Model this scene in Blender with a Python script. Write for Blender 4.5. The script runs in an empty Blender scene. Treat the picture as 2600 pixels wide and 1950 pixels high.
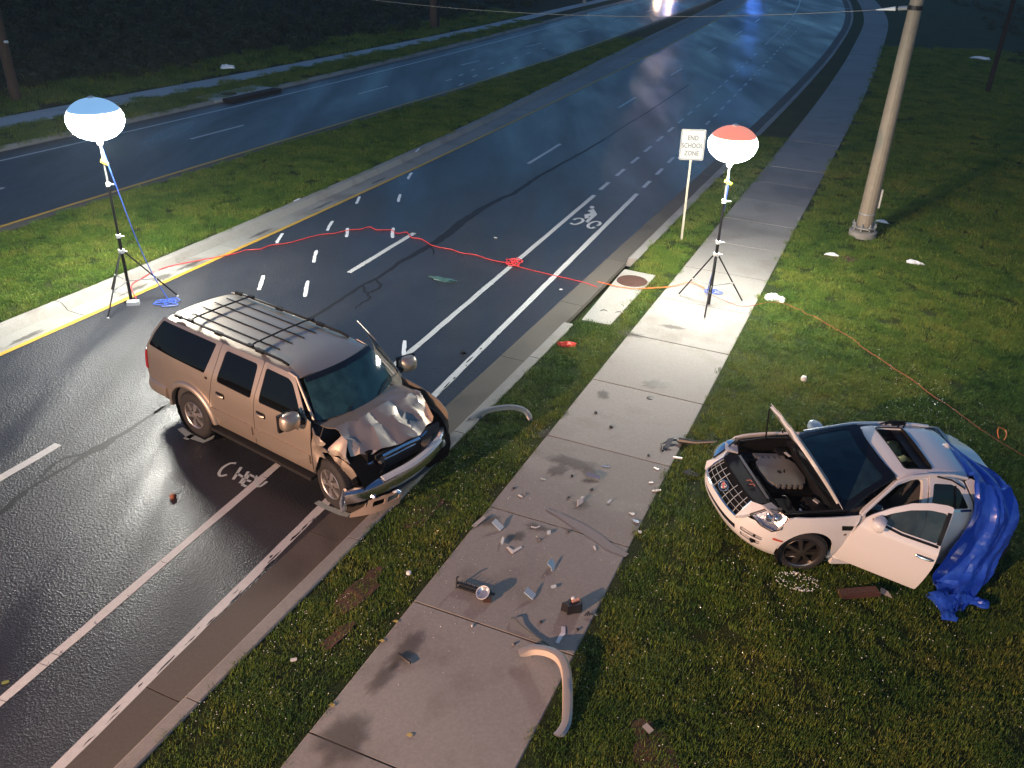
import bpy, bmesh, math, random
import numpy as np
from mathutils import Vector, Matrix
from mathutils.geometry import delaunay_2d_cdt
R = math.radians
rng = random.Random(7)
sc = bpy.context.scene
C = sc.collection

# ------------------------------------------------------------------ camera
cam = bpy.data.cameras.new('camera')
cam.sensor_width = 36.0
cam.lens = 2199.25 / 2600 * 36
cam.clip_end = 2000
cam_o = bpy.data.objects.new('camera', cam)
C.objects.link(cam_o)
_p, _r = 0.50561, 0.03285
_fw = Vector((0, math.cos(_p), -math.sin(_p)))
_up0 = Vector((0, math.sin(_p), math.cos(_p)))
_rt = math.cos(_r) * Vector((1, 0, 0)) + math.sin(_r) * _up0
_up = -math.sin(_r) * Vector((1, 0, 0)) + math.cos(_r) * _up0
M = Matrix((( _rt.x, _up.x, -_fw.x, 0), (_rt.y, _up.y, -_fw.y, 0), (_rt.z, _up.z, -_fw.z, 7.737), (0, 0, 0, 1)))
cam_o.matrix_world = M
sc.camera = cam_o

# ------------------------------------------------------------------ dusk sky, faint last light, exposure
SUN_EL, SUN_ROT = R(8.0), R(200)
w = bpy.data.worlds.new('World')
sc.world = w
w.use_nodes = True
nt = w.node_tree
bg = nt.nodes['Background']
sky = nt.nodes.new('ShaderNodeTexSky')
sky.sky_type = 'NISHITA'
sky.sun_disc = False
sky.sun_elevation = SUN_EL
sky.sun_rotation = SUN_ROT
sky.ozone_density = 5.0
nt.links.new(sky.outputs[0], bg.inputs[0])
SKY_STRENGTH = 0.15
bg.inputs[1].default_value = SKY_STRENGTH
sd = bpy.data.lights.new('dusk_sun', 'SUN')
sd.energy = 0.02
sd.angle = R(12)
sd.color = (0.75, 0.82, 1.0)
so = bpy.data.objects.new('dusk_sun', sd)
C.objects.link(so)
so.rotation_euler = (R(82), 0, R(180) - SUN_ROT)
vs = sc.view_settings
vs.view_transform = 'Standard'
vs.look = 'None'
vs.exposure = 0.0
vs.gamma = 1.0
vs.use_curve_mapping = False
cy = sc.cycles
cy.use_denoising = True
cy.sample_clamp_indirect = 4.0
cy.max_bounces = 8
cy.transparent_max_bounces = 12
cy.caustics_reflective = False
cy.caustics_refractive = False

BALLOON_L = 290.0
STREET_W = 66000.0

# ------------------------------------------------------------------ materials
MATS = {}
def _n(nt, t, **kw):
    n = nt.nodes.new(t)
    for k, v in kw.items():
        if k in n.inputs.keys():
            n.inputs[k].default_value = v
        else:
            setattr(n, k, v)
    return n
def mat(name, col, rough=0.5, metal=0.0, var=0.0, vscale=6.0, bump=0.0, bscale=60.0, spec=0.5, coat=0.0, emit=None, es=0.0, alpha=1.0, rvar=0.0, flake=0.0, trans=0.0):
    """principled material with colour grain, roughness variation and fine relief"""
    if name in MATS:
        return MATS[name]
    m = bpy.data.materials.new(name)
    m.use_nodes = True
    nt = m.node_tree
    b = nt.nodes['Principled BSDF']
    L = nt.links.new
    b.inputs['Base Color'].default_value = (*col, 1)
    b.inputs['Roughness'].default_value = rough
    b.inputs['Metallic'].default_value = metal
    b.inputs['Specular IOR Level'].default_value = spec
    b.inputs['Coat Weight'].default_value = coat
    b.inputs['Coat Roughness'].default_value = 0.06
    b.inputs['Alpha'].default_value = alpha
    b.inputs['Transmission Weight'].default_value = trans
    if emit:
        b.inputs['Emission Color'].default_value = (*emit, 1)
        b.inputs['Emission Strength'].default_value = es
    tc = _n(nt, 'ShaderNodeTexCoord')
    if var or rvar:
        no = _n(nt, 'ShaderNodeTexNoise', Scale=vscale, Detail=6.0, Roughness=0.65)
        L(tc.outputs['Object'], no.inputs['Vector'])
        if var:
            mx = _n(nt, 'ShaderNodeMix', data_type='RGBA')
            d = tuple(max(0, c * (1 - var)) for c in col)
            e = tuple(min(1, c * (1 + var)) for c in col)
            mx.inputs[6].default_value = (*d, 1)
            mx.inputs[7].default_value = (*e, 1)
            L(no.outputs[0], mx.inputs[0])
            L(mx.outputs[2], b.inputs['Base Color'])
        if rvar:
            mr = _n(nt, 'ShaderNodeMapRange')
            mr.inputs[3].default_value = max(0.02, rough - rvar)
            mr.inputs[4].default_value = min(1, rough + rvar)
            L(no.outputs[0], mr.inputs[0])
            L(mr.outputs[0], b.inputs['Roughness'])
    if bump:
        n2 = _n(nt, 'ShaderNodeTexNoise', Scale=bscale, Detail=4.0)
        L(tc.outputs['Object'], n2.inputs['Vector'])
        bp = _n(nt, 'ShaderNodeBump', Strength=bump, Distance=0.01)
        L(n2.outputs[0], bp.inputs['Height'])
        L(bp.outputs[0], b.inputs['Normal'])
    MATS[name] = m
    return m

def glass_mat(name, tint, rough=0.03, see=0.6, dust_sheen=0.0, dcol=(0.4, 0.45, 0.42)):
    """car glass: tinted see-through sheet with mirror reflection and a film for dusty panes and painted sheen"""
    m = bpy.data.materials.new(name)
    m.use_nodes = True
    nt = m.node_tree
    nt.nodes.remove(nt.nodes['Principled BSDF'])
    out = nt.nodes['Material Output']
    L = nt.links.new
    tr = _n(nt, 'ShaderNodeBsdfTransparent', Color=(*[see * t for t in tint], 1))
    gl = _n(nt, 'ShaderNodeBsdfGlossy', Roughness=rough, Color=(1, 1, 1, 1))
    fr = _n(nt, 'ShaderNodeFresnel', IOR=1.55)
    m1 = _n(nt, 'ShaderNodeMixShader')
    L(fr.outputs[0], m1.inputs[0]); L(tr.outputs[0], m1.inputs[1]); L(gl.outputs[0], m1.inputs[2])
    df = _n(nt, 'ShaderNodeBsdfDiffuse', Color=(*dcol, 1))
    m2 = _n(nt, 'ShaderNodeMixShader')
    if dust_sheen:
        tc = _n(nt, 'ShaderNodeTexCoord')
        no = _n(nt, 'ShaderNodeTexNoise', Scale=5.0, Detail=8.0, Roughness=0.7)
        L(tc.outputs['Object'], no.inputs['Vector'])
        mr = _n(nt, 'ShaderNodeMapRange')
        mr.inputs[1].default_value = 0.3; mr.inputs[2].default_value = 0.75
        mr.inputs[3].default_value = dust_sheen * 0.3; mr.inputs[4].default_value = dust_sheen * 1.5
        L(no.outputs[0], mr.inputs[0]); L(mr.outputs[0], m2.inputs[0])
    else:
        m2.inputs[0].default_value = 0.0
    L(m1.outputs[0], m2.inputs[1]); L(df.outputs[0], m2.inputs[2])
    L(m2.outputs[0], out.inputs[0])
    MATS[name] = m
    return m

def asphalt_mat():
    m = bpy.data.materials.new('asphalt'); m.use_nodes = True
    nt = m.node_tree; L = nt.links.new; b = nt.nodes['Principled BSDF']
    ge = _n(nt, 'ShaderNodeNewGeometry')
    # wet / dry pattern, drawn out along the lanes
    mp = _n(nt, 'ShaderNodeMapping'); mp.inputs['Rotation'].default_value = (0, 0, R(22)); mp.inputs['Scale'].default_value = (0.42, 0.085, 1)
    L(ge.outputs['Position'], mp.inputs['Vector'])
    wet = _n(nt, 'ShaderNodeTexNoise', Scale=1.0, Detail=5.0, Roughness=0.55, Distortion=0.4)
    L(mp.outputs[0], wet.inputs['Vector'])
    wr = _n(nt, 'ShaderNodeMapRange'); wr.inputs[1].default_value = 0.26; wr.inputs[2].default_value = 0.66
    L(wet.outputs[0], wr.inputs[0])
    blot = _n(nt, 'ShaderNodeTexNoise', Scale=0.8, Detail=6.0, Roughness=0.6)
    L(ge.outputs['Position'], blot.inputs['Vector'])
    agg = _n(nt, 'ShaderNodeTexVoronoi', Scale=75.0); L(ge.outputs['Position'], agg.inputs['Vector'])
    grain = _n(nt, 'ShaderNodeTexNoise', Scale=110.0, Detail=3.0); L(ge.outputs['Position'], grain.inputs['Vector'])
    cr = _n(nt, 'ShaderNodeValToRGB')
    cr.color_ramp.elements[0].position = 0.3; cr.color_ramp.elements[0].color = (0.030, 0.031, 0.035, 1)
    cr.color_ramp.elements[1].position = 0.72; cr.color_ramp.elements[1].color = (0.072, 0.072, 0.074, 1)
    L(grain.outputs[0], cr.inputs[0])
    mb = _n(nt, 'ShaderNodeMix', data_type='RGBA', blend_type='MULTIPLY'); mb.inputs[0].default_value = 0.6
    L(cr.outputs[0], mb.inputs[6]); L(blot.outputs[0], mb.inputs[7])
    sp = _n(nt, 'ShaderNodeTexVoronoi', Scale=34.0); L(ge.outputs['Position'], sp.inputs['Vector'])
    spr = _n(nt, 'ShaderNodeValToRGB'); spr.color_ramp.elements[0].position = 0.10; spr.color_ramp.elements[0].color = (1.9, 1.9, 1.85, 1); spr.color_ramp.elements[1].position = 0.42; spr.color_ramp.elements[1].color = (.82, .82, .83, 1)
    L(sp.outputs['Distance'], spr.inputs[0])
    ms = _n(nt, 'ShaderNodeMix', data_type='RGBA', blend_type='MULTIPLY'); ms.inputs[0].default_value = 0.55
    L(mb.outputs[2], ms.inputs[6]); L(spr.outputs[0], ms.inputs[7]); mb = ms
    md = _n(nt, 'ShaderNodeMix', data_type='RGBA', blend_type='MULTIPLY')
    md.inputs[7].default_value = (0.55, 0.56, 0.60, 1)
    L(wr.outputs[0], md.inputs[0]); L(mb.outputs[2], md.inputs[6])
    g2 = _n(nt, 'ShaderNodeMix', data_type='RGBA', blend_type='MULTIPLY'); g2.inputs[0].default_value = 1.0; g2.inputs[7].default_value = (1.30, 1.30, 1.33, 1)
    L(md.outputs[2], g2.inputs[6]); L(g2.outputs[2], b.inputs['Base Color'])
    rr = _n(nt, 'ShaderNodeMapRange'); rr.inputs[3].default_value = 0.54; rr.inputs[4].default_value = 0.27
    L(wr.outputs[0], rr.inputs[0]); L(rr.outputs[0], b.inputs['Roughness'])
    bp = _n(nt, 'ShaderNodeBump', Strength=0.8, Distance=0.008)
    bs = _n(nt, 'ShaderNodeMapRange'); bs.inputs[3].default_value = 0.85; bs.inputs[4].default_value = 0.22; L(wr.outputs[0], bs.inputs[0]); L(bs.outputs[0], bp.inputs['Strength'])
    ab = _n(nt, 'ShaderNodeMath', operation='MULTIPLY_ADD'); ab.inputs[1].default_value = 1.6; L(sp.outputs['Distance'], ab.inputs[0]); L(agg.outputs['Distance'], ab.inputs[2]); L(ab.outputs[0], bp.inputs['Height']); L(bp.outputs[0], b.inputs['Normal'])
    MATS['asphalt'] = m
    return m

def concrete_mat(name, col, stain=0.55, sscale=0.9, dark=(0.55, 0.48, 0.42)):
    m = bpy.data.materials.new(name); m.use_nodes = True
    nt = m.node_tree; L = nt.links.new; b = nt.nodes['Principled BSDF']
    ge = _n(nt, 'ShaderNodeNewGeometry'); oi = _n(nt, 'ShaderNodeObjectInfo')
    st = _n(nt, 'ShaderNodeTexNoise', Scale=sscale, Detail=7.0, Roughness=0.62, Distortion=0.3); L(ge.outputs['Position'], st.inputs['Vector'])
    sr = _n(nt, 'ShaderNodeMapRange'); sr.inputs[1].default_value = 0.52; sr.inputs[2].default_value = 0.66; sr.inputs[4].default_value = stain
    L(st.outputs[0], sr.inputs[0])
    gr = _n(nt, 'ShaderNodeTexNoise', Scale=26.0, Detail=8.0, Roughness=0.80); L(ge.outputs['Position'], gr.inputs['Vector'])
    cr = _n(nt, 'ShaderNodeValToRGB')
    cr.color_ramp.elements[0].position = 0.30; cr.color_ramp.elements[0].color = (*[c * 0.78 for c in col], 1)
    cr.color_ramp.elements[1].position = 0.70; cr.color_ramp.elements[1].color = (*[c * 1.12 for c in col], 1)
    L(gr.outputs[0], cr.inputs[0])
    mx = _n(nt, 'ShaderNodeMix', data_type='RGBA', blend_type='MULTIPLY'); mx.inputs[7].default_value = (*dark, 1)
    L(sr.outputs[0], mx.inputs[0]); L(cr.outputs[0], mx.inputs[6])
    tn = _n(nt, 'ShaderNodeMapRange'); tn.inputs[3].default_value = 0.90; tn.inputs[4].default_value = 1.06
    L(oi.outputs['Random'], tn.inputs[0])
    m2 = _n(nt, 'ShaderNodeMix', data_type='RGBA', blend_type='MULTIPLY'); m2.inputs[0].default_value = 1.0
    L(mx.outputs[2], m2.inputs[6]); L(tn.outputs[0], m2.inputs[7]); L(m2.outputs[2], b.inputs['Base Color'])
    rr = _n(nt, 'ShaderNodeMapRange'); rr.inputs[3].default_value = 0.85; rr.inputs[4].default_value = 0.45
    L(sr.outputs[0], rr.inputs[0]); L(rr.outputs[0], b.inputs['Roughness'])
    bp = _n(nt, 'ShaderNodeBump', Strength=0.25, Distance=0.004); L(gr.outputs[0], bp.inputs['Height']); L(bp.outputs[0], b.inputs['Normal'])
    MATS[name] = m
    return m

def turf_mat(name, a, b_, scale=0.7, fine=38.0):
    m = bpy.data.materials.new(name); m.use_nodes = True
    nt = m.node_tree; L = nt.links.new; b = nt.nodes['Principled BSDF']
    ge = _n(nt, 'ShaderNodeNewGeometry')
    n1 = _n(nt, 'ShaderNodeTexNoise', Scale=scale, Detail=6.0, Roughness=0.6); L(ge.outputs['Position'], n1.inputs['Vector'])
    n2 = _n(nt, 'ShaderNodeTexNoise', Scale=fine, Detail=5.0, Roughness=0.75); L(ge.outputs['Position'], n2.inputs['Vector'])
    mx = _n(nt, 'ShaderNodeMix', data_type='RGBA'); mx.inputs[6].default_value = (*a, 1); mx.inputs[7].default_value = (*b_, 1)
    mr = _n(nt, 'ShaderNodeMapRange'); mr.inputs[1].default_value = 0.35; mr.inputs[2].default_value = 0.65
    L(n1.outputs[0], mr.inputs[0]); L(mr.outputs[0], mx.inputs[0])
    m2 = _n(nt, 'ShaderNodeMix', data_type='RGBA', blend_type='MULTIPLY'); m2.inputs[0].default_value = 0.85
    rp = _n(nt, 'ShaderNodeValToRGB'); rp.color_ramp.elements[0].position = 0.34; rp.color_ramp.elements[0].color = (0.25, 0.25, 0.25, 1); rp.color_ramp.elements[1].position = 0.66; rp.color_ramp.elements[1].color = (1.6, 1.6, 1.5, 1)
    L(n2.outputs[0], rp.inputs[0]); L(mx.outputs[2], m2.inputs[6]); L(rp.outputs[0], m2.inputs[7]); L(m2.outputs[2], b.inputs['Base Color'])
    b.inputs['Roughness'].default_value = 0.9; b.inputs['Specular IOR Level'].default_value = 0.2
    bp = _n(nt, 'ShaderNodeBump', Strength=1.0, Distance=0.05); L(n2.outputs[0], bp.inputs['Height']); L(bp.outputs[0], b.inputs['Normal'])
    MATS[name] = m
    return m

def blade_mat():
    m = bpy.data.materials.new('grass_blade'); m.use_nodes = True
    nt = m.node_tree; L = nt.links.new; b = nt.nodes['Principled BSDF']
    ge = _n(nt, 'ShaderNodeNewGeometry'); oi = _n(nt, 'ShaderNodeObjectInfo')
    n1 = _n(nt, 'ShaderNodeTexNoise', Scale=0.75, Detail=5.0, Roughness=0.6); L(ge.outputs['Position'], n1.inputs['Vector'])
    ad = _n(nt, 'ShaderNodeMath', operation='MULTIPLY_ADD'); ad.inputs[1].default_value = 0.35
    L(oi.outputs['Random'], ad.inputs[0]); L(n1.outputs[0], ad.inputs[2])
    cr = _n(nt, 'ShaderNodeValToRGB'); e = cr.color_ramp.elements
    e[0].position = 0.42; e[0].color = (0.030, 0.090, 0.012, 1)
    e[1].position = 0.92; e[1].color = (0.180, 0.205, 0.036, 1)
    k = e.new(0.66); k.color = (0.092, 0.168, 0.020, 1)
    L(ad.outputs[0], cr.inputs[0])
    at = _n(nt, 'ShaderNodeAttribute'); at.attribute_name = 'blade'
    m2 = _n(nt, 'ShaderNodeMix', data_type='RGBA', blend_type='MULTIPLY'); m2.inputs[0].default_value = 1.0
    L(cr.outputs[0], m2.inputs[6]); L(at.outputs['Color'], m2.inputs[7])
    L(m2.outputs[2], b.inputs['Base Color'])
    b.inputs['Roughness'].default_value = 0.55; b.inputs['Specular IOR Level'].default_value = 0.35
    b.inputs['Transmission Weight'].default_value = 0.0
    MATS['blade'] = m
    return m

# ------------------------------------------------------------------ object helpers
def new_obj(name, me, parent=None, loc=None):
    o = bpy.data.objects.new(name, me)
    C.objects.link(o)
    if parent is not None:
        o.parent = parent
    if loc is not None:
        o.location = loc
    return o
def tag(o, label, cat, group=None):
    o['label'] = label; o['category'] = cat
    if group: o['group'] = group
    return o
def kind(o, k):
    o['kind'] = k
    return o
def thing(name, label, cat, loc=(0, 0, 0), rot=None, group=None):
    o = new_obj(name, None, loc=loc)
    o.empty_display_size = 0.2
    if rot is not None: o.rotation_euler = rot
    return tag(o, label, cat, group)

class MB:
    """collects faces, then links them as one mesh object"""
    def __init__(s): s.v = []; s.f = []
    def add(s, v, f):
        k = len(s.v); s.v += [tuple(p) for p in v]; s.f += [tuple(i + k for i in q) for q in f]; return s
    def box(s, c, d, rot=None, taper=1.0):
        x, y, z = d[0] / 2, d[1] / 2, d[2] / 2; t = taper
        v = [Vector(p) for p in ((-x, -y, -z), (x, -y, -z), (x, y, -z), (-x, y, -z), (-x * t, -y * t, z), (x * t, -y * t, z), (x * t, y * t, z), (-x * t, y * t, z))]
        if rot is not None:
            v = [rot @ p for p in v]
        v = [p + Vector(c) for p in v]
        return s.add(v, [(0, 3, 2, 1), (4, 5, 6, 7), (0, 1, 5, 4), (1, 2, 6, 5), (2, 3, 7, 6), (3, 0, 4, 7)])
    def tube(s, pts, r, n=8, r2=None, cap=True):
        pts = [Vector(p) for p in pts]; N = len(pts); rings = []
        ref = None
        for i, p in enumerate(pts):
            t = (pts[min(i + 1, N - 1)] - pts[max(i - 1, 0)])
            if t.length < 1e-9: t = Vector((0, 0, 1))
            t.normalize()
            if ref is None:
                a = Vector((0, 0, 1)) if abs(t.z) < 0.9 else Vector((1, 0, 0))
                ref = t.cross(a).normalized()
            ref = (ref - t * ref.dot(t)); 
            if ref.length < 1e-6: ref = t.orthogonal()
            ref.normalize()
            b = t.cross(ref)
            rr = r if r2 is None else r + (r2 - r) * i / max(1, N - 1)
            rings.append([p + rr * (math.cos(2 * math.pi * j / n) * ref + math.sin(2 * math.pi * j / n) * b) for j in range(n)])
        v = [q for g in rings for q in g]; f = []
        for i in range(N - 1):
            for j in range(n):
                f.append((i * n + j, i * n + (j + 1) % n, (i + 1) * n + (j + 1) % n, (i + 1) * n + j))
        if cap:
            f.append(tuple(range(n - 1, -1, -1))); f.append(tuple((N - 1) * n + j for j in range(n)))
        return s.add(v, f)
    def lathe(s, prof, n=24, c=(0, 0, 0), axis='z', a0=0.0, a1=2 * math.pi):
        """prof: (radius, height) pairs turned about an axis"""
        full = abs(a1 - a0 - 2 * math.pi) < 1e-6; m = n if full else n + 1
        v = []
        for (r, h) in prof:
            for j in range(m):
                a = a0 + (a1 - a0) * j / n
                p = (r * math.cos(a), r * math.sin(a), h)
                if axis == 'y': p = (p[0], h, p[1])
                if axis == 'x': p = (h, p[0], p[1])
                v.append((p[0] + c[0], p[1] + c[1], p[2] + c[2]))
        f = []
        for i in range(len(prof) - 1):
            for j in range(n):
                k = (j + 1) % m
                q = (i * m + j, i * m + k, (i + 1) * m + k, (i + 1) * m + j)
                f.append(q if axis != 'y' else q[::-1])
        return s.add(v, f)
    def grid(s, fn, nu, nv, thick=None):
        P = [[Vector(fn(i / nu, j / nv)) for j in range(nv + 1)] for i in range(nu + 1)]
        v = [p for r in P for p in r]
        f = [(i * (nv + 1) + j, (i + 1) * (nv + 1) + j, (i + 1) * (nv + 1) + j + 1, i * (nv + 1) + j + 1) for i in range(nu) for j in range(nv)]
        return s.add(v, f)
    def prism(s, poly, z0, z1, fn=None):
        n = len(poly)
        v = [(p[0], p[1], z0) for p in poly] + [(p[0], p[1], z1) for p in poly]
        if fn: v = [fn(*p) for p in v]
        return s.add(v, [tuple(range(n - 1, -1, -1)), tuple(range(n, 2 * n))] + [(i, (i + 1) % n, n + (i + 1) % n, n + i) for i in range(n)])
    def build(s, name, m, parent=None, smooth=40, loc=None, mats=None):
        me = bpy.data.meshes.new(name)
        me.from_pydata(s.v, [], s.f)
        me.materials.append(m)
        if smooth:
            me.polygons.foreach_set('use_smooth', [True] * len(me.polygons))
            me.set_sharp_from_angle(angle=R(smooth))
        me.update()
        return new_obj(name, me, parent, loc)

def pchip(tab):
    """smooth interpolation through a table"""
    xs = np.array([t[0] for t in tab], float); ys = np.array([t[1] for t in tab], float)
    h = np.diff(xs); d = np.diff(ys) / h; m = np.zeros_like(xs); m[0] = d[0]; m[-1] = d[-1]
    for i in range(1, len(xs) - 1):
        m[i] = 0 if d[i - 1] * d[i] <= 0 else 2 * d[i - 1] * d[i] / (d[i - 1] + d[i])
    def f(x):
        if x <= xs[0]: return float(ys[0] + m[0] * (x - xs[0]))
        if x >= xs[-1]: return float(ys[-1] + m[-1] * (x - xs[-1]))
        i = int(np.searchsorted(xs, x) - 1); t = (x - xs[i]) / h[i]
        return float((2 * t ** 3 - 3 * t ** 2 + 1) * ys[i] + (t ** 3 - 2 * t ** 2 + t) * h[i] * m[i] + (-2 * t ** 3 + 3 * t ** 2) * ys[i + 1] + (t ** 3 - t ** 2) * h[i] * m[i + 1])
    return f
def spline(pts, k=6):
    """Catmull-Rom through points"""
    P = [Vector(p) for p in pts]; out = []
    for i in range(len(P) - 1):
        a, b, c, d = P[max(i - 1, 0)], P[i], P[i + 1], P[min(i + 2, len(P) - 1)]
        for j in range(k):
            t = j / k
            out.append(0.5 * ((2 * b) + (c - a) * t + (2 * a - 5 * b + 4 * c - d) * t * t + (3 * b - a - 3 * c + d) * t ** 3))
    out.append(P[-1]); return out
def rnd(poly, r, n=4):
    """round a polygon's corners"""
    out = []; N = len(poly)
    for i in range(N):
        p, a, b = Vector(poly[i]), Vector(poly[i - 1]), Vector(poly[(i + 1) % N])
        u, v = (a - p), (b - p)
        k = min(r, u.length * 0.45, v.length * 0.45)
        s, e = p + u.normalized() * k, p + v.normalized() * k
        for j in range(n + 1):
            t = j / n
            out.append(tuple((1 - t) ** 2 * s + 2 * t * (1 - t) * p + t * t * e))
    return out
def inpoly(x, y, P):
    c = False; j = len(P) - 1
    for i in range(len(P)):
        xi, yi = P[i]; xj, yj = P[j]
        if (yi > y) != (yj > y) and x < (xj - xi) * (y - yi) / (yj - yi) + xi: c = not c
        j = i
    return c
def dens(P, st):
    out = []
    for i in range(len(P)):
        a, b = Vector(P[i]), Vector(P[(i + 1) % len(P)])
        n = max(1, int(math.ceil((b - a).length / st)))
        for k in range(n): out.append(tuple(a + (b - a) * k / n))
    return out
def panel(name, fmap, outline, m, parent=None, holes=(), step=0.09, thick=0.012, smooth=50, jit=0.0, out=None):
    """sheet-metal panel: an outline with openings, laid on a curved surface fmap(u, v), with real thickness"""
    loops = [dens(list(outline), step)] + [dens(list(h), step) for h in holes]
    pts = []; edges = []
    for lp in loops:
        k = len(pts); pts += lp; edges += [(k + i, k + (i + 1) % len(lp)) for i in range(len(lp))]
    nb = len(pts)
    us = [p[0] for p in loops[0]]; vs_ = [p[1] for p in loops[0]]
    B = np.array(pts)
    u = min(us) + step / 2
    while u < max(us):
        v = min(vs_) + step / 2
        while v < max(vs_):
            uu, vv = u + rng.uniform(-1, 1) * jit * step, v + rng.uniform(-1, 1) * jit * step
            if inpoly(uu, vv, loops[0]) and not any(inpoly(uu, vv, h) for h in loops[1:]) and np.min((B[:, 0] - uu) ** 2 + (B[:, 1] - vv) ** 2) > (0.4 * step) ** 2:
                pts.append((uu, vv))
            v += step
        u += step
    V, E, F, *_ = delaunay_2d_cdt([Vector(p) for p in pts], edges, [], 0, 1e-6)
    tri = []
    for f in F:
        cx = sum(V[i].x for i in f) / len(f); cy_ = sum(V[i].y for i in f) / len(f)
        if inpoly(cx, cy_, loops[0]) and not any(inpoly(cx, cy_, h) for h in loops[1:]): tri.append(tuple(f))
    P = [Vector(fmap(p.x, p.y)) for p in V]
    N = [Vector((0, 0, 0)) for _ in P]
    for f in tri:
        n = (P[f[1]] - P[f[0]]).cross(P[f[2]] - P[f[0]])
        for i in f: N[i] += n
    tot = Vector((0, 0, 0))
    for n in N: tot += n
    if out is not None and tot.dot(Vector(out)) < 0:
        tri = [f[::-1] for f in tri]; N = [-n for n in N]
    for n in N:
        if n.length > 1e-12: n.normalize()
    cnt = {}
    for f in tri:
        for i in range(3):
            e = (f[i], f[(i + 1) % 3]); cnt[e] = 1
    nv = len(P)
    verts = P + [p - n * thick for p, n in zip(P, N)]
    faces = list(tri) + [tuple(i + nv for i in f[::-1]) for f in tri]
    for (a, b) in cnt:
        if (b, a) not in cnt: faces.append((b, a, a + nv, b + nv))
    mb = MB(); mb.v = [tuple(p) for p in verts]; mb.f = faces
    return mb.build(name, m, parent, smooth)
# ------------------------------------------------------------------ road alignment (x as a function of y along the road)
YS = [-14, 0, 6, 10, 15, 20, 28, 35, 45, 60, 80, 100, 140]
def cur(xs): return pchip(list(zip(YS, xs)))
A_X = [-13.2, -6.96, -4.32, -2.54, -.28, 1.99, 5.64, 8.82, 13.28, 19.67, 27.3, 33.3, 42.5]
asph = cur(A_X)
foot = cur([a + b for a, b in zip(A_X, [.62, .62, .61, .62, .6, .56, .52, .5, .5, .5, .5, .5, .5])])
kerb = cur([a + b for a, b in zip(A_X, [.88, .88, .88, .89, .88, .86, .82, .78, .75, .72, .7, .7, .7])])
swl = cur([-10.8, -4.65, -2.05, -.3, 1.9, 4.12, 7.68, 10.78, 15.12, 21.3, 28.9, 34.8, 44])
swr = cur([-8.4, -2.3, .27, 1.98, 4.14, 6.31, 9.81, 12.86, 17.15, 23.27, 30.9, 36.7, 45.9])
bikeR = cur([-12.4, -6.68, -4.31, -2.73, -.77, 1.19, 4.31, 7.03, 10.89, 16.6, 24.0, 30.2, 39.4])
bikeL = cur([-13.9, -8.0, -5.65, -4.07, -2.09, -.11, 3.07, 5.84, 9.76, 15.45, 22.8, 29.0, 38.2])
Y_X = [-24, -16.9, -13.81, -11.83, -9.46, -7.17, -3.66, -.71, 3.36, 9.4, 17.0, 24.0, 34]
yel = cur(Y_X)
mfoot = cur([a - b for a, b in zip(Y_X, [.70, .70, .70, .70, .68, .66, .72, .88, 1.2, 1.7, 1.8, 1.8, 1.8])])
mback = cur([a - b for a, b in zip(Y_X, [1.08, 1.08, 1.08, 1.08, 1.06, 1.02, 1.07, 1.24, 1.58, 2.1, 2.2, 2.2, 2.2])])
F_X = [-28.8, -22.9, -20.3, -18.5, -16.35, -14.17, -10.39, -6.93, -1.99, 4.8, 12.9, 20.5, 31]
fyel = cur(F_X)
fmed = cur([a + .52 for a in F_X])
E_X = [-37.4, -30.8, -27.9, -26, -23.5, -20.9, -16.66, -13.03, -8.15, -1.35, 7, 15.2, 27]
fedge = cur(E_X)
ffoot = cur([a - 1.15 for a in E_X])
fkerb = cur([a - 1.45 for a in E_X])
FS_N = [a - b for a, b in zip(E_X, [4.2, 4.2, 4.1, 4.1, 4.0, 4.0, 3.95, 3.9, 3.75, 3.2, 2.9, 2.8, 2.8])]
fswn = cur(FS_N)
fswf = cur([a - b for a, b in zip(E_X, [6.3, 6.2, 6.1, 6.1, 6.0, 6.0, 5.9, 5.75, 5.2, 4.5, 4.0, 3.9, 3.9])])

def smooth01(t):
    t = min(1, max(0, t)); return t * t * (3 - 2 * t)
def wob(x, y): return 0.5 * math.sin(0.9 * x + 0.5 * y) + 0.3 * math.sin(-.6 * x + 1.3 * y + 1) + .2 * math.sin(2.1 * x + 1.7 * y + 2)
def lawn_z(x, y):
    d = (x - swr(y)) * 0.92
    z = 0.115 + 0.02 * wob(x, y) * smooth01(d / 1.5) - 0.012 * max(0, min(d, 12) - 1)
    r = math.hypot(x - 4.9, y - 9.9)
    pz = 0.125 - 0.125 * (x - 5.06) + 0.085 * (y - 9.947) + 0.02
    pz = max(-0.12, min(0.40, pz))
    k = (1 - smooth01((r - 2.3) / 1.3)) * smooth01(d / 0.9)
    return z * (1 - k) + pz * k

asphalt = asphalt_mat()
conc_walk = concrete_mat('pavement_concrete', (0.275, 0.258, 0.235), 0.75, 0.55)
conc_kerb = concrete_mat('kerb_concrete', (0.29, 0.275, 0.25), 0.5, 0.9)
conc_gut = concrete_mat('gutter_concrete', (0.105, 0.093, 0.078), 0.6, 0.7, (0.5, 0.47, 0.42))
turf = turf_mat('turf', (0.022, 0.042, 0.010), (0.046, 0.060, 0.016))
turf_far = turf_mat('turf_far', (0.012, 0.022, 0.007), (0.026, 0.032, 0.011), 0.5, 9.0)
soil = mat('soil', (0.028, 0.023, 0.017), 0.95, var=0.4, vscale=8)

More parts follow.
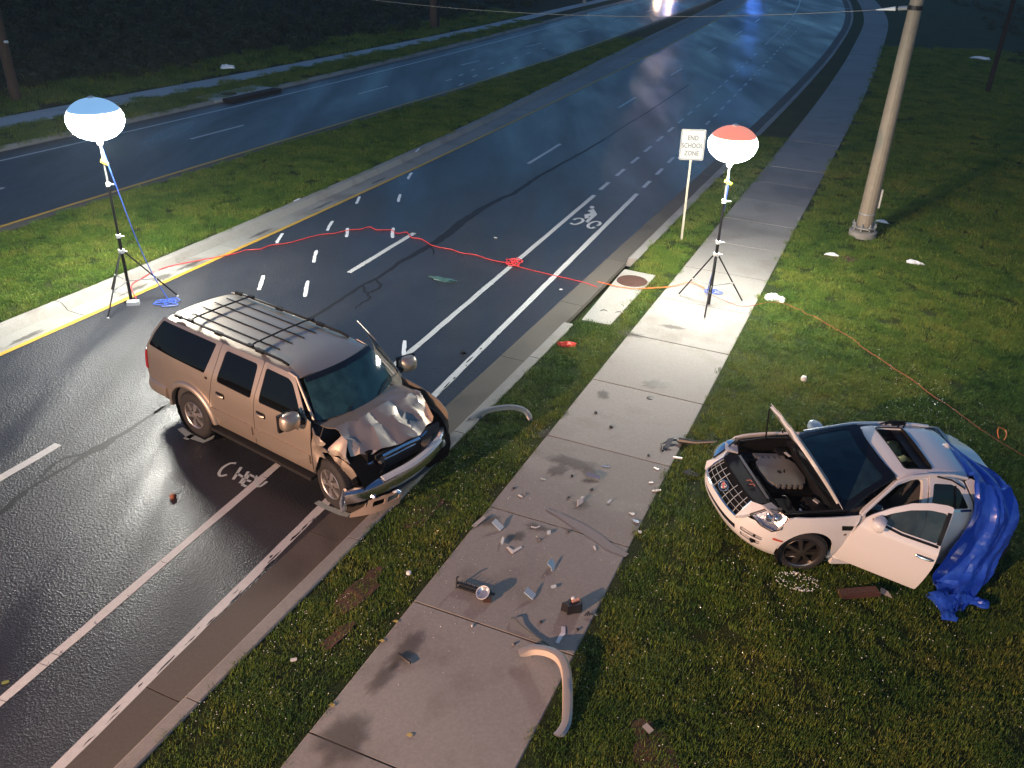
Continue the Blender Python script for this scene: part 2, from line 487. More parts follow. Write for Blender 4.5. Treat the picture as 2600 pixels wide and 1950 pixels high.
def ysamples(y0, y1, near=0.5, far=3.0):
    out = [y0]
    while out[-1] < y1 - 1e-6:
        st = near if out[-1] < 35 else far
        out.append(min(y1, out[-1] + st))
    return out
def band(name, fa, fb, za, zb, m, y0=-14, y1=140, n=1, k='structure', zf=None, parent=None):
    ys = ysamples(y0, y1); mb = MB(); v = []; f = []
    for y in ys:
        for j in range(n + 1):
            t = j / n; x = fa(y) * (1 - t) + fb(y) * t
            z = za * (1 - t) + zb * t
            if zf: z += zf(x, y)
            v.append((x, y, z))
    for i in range(len(ys) - 1):
        for j in range(n):
            a = i * (n + 1) + j
            f.append((a, a + 1, a + n + 2, a + n + 1))
    mb.add(v, f)
    o = mb.build(name, m, parent, smooth=60)
    if k: o['kind'] = k
    return o

# base terrain to the horizon
mb = MB(); S = 700
mb.add([(-S, -S, -.5), (S, -S, -.5), (S, S, -.5), (-S, S, -.5)], [(0, 1, 2, 3)])
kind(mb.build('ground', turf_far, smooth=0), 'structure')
band('road', lambda y: yel(y) - .062, asph, 0, 0, asphalt, n=10, k='structure')
band('far_road', ffoot, lambda y: fyel(y) + .08, 0, 0, asphalt, n=8)
band('verge', lambda y: kerb(y) - .02, lambda y: swl(y) + .06, .10, .105, turf, n=5, zf=lambda x, y: .012 * wob(2 * x, 2 * y))
band('median', lambda y: fmed(y), lambda y: mback(y) + .02, .03, .11, turf, n=10, zf=lambda x, y: .03 * wob(x, y))
band('far_gutter', lambda y: fyel(y) + .08, lambda y: fmed(y) + .03, .001, .001, conc_gut)
band('far_verge', lambda y: fswn(y) - .05, lambda y: fkerb(y) + .02, .11, .11, turf, n=4, zf=lambda x, y: .02 * wob(x, y))
# lawn on the right, to far out
ys = ysamples(-14, 140, 0.35, 3.0)
ds = [-.05, 0.25, .5, .8, 1.15, 1.5, 1.9, 2.3, 2.7, 3.1, 3.5, 3.9, 4.4, 4.9, 5.5, 6.2, 7, 8, 9.5, 11, 13, 16, 20, 26, 34, 45, 60, 90, 150]
v = []; f = []
for y in ys:
    for d in ds:
        x = swr(y) + d; v.append((x, y, lawn_z(x, y)))
n = len(ds)
for i in range(len(ys) - 1):
    for j in range(n - 1):
        a = i * n + j; f.append((a, a + 1, a + n + 1, a + n))
kind(MB().add(v, f).build('lawn', turf, smooth=60), 'structure')
# bank on the far left, rising into the dark
def bank_z(d): return .12 + .10 * max(0, d - 1.0) + .004 * max(0, d - 4) ** 2 * .6
ys = ysamples(-14, 140, 1.0, 3.0); ds = [-.05, .6, 1.2, 2, 3, 4.5, 6, 8, 10, 13, 16, 20, 26]
v = []; f = []
for y in ys:
    for d in ds:
        x = fswf(y) - d; v.append((x, y, bank_z(d) + .06 * wob(.7 * x, .7 * y) * smooth01(d / 3)))
n = len(ds)
for i in range(len(ys) - 1):
    for j in range(n - 1):
        a = i * n + j; f.append((a, a + n, a + n + 1, a + 1))
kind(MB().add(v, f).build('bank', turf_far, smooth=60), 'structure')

# ------------------------------------------------------------------ concrete pieces laid one by one: kerb stones, gutter slabs, paving slabs
def arc_joints(fm, y0, y1, step, start):
    ys = [start]; y = start
    while y < y1:
        dx = (fm(y + .1) - fm(y)) / .1; y += step / math.hypot(1, dx); ys.append(y)
    y = start; pre = []
    while y > y0:
        dx = (fm(y + .1) - fm(y)) / .1; y -= step / math.hypot(1, dx); pre.append(y)
    return pre[::-1] + ys
def strip_piece(name, fa, fb, ya, yb, prof, m, parent, skew=0.0, n=3):
    """prof: list of (t, z) across from fa to fb, top surface and sides"""
    v = []; f = []; k = len(prof)
    for i in range(n + 1):
        for (t, z) in prof:
            y = ya + (yb - ya) * i / n + skew * t
            v.append((fa(y) * (1 - t) + fb(y) * t, y, z))
    for i in range(n):
        for j in range(k - 1):
            a = i * k + j; f.append((a, a + 1, a + k + 1, a + k))
    f.append(tuple(range(k - 1, -1, -1))); f.append(tuple(n * k + j for j in range(k)))
    return MB().add(v, f).build(name, m, parent, smooth=30)
def grp(name): return kind(new_obj(name, None), 'structure')
pav = grp('pavement')
J = arc_joints(swl, -8, 130, 2.165, 10.08)
for a, b in zip(J[:-1], J[1:]):
    dz = rng.uniform(-.004, .004)
    sk = -.40 * 2.2 * .92
    strip_piece('slab', swl, lambda y, q=sk: swr(y), a + .012, b - .012, [(0, 0.0), (0, .120 + dz), (.006, .128 + dz), (.994, .128 + dz), (1, .120 + dz), (1, 0.0)], conc_walk, pav, skew=sk, n=3)
gut = grp('gutter'); ker = grp('kerb')
J = arc_joints(asph, -8, 110, 3.05, 6.75)
for a, b in zip(J[:-1], J[1:]):
    strip_piece('gutter_slab', asph, foot, a + .006, b - .006, [(0, -.1), (0, .004), (.5, -.004), (1, .0), (1, -.1)], conc_gut, gut, skew=-.22, n=3)
    if b < 16.7 or a > 19.6:
        strip_piece('kerb_stone', foot, kerb, a + .007 - .22, b - .007 - .22, [(0, -.1), (0.02, .0), (.16, .115), (.26, .135), (.92, .137), (1, .125), (1, -.1)], conc_kerb, ker, skew=-.1, n=3)
    elif a < 16.6:
        strip_piece('kerb_stone', foot, kerb, a - .21, 16.5, [(0, -.1), (0.02, .0), (.16, .115), (.26, .135), (.92, .137), (1, .125), (1, -.1)], conc_kerb, ker, skew=-.1, n=3)
mg = grp('median_gutter'); mk = grp('median_kerb')
J = arc_joints(yel, -8, 110, 4.6, 16.55)
for a, b in zip(J[:-1], J[1:]):
    strip_piece('gutter_slab', mfoot, lambda y: yel(y) - .062, a + .006, b - .006, [(0, -.1), (0, -.002), (1, .003), (1, -.1)], concrete_mat('median_gutter_concrete', (0.29, 0.28, 0.255), 0.75, 0.9) if 'median_gutter_concrete' not in MATS else MATS['median_gutter_concrete'], mg, skew=-.25, n=4)
    strip_piece('kerb_stone', mback, mfoot, a + .008 + .15, b - .008 + .15, [(0, -.1), (0, .135), (.42, .142), (.60, .13), (.93, .01), (1, -.02), (1, -.1)], conc_kerb, mk, skew=-.13, n=4)
fk = grp('far_kerb')
J = arc_joints(ffoot, 14, 110, 4.6, 30.0)
for a, b in zip(J[:-1], J[1:]):
    strip_piece('kerb_stone', fkerb, ffoot, a + .01, b - .01, [(0, -.1), (0, .13), (.6, .135), (.9, .02), (1, .01), (1, -.1)], conc_kerb, fk, n=3)
fp = grp('far_pavement')
J = arc_joints(fswf, 14, 110, 1.7, 30.0)
conc_far = concrete_mat('far_concrete', (0.46, 0.45, 0.43), 0.5, 0.5)
for a, b in zip(J[:-1], J[1:]):
    strip_piece('slab', fswf, fswn, a + .01, b - .01, [(0, 0), (0, .125), (1, .125), (1, 0)], conc_far, fp, skew=-.7, n=1)

# ------------------------------------------------------------------ road paint, tar, spray marks
white_paint = mat('road_paint', (0.55, 0.55, 0.53), 0.6, var=0.22, vscale=14, bump=0.2, bscale=90)
yellow_paint = mat('yellow_road_paint', (0.52, 0.30, 0.035), 0.6, var=0.2, vscale=10, bump=0.2, bscale=90)
spray = mat('spray_paint', (0.80, 0.80, 0.80), 0.6, var=0.08, vscale=30)
spray_dim = mat('faded_spray_paint', (0.30, 0.36, 0.34), 0.7, var=0.5, vscale=25)
tar = mat('crack_sealant', (0.008, 0.008, 0.010), 0.62, var=0.3, vscale=9, bump=0.15, bscale=40)
def ribbon(name, pts, wid, z, m, parent=None, taper=0.0, jit=0.0, z1=None):
    P = [Vector((p[0], p[1])) for p in pts]; v = []; f = []; N = len(P)
    for i, p in enumerate(P):
        t = (P[min(i + 1, N - 1)] - P[max(i - 1, 0)]).normalized(); nrm = Vector((-t.y, t.x))
        wv = wid if not callable(wid) else wid(i / (N - 1))
        if taper and (i == 0 or i == N - 1): wv *= (1 - taper)
        a = wv / 2 + rng.uniform(-jit, jit); b = wv / 2 + rng.uniform(-jit, jit)
        v += [(*(p + nrm * a), z), (*(p - nrm * b), z)]
    for i in range(N - 1): f.append((2 * i, 2 * i + 1, 2 * i + 3, 2 * i + 2))
    return MB().add(v, f).build(name, m, parent, smooth=0)
def line_along(name, fn, y0, y1, wid, m, z=.004, jit=.006, parent=None):
    n = max(2, int((y1 - y0) / .35)); 
    return ribbon(name, [(fn(y0 + (y1 - y0) * i / n), y0 + (y1 - y0) * i / n) for i in range(n + 1)], wid, z, m, parent, jit=jit)
mk_ = grp('road_markings')
line_along('bike_lane_line', lambda y: bikeL(y) + .02, -10, 26.1, .125, white_paint, parent=mk_)
line_along('bike_lane_line', lambda y: bikeR(y) - .01, -10, 26.4, .135, white_paint, parent=mk_)
line_along('yellow_line', lambda y: yel(y), -10, 110, .115, yellow_paint, z=.0045, parent=mk_)
def dashes(fn, y0, y1, ln, gap, wid, m=white_paint):
    y = y0
    while y < y1:
        s = 1 / math.hypot(1, (fn(y + .2) - fn(y)) / .2)
        line_along('lane_dash', fn, y, y + ln * s, wid, m, parent=mk_); y += (ln + gap) * s
dashes(bikeL, 26.7, 58, .95, .85, .12)
dashes(bikeR, 27.1, 72, .85, .85, .12)
line_along('bike_lane_line', lambda y: bikeL(y), 62, 110, .13, white_paint, parent=mk_)
dash1 = cur([-18.6, -12.3, -9.6, -7.85, -5.67, -3.6, -.32, 2.51, 6.52, 12.55, 20.3, 27, 36])
for a, b in ((-3.6, -.9), (8.25, 11.5), (19.15, 22.1), (29.55, 32.5), (39.5, 42.0), (48.5, 50.95), (57.6, 60), (66.5, 69), (75.5, 78), (84.5, 87), (93.5, 96)):
    line_along('lane_dash', dash1, a, b, .13 if a > 15 else .15, white_paint, parent=mk_)
line_along('yellow_line', fyel, 0, 110, .12, yellow_paint, z=.0045, parent=mk_)
line_along('edge_line', fedge, 10, 110, .12, white_paint, parent=mk_)
for s in ([(-16.5, 22.2), (-15.15, 24.9)], [(-11.88, 31.4), (-10.65, 33.85)], [(-7.4, 40.7), (-6.38, 42.8)], [(-3.34, 49.6), (-2.41, 51.3)], [(.17, 57.3), (1.22, 59.3)], [(3.78, 65.3), (4.64, 66.9)], [(7.04, 72.6), (7.82, 74.4)], [(10.4, 80.5), (11.2, 82.3)]):
    ribbon('lane_dash', s, .13, .004, white_paint, mk_)
for s in ([(-3.75, 44.7), (-3.51, 45.3)], [(-3.21, 46.21), (-3.05, 46.82)], [(-2.69, 47.98), (-2.53, 48.45)], [(-3.03, 43.61), (-2.88, 44.22)], [(-2.5, 46.05), (-2.32, 46.73)], [(-1.82, 48.46), (-1.58, 49.14)], [(-1.19, 50.4), (-1.0, 51.05)], [(-0.5, 52.43), (-0.3, 53.13)], [(0.24, 54.45), (0.5, 55.13)], [(1.15, 56.49), (1.38, 57.04)]):
    ribbon('lane_dash', s, .11, .004, white_paint, mk_)
ribbon('turn_mark', [(29.6, 90.2), (31.5, 89.3)], .25, .004, white_paint, mk_)
# cyclist symbol
sym = new_obj('bike_symbol', None, mk_)
def flat(name, poly, z, m, parent): return MB().add([(x, y, z) for x, y in poly], [tuple(range(len(poly)))]).build(name, m, parent, smooth=0)
flat('rider_head', rnd([(2.11, 24.84), (2.15, 24.99), (2.24, 24.99), (2.26, 24.86), (2.22, 24.76), (2.13, 24.75)], .05), .004, white_paint, sym)
flat('rider_body', [(2.04, 24.53), (2.22, 24.73), (2.29, 24.2), (1.97, 23.42), (1.91, 23.54), (2.11, 24.08), (2.03, 24.0), (2.03, 23.86), (1.91, 23.79), (1.92, 24.16), (2.1, 24.28), (2.1, 24.4), (2.03, 24.49)], .004, white_paint, sym)
ribbon('cycle_wheel', spline([(p[0], p[1], 0) for p in [(1.50, 23.36), (1.53, 23.28), (1.61, 23.25), (1.72, 23.35), (1.83, 23.52), (1.85, 23.68), (1.81, 23.78), (1.72, 23.79), (1.64, 23.73), (1.60, 23.64)]], 4), .085, .0042, white_paint, sym)
ribbon('cycle_wheel', spline([(p[0], p[1], 0) for p in [(2.21, 23.20), (2.29, 23.29), (2.32, 23.44), (2.29, 23.54), (2.2, 23.56), (2.07, 23.44), (1.98, 23.26), (1.96, 23.09), (2.0, 22.98), (2.08, 22.99), (2.13, 23.08)]], 4), .085, .0042, white_paint, sym)
# crack sealant
ts = grp('crack_seal')
def wig(pts, k=5, a=.02): return [(p.x + rng.uniform(-a, a), p.y + rng.uniform(-a, a)) for p in spline([(x, y, 0) for x, y in pts], k)]
ribbon('sealant_strip', wig([(-6.07, 12.53), (-5.3, 14.2), (-4.3, 16.45), (-3.93, 17.3), (-3.51, 18.39), (-3.23, 18.89), (-2.86, 19.87), (-2.59, 20.43), (-2.18, 21.26), (-1.84, 22.13), (-1.54, 23.14), (-1.06, 24.33), (-.52, 25.44), (-.12, 26.09), (.37, 27.33), (1.02, 28.81), (1.74, 30.3), (2.53, 31.94), (3.31, 33.72)]), lambda t: .085 + .17 * math.exp(-((t - .52) / .13) ** 2) + .05 * math.exp(-((t - .8) / .15) ** 2), .003, tar, ts, taper=.6, jit=.012)
ribbon('sealant_strip', wig([(-5.95, 12.8), (-6.31, 11.92), (-6.48, 11.5), (-6.63, 11.27), (-6.76, 10.95), (-7.01, 10.45), (-7.11, 10.1), (-7.19, 9.74), (-7.5, 9.0), (-8.3, 7.2)]), lambda t: .06 + .12 * math.exp(-((t - .25) / .09) ** 2) + .03 * (t > .6), .003, tar, ts, taper=.6, jit=.010)
ribbon('sealant_strip', wig([(-6.48, 11.5), (-6.71, 11.23), (-6.94, 11.08), (-7.03, 10.8), (-7.04, 10.54)]), .05, .0034, tar, ts, taper=.5, jit=.008)
ribbon('sealant_strip', wig([(-3.51, 18.39), (-3.34, 18.0), (-3.13, 18.24), (-3.10, 18.48), (-3.26, 18.85)]), .07, .0034, tar, ts, jit=.008)
ribbon('sealant_strip', wig([(-3.34, 18.0), (-3.21, 17.68), (-3.35, 17.4), (-3.44, 17.07)]), lambda t: .07 - .05 * t, .0038, tar, ts, jit=.006)
ribbon('sealant_strip', wig([(-2.23, 21.25), (-2.1, 20.83), (-2.09, 20.52)]), lambda t: .07 - .04 * t, .0034, tar, ts, jit=.006)
ribbon('sealant_strip', wig([(3.31, 33.72), (5.5, 38.8), (8.5, 46)]), .07, .003, tar, ts, taper=.5, jit=.015)
for k in range(46):
    y = rng.uniform(4.5, 16); x = bikeR(y) + rng.choice((.03, .045, .055, -.02)); L_ = rng.uniform(.05, .28)
    ribbon('paint_crack', [(x + rng.uniform(-.006, .006) + (bikeR(y + L_ * q) - bikeR(y)), y + L_ * q) for q in (0, .3, .6, 1)], rng.uniform(.008, .03), .0056, tar, mk_, taper=.7, jit=.005)
for k in range(16):
    y = rng.uniform(3, 14); x = bikeL(y) + rng.uniform(-.05, .05); a = rng.uniform(-.06, .06)
    ribbon('paint_crack', [(x, y), (x + .05 + a, y - .03), (x + .09, y - .02 + a)], .009, .0056, tar, mk_, taper=.5)
# investigators' spray marks: each is a mark of its own
for s in ([(-3.49, 27.95), (-3.51, 27.16)], [(-3.55, 25.54), (-3.51, 24.78)], [(-4.72, 25.17), (-4.69, 24.46)], [(-5.06, 22.86), (-5.04, 22.05)], [(-6.15, 21.73), (-6.12, 20.98)], [(-4.56, 22.33), (-4.45, 21.59)], [(-3.34, 22.46), (-3.25, 21.65)], [(-5.01, 20.56), (-4.9, 19.72)], [(-5.88, 18.8), (-5.75, 17.94)], [(-4.79, 18.57), (-4.65, 17.65)], [(-2.18, 15.63), (-2.09, 14.80)]):
    a, b = Vector((*s[0], 0)), Vector((*s[1], 0)); m_ = (a + b) / 2 + Vector((rng.uniform(-.02, .02), 0, 0))
    ribbon('spray_mark', [(p.x, p.y) for p in spline([a, m_, b], 4)], .085, .0048, spray, mk_, taper=.3, jit=.008)
for s in ([(-6.29, 24.34), (-6.40, 24.05)], [(-3.52, 30.6), (-3.6, 30.05)]):
    ribbon('spray_mark', s, .06, .146, spray, mk_)
let = new_obj('sprayed_lettering', None, mk_)
for s in [[(-4.25, 11.13), (-4.34, 11.12), (-4.42, 11.0), (-4.43, 10.85), (-4.38, 10.78), (-4.3, 10.82)], [(-4.14, 11.03), (-4.17, 10.7)], [(-4.0, 10.92), (-4.04, 10.61)], [(-4.16, 10.86), (-4.02, 10.76)], [(-3.97, 10.84), (-4.0, 10.58)], [(-3.97, 10.84), (-3.86, 10.78)], [(-3.99, 10.71), (-3.89, 10.66)], [(-4.0, 10.58), (-3.92, 10.53)], [(-3.86, 10.82), (-3.75, 10.54), (-3.65, 10.68)]]:
    pts = [(p.x, p.y) for p in spline([(x, y, 0) for x, y in s], 5)]
    ribbon('letter_stroke', pts, .046, .0052, mat('lettering_spray', (0.50, 0.56, 0.54), 0.7, var=.2, vscale=30), let, jit=.003)
for s in ([(-5.47, 12.08), (-5.22, 11.86), (-4.94, 11.72), (-4.80, 11.90)], [(-5.26, 11.76), (-5.18, 11.90)], [(-2.80, 10.22), (-2.66, 10.10), (-2.40, 9.98), (-2.27, 9.93)]):
    ribbon('spray_mark', s, .10, .0048, spray_dim, mk_, jit=.015)
# dark tyre scuffs on the median grass and on the pavement
rubber_mark = mat('rubber_scuff', (0.055, 0.045, 0.05), 0.8, var=.4, vscale=12)
# inlet apron with manhole
ap = thing('storm_inlet', 'concrete storm inlet apron beside the kerb with a rusty manhole lid', 'storm inlet', (0, 0, 0))
apron_poly = [(1.42, 16.62), (2.0, 16.42), (3.32, 19.30), (2.62, 19.62), (2.50, 19.36)]
MB().prism(apron_poly, -.1, .134).build('apron', concrete_mat('apron_concrete', (0.31, 0.30, 0.27), 0.3, 1.2), ap, smooth=20)
iron = mat('rusty_iron', (0.085, 0.040, 0.028), 0.75, metal=0.3, var=.35, vscale=9, bump=.4, bscale=30)
MB().lathe([(0, .139), (.30, .139), (.30, .146), (.33, .146), (.355, .142), (.365, .13)], 36, (2.72, 18.88, 0)).build('manhole_lid', iron, ap)
for (x, y) in ((2.42, 18.45), (2.82, 18.42), (1.92, 17.1), (2.25, 17.05)):
    MB().tube([(x - .07, y, .136), (x - .05, y + .03, .15), (x + .03, y + .04, .155), (x + .08, y, .136)], .012, 6).build('lifting_eye', mat('galvanised', (0.42, 0.42, 0.41), .5, metal=.7, var=.2), ap)
# far storm drain
fd = thing('storm_drain', 'dark slotted storm drain set in the far kerb', 'storm drain', (-12.0, 39.4, 0))
MB().box((0, 0, .06), (.9, 3.2, .16), Matrix.Rotation(R(-27), 3, 'Z')).build('drain_slot', mat('black_void', (.008, .008, .008), .9), fd)
MB().box((-.62, 0, .07), (1.1, 3.6, .16), Matrix.Rotation(R(-27), 3, 'Z')).build('drain_slab', conc_far, fd)
MB().lathe([(0, .16), (.33, .16), (.36, .14)], 24, (-.75, -.4, 0)).build('manhole_lid', iron, fd)
# ------------------------------------------------------------------ light towers with inflated balloons
black_metal = mat('black_metal', (0.018, 0.018, 0.020), 0.45, metal=0.4, var=.2)
grey_metal = mat('grey_metal', (0.45, 0.45, 0.44), 0.4, metal=0.6, var=.15)
white_plastic = mat('white_plastic', (0.75, 0.75, 0.73), 0.45, var=.06)
def lamp_fabric(name, col, es, base):
    m = mat(name, base, 0.6, emit=col, es=es); return m
lit = lamp_fabric('lit_balloon_fabric', (1.0, 0.985, 0.88), BALLOON_L, (.8, .8, .8))
def tower(label, base, feet, zc, rb, hb, hub, c2, c3, strap, topcol, topmat, lean=(0, 0)):
    x0, y0, z0 = base
    t = thing('light_tower', label, 'light tower', (x0, y0, z0), group='balloon light towers at the crash scene')
    at = lambda z: (lean[0] * z / zc, lean[1] * z / zc, z - z0)
    MB().tube([at(z0 + .02), at(hub + .35)], .034, 12).build('mast', black_metal, t)
    MB().tube([at(hub), at(c3)], .026, 12).build('mast', black_metal, t)
    MB().tube([at(c3 - .1), at(zc - hb)], .019, 10).build('mast', grey_metal if lean else grey_metal, t)
    for z, r in ((hub, .065), (c2, .05), (c3, .045)):
        cl = MB().lathe([(0, -.035), (r, -.035), (r, .035), (0, .035)], 14, at(z)).build('collar', white_plastic, t)
        MB().tube([Vector(at(z)) + Vector((.04, 0, 0)), Vector(at(z)) + Vector((.13, -.02, .01))], .012, 8).build('knob', white_plastic, cl)
    for (fx, fy) in feet:
        f = Vector((fx - x0, fy - y0, .02)); h = Vector(at(hub - .02)); d = Vector((f.x, f.y, 0)).normalized()
        lg = MB().tube([h + d * .05, f], .017, 8).build('leg', black_metal, t)
        MB().lathe([(0, 0), (.03, 0), (.022, .05), (0, .05)], 10, (f.x, f.y, -.02)).build('foot', white_plastic, lg)
        mid = h.lerp(f, .60); MB().tube([Vector((0, 0, .46)) + d * .03, mid], .011, 6).build('brace', grey_metal, t)
        MB().lathe([(.0, -.02), (.026, -.02), (.026, .02), (0, .02)], 8, mid).build('joint', white_plastic, lg)
    # envelope
    cz = zc - z0; cx, cy0 = lean
    low = [(rb * math.cos(a), cz + hb * math.sin(a)) for a in [R(v) for v in range(-90, 14, 8)] + [R(15)]]
    low[0] = (0.0, cz - hb)
    MB().lathe(low, 28, (cx, cy0, 0)).build('lit_envelope', lit, t)
    up = [(rb * math.cos(R(v)) * (1.004), cz + hb * 1.0 * math.sin(R(v)) + .002) for v in (15, 24, 34, 44, 54, 64, 74, 84)] + [(.0, cz + hb * .98)]
    MB().lathe([(rb * math.cos(R(v_)) * 1.006, cz + hb * math.sin(R(v_)) + .003) for v_ in (14, 20, 27)], 28, (cx, cy0, 0)).build('glow_fade_band', lamp_fabric('glow_fade_fabric', (1.0, .97, .90), 3.0, (.8, .8, .8)), t)  # added ring; its emission imitates the lamp glow fading up the dome
    top = MB().lathe(up, 28, (cx, cy0, 0)).build('envelope_top', topmat, t)
    MB().lathe([(0, cz + hb * .97), (.06, cz + hb * .97), (.07, cz + hb * .97 + .03), (.03, cz + hb * .97 + .05), (0, cz + hb * .97 + .05)], 14, (cx, cy0, 0)).build('cap', white_plastic, top)
    MB().lathe([(0, cz - hb - .10), (.05, cz - hb - .10), (.075, cz - hb + .015), (0, cz - hb + .02)], 14, (cx, cy0, 0)).build('lamp_neck', grey_metal, t)
    MB().box(Vector(at(strap)) + Vector((.02, -.01, 0)), (.15, .05, .05), Matrix.Rotation(R(25), 3, 'Y')).build('strap', mat('yellow_strap', (.62, .55, .03), .6), t)
    return t
blue_top = lamp_fabric('blue_balloon_fabric', (0.30, 0.58, 0.90), .75, (.05, .16, .42))
red_top = lamp_fabric('red_balloon_fabric', (1.0, 0.36, 0.27), .85, (.5, .05, .03))
tl = tower('balloon light tower with a blue top standing at the median kerb behind the gold vehicle', (-8.29, 17.14, 0), [(-8.40, 16.21), (-7.40, 17.45), (-8.94, 17.68)], 3.84, .53, .40, 1.13, 1.46, 2.55, 3.0, None, blue_top)
tr = tower('balloon light tower with a red top standing on the pavement beside the school sign', (4.28, 17.64, .13), [(3.69, 18.14), (5.07, 17.87), (4.05, 16.88)], 3.65, .49, .36, 1.31, 1.58, 2.47, 2.87, None, red_top)
blue_cable = mat('blue_cable', (0.06, 0.13, 0.55), .5, var=.15)
red_cable = mat('red_cable', (0.72, 0.05, 0.055), .5, var=.15)
orange_cable = mat('orange_cable', (0.85, 0.17, 0.03), .5, var=.15)
MB().tube(spline([(.0, 0, 3.4), (.10, -.02, 2.9), (.22, .02, 2.1), (.36, .05, 1.3), (.55, .05, .6), (.80, .02, .05), (.85, -.05, .02)], 6), .011, 6).build('power_cable', blue_cable, tl)
MB().tube(spline([(.0, 0, 3.1), (.03, -.02, 2.6), (.02, .03, 1.9), (.05, .12, 1.2), (.02, .3, .4), (.05, .5, .02)], 6), .009, 6).build('power_cable', blue_cable, tr)
bl = thing('ballast_box', 'small white plug box at the foot of the median light tower', 'plug box', (-8.17, 16.95, 0))
MB().box((0, 0, .04), (.26, .16, .08), Matrix.Rotation(R(15), 3, 'Z'), .9).build('case', white_plastic, bl)
MB().tube([(-.1, 0, .05), (-.22, .05, .03)], .015, 6).build('plug', black_metal, bl)
def coil(name, label, cat, c, r, n, m, rad=.012, z=.012, sq=1.0, seed=1, group=None):
    g = random.Random(seed); pts = []
    for i in range(n * 12):
        a = 2 * math.pi * i / 12; rr = r * (.55 + .45 * math.sin(i * .37 + g.random()))
        pts.append((c[0] + rr * math.cos(a) + g.uniform(-.3, .3) * r, c[1] + sq * (rr * math.sin(a) + g.uniform(-.2, .2) * r), z + .012 * (i // 12) + g.uniform(0, .02)))
    o = MB().tube(spline(pts, 3), rad, 5).build(name, m); return tag(o, label, cat, group)
coil('cable_coil', 'loose blue cable coiled on the road beside the gold vehicle roof', 'cable', (-7.45, 17.03), .26, 4, blue_cable, .010, .012, .8, 3)
coil('cable_coil', 'thin blue cable coil lying on the pavement under the red topped light tower', 'cable', (4.5, 18.35), .22, 3, blue_cable, .008, .14, .8, 4)
coil('cable_coil', 'tangled bundle of red cord on the bike lane line', 'cable', (-.06, 20.07), .20, 5, red_cable, .013, .015, 1.2, 5)
def cord(name, label, pts, m, rad=.012, z=.013, jit=.012, zf=None, k=5):
    P = spline([(x, y, 0) for x, y in pts], k)
    P = [(p.x + rng.uniform(-jit, jit), p.y + rng.uniform(-jit, jit), (zf(p.x, p.y) if zf else z)) for p in P]
    return tag(MB().tube(P, rad, 5).build(name, m), label, 'cord')
cord('extension_cord', 'red extension cord snaking across the traffic lanes between the spray marks', [(-8.2, 17.2), (-8.6, 17.9), (-8.54, 18.33), (-8.43, 18.77), (-8.16, 19.18), (-7.59, 19.63), (-7.02, 20.05), (-6.73, 20.39), (-6.42, 20.49), (-6.2, 20.8), (-5.85, 20.98), (-5.57, 21.27), (-5.2, 21.67), (-4.82, 21.83), (-4.55, 22.09), (-4.36, 22.19), (-4.16, 22.24), (-3.98, 22.44), (-3.74, 22.22), (-3.38, 22.26), (-3.18, 21.99), (-2.94, 22.1), (-2.76, 21.73), (-2.47, 21.6), (-2.23, 21.25), (-1.95, 21.03), (-1.64, 20.9), (-1.38, 20.69), (-1.03, 20.58), (-.62, 20.27), (-.23, 20.11)], red_cable, .012, jit=.01, k=4)
cord('extension_cord', 'thin red cord running from the cord bundle over the kerb to the pavement light tower', [(0, 20.0), (.06, 19.87), (.82, 19.43), (1.28, 19.19), (1.64, 18.98), (1.9, 18.75)], red_cable, .009, z=.012, jit=.004)
cord('extension_cord', 'orange cord crossing the narrow grass strip beside the manhole', [(1.9, 18.7), (2.16, 18.55), (2.41, 18.42), (2.73, 18.36), (3.03, 18.40), (3.2, 18.44), (3.47, 18.51), (3.72, 18.65), (4.1, 18.85), (4.35, 18.5)], orange_cable, .011, z=.165, jit=.004)
lc = [(4.45, 18.1), (5.0, 17.55), (5.6, 17.8), (6.0, 17.75), (6.12, 17.55), (6.25, 17.4), (6.33, 17.2), (6.45, 17.12), (6.55, 16.9), (6.68, 16.62), (6.78, 16.43), (6.9, 16.2), (6.98, 15.95), (7.0, 15.77), (7.08, 15.54), (7.19, 15.27), (7.31, 14.88), (7.44, 14.57), (7.55, 14.26), (7.64, 13.82), (7.76, 13.55), (7.86, 13.23), (7.95, 12.92), (8.04, 12.64), (8.14, 12.4), (8.25, 12.15), (8.32, 12.03), (8.4, 11.85), (8.7, 11.3), (9.2, 10.4)]
lcord = cord('extension_cord', 'orange cord running across the lawn from the white bag past the wrecked white sedan', lc, mat('dull_orange_cable', (.32, .075, .025), .7), .0065, zf=lambda x, y: lawn_z(x, y) + .048, jit=.012)
MB().tube(spline([(8.16, 12.35, .17), (8.2, 12.5, .2), (8.28, 12.62, .22), (8.36, 12.55, .2), (8.3, 12.4, .18), (8.22, 12.3, .17)], 4), .009, 5).build('cord_loop', orange_cable, lcord)
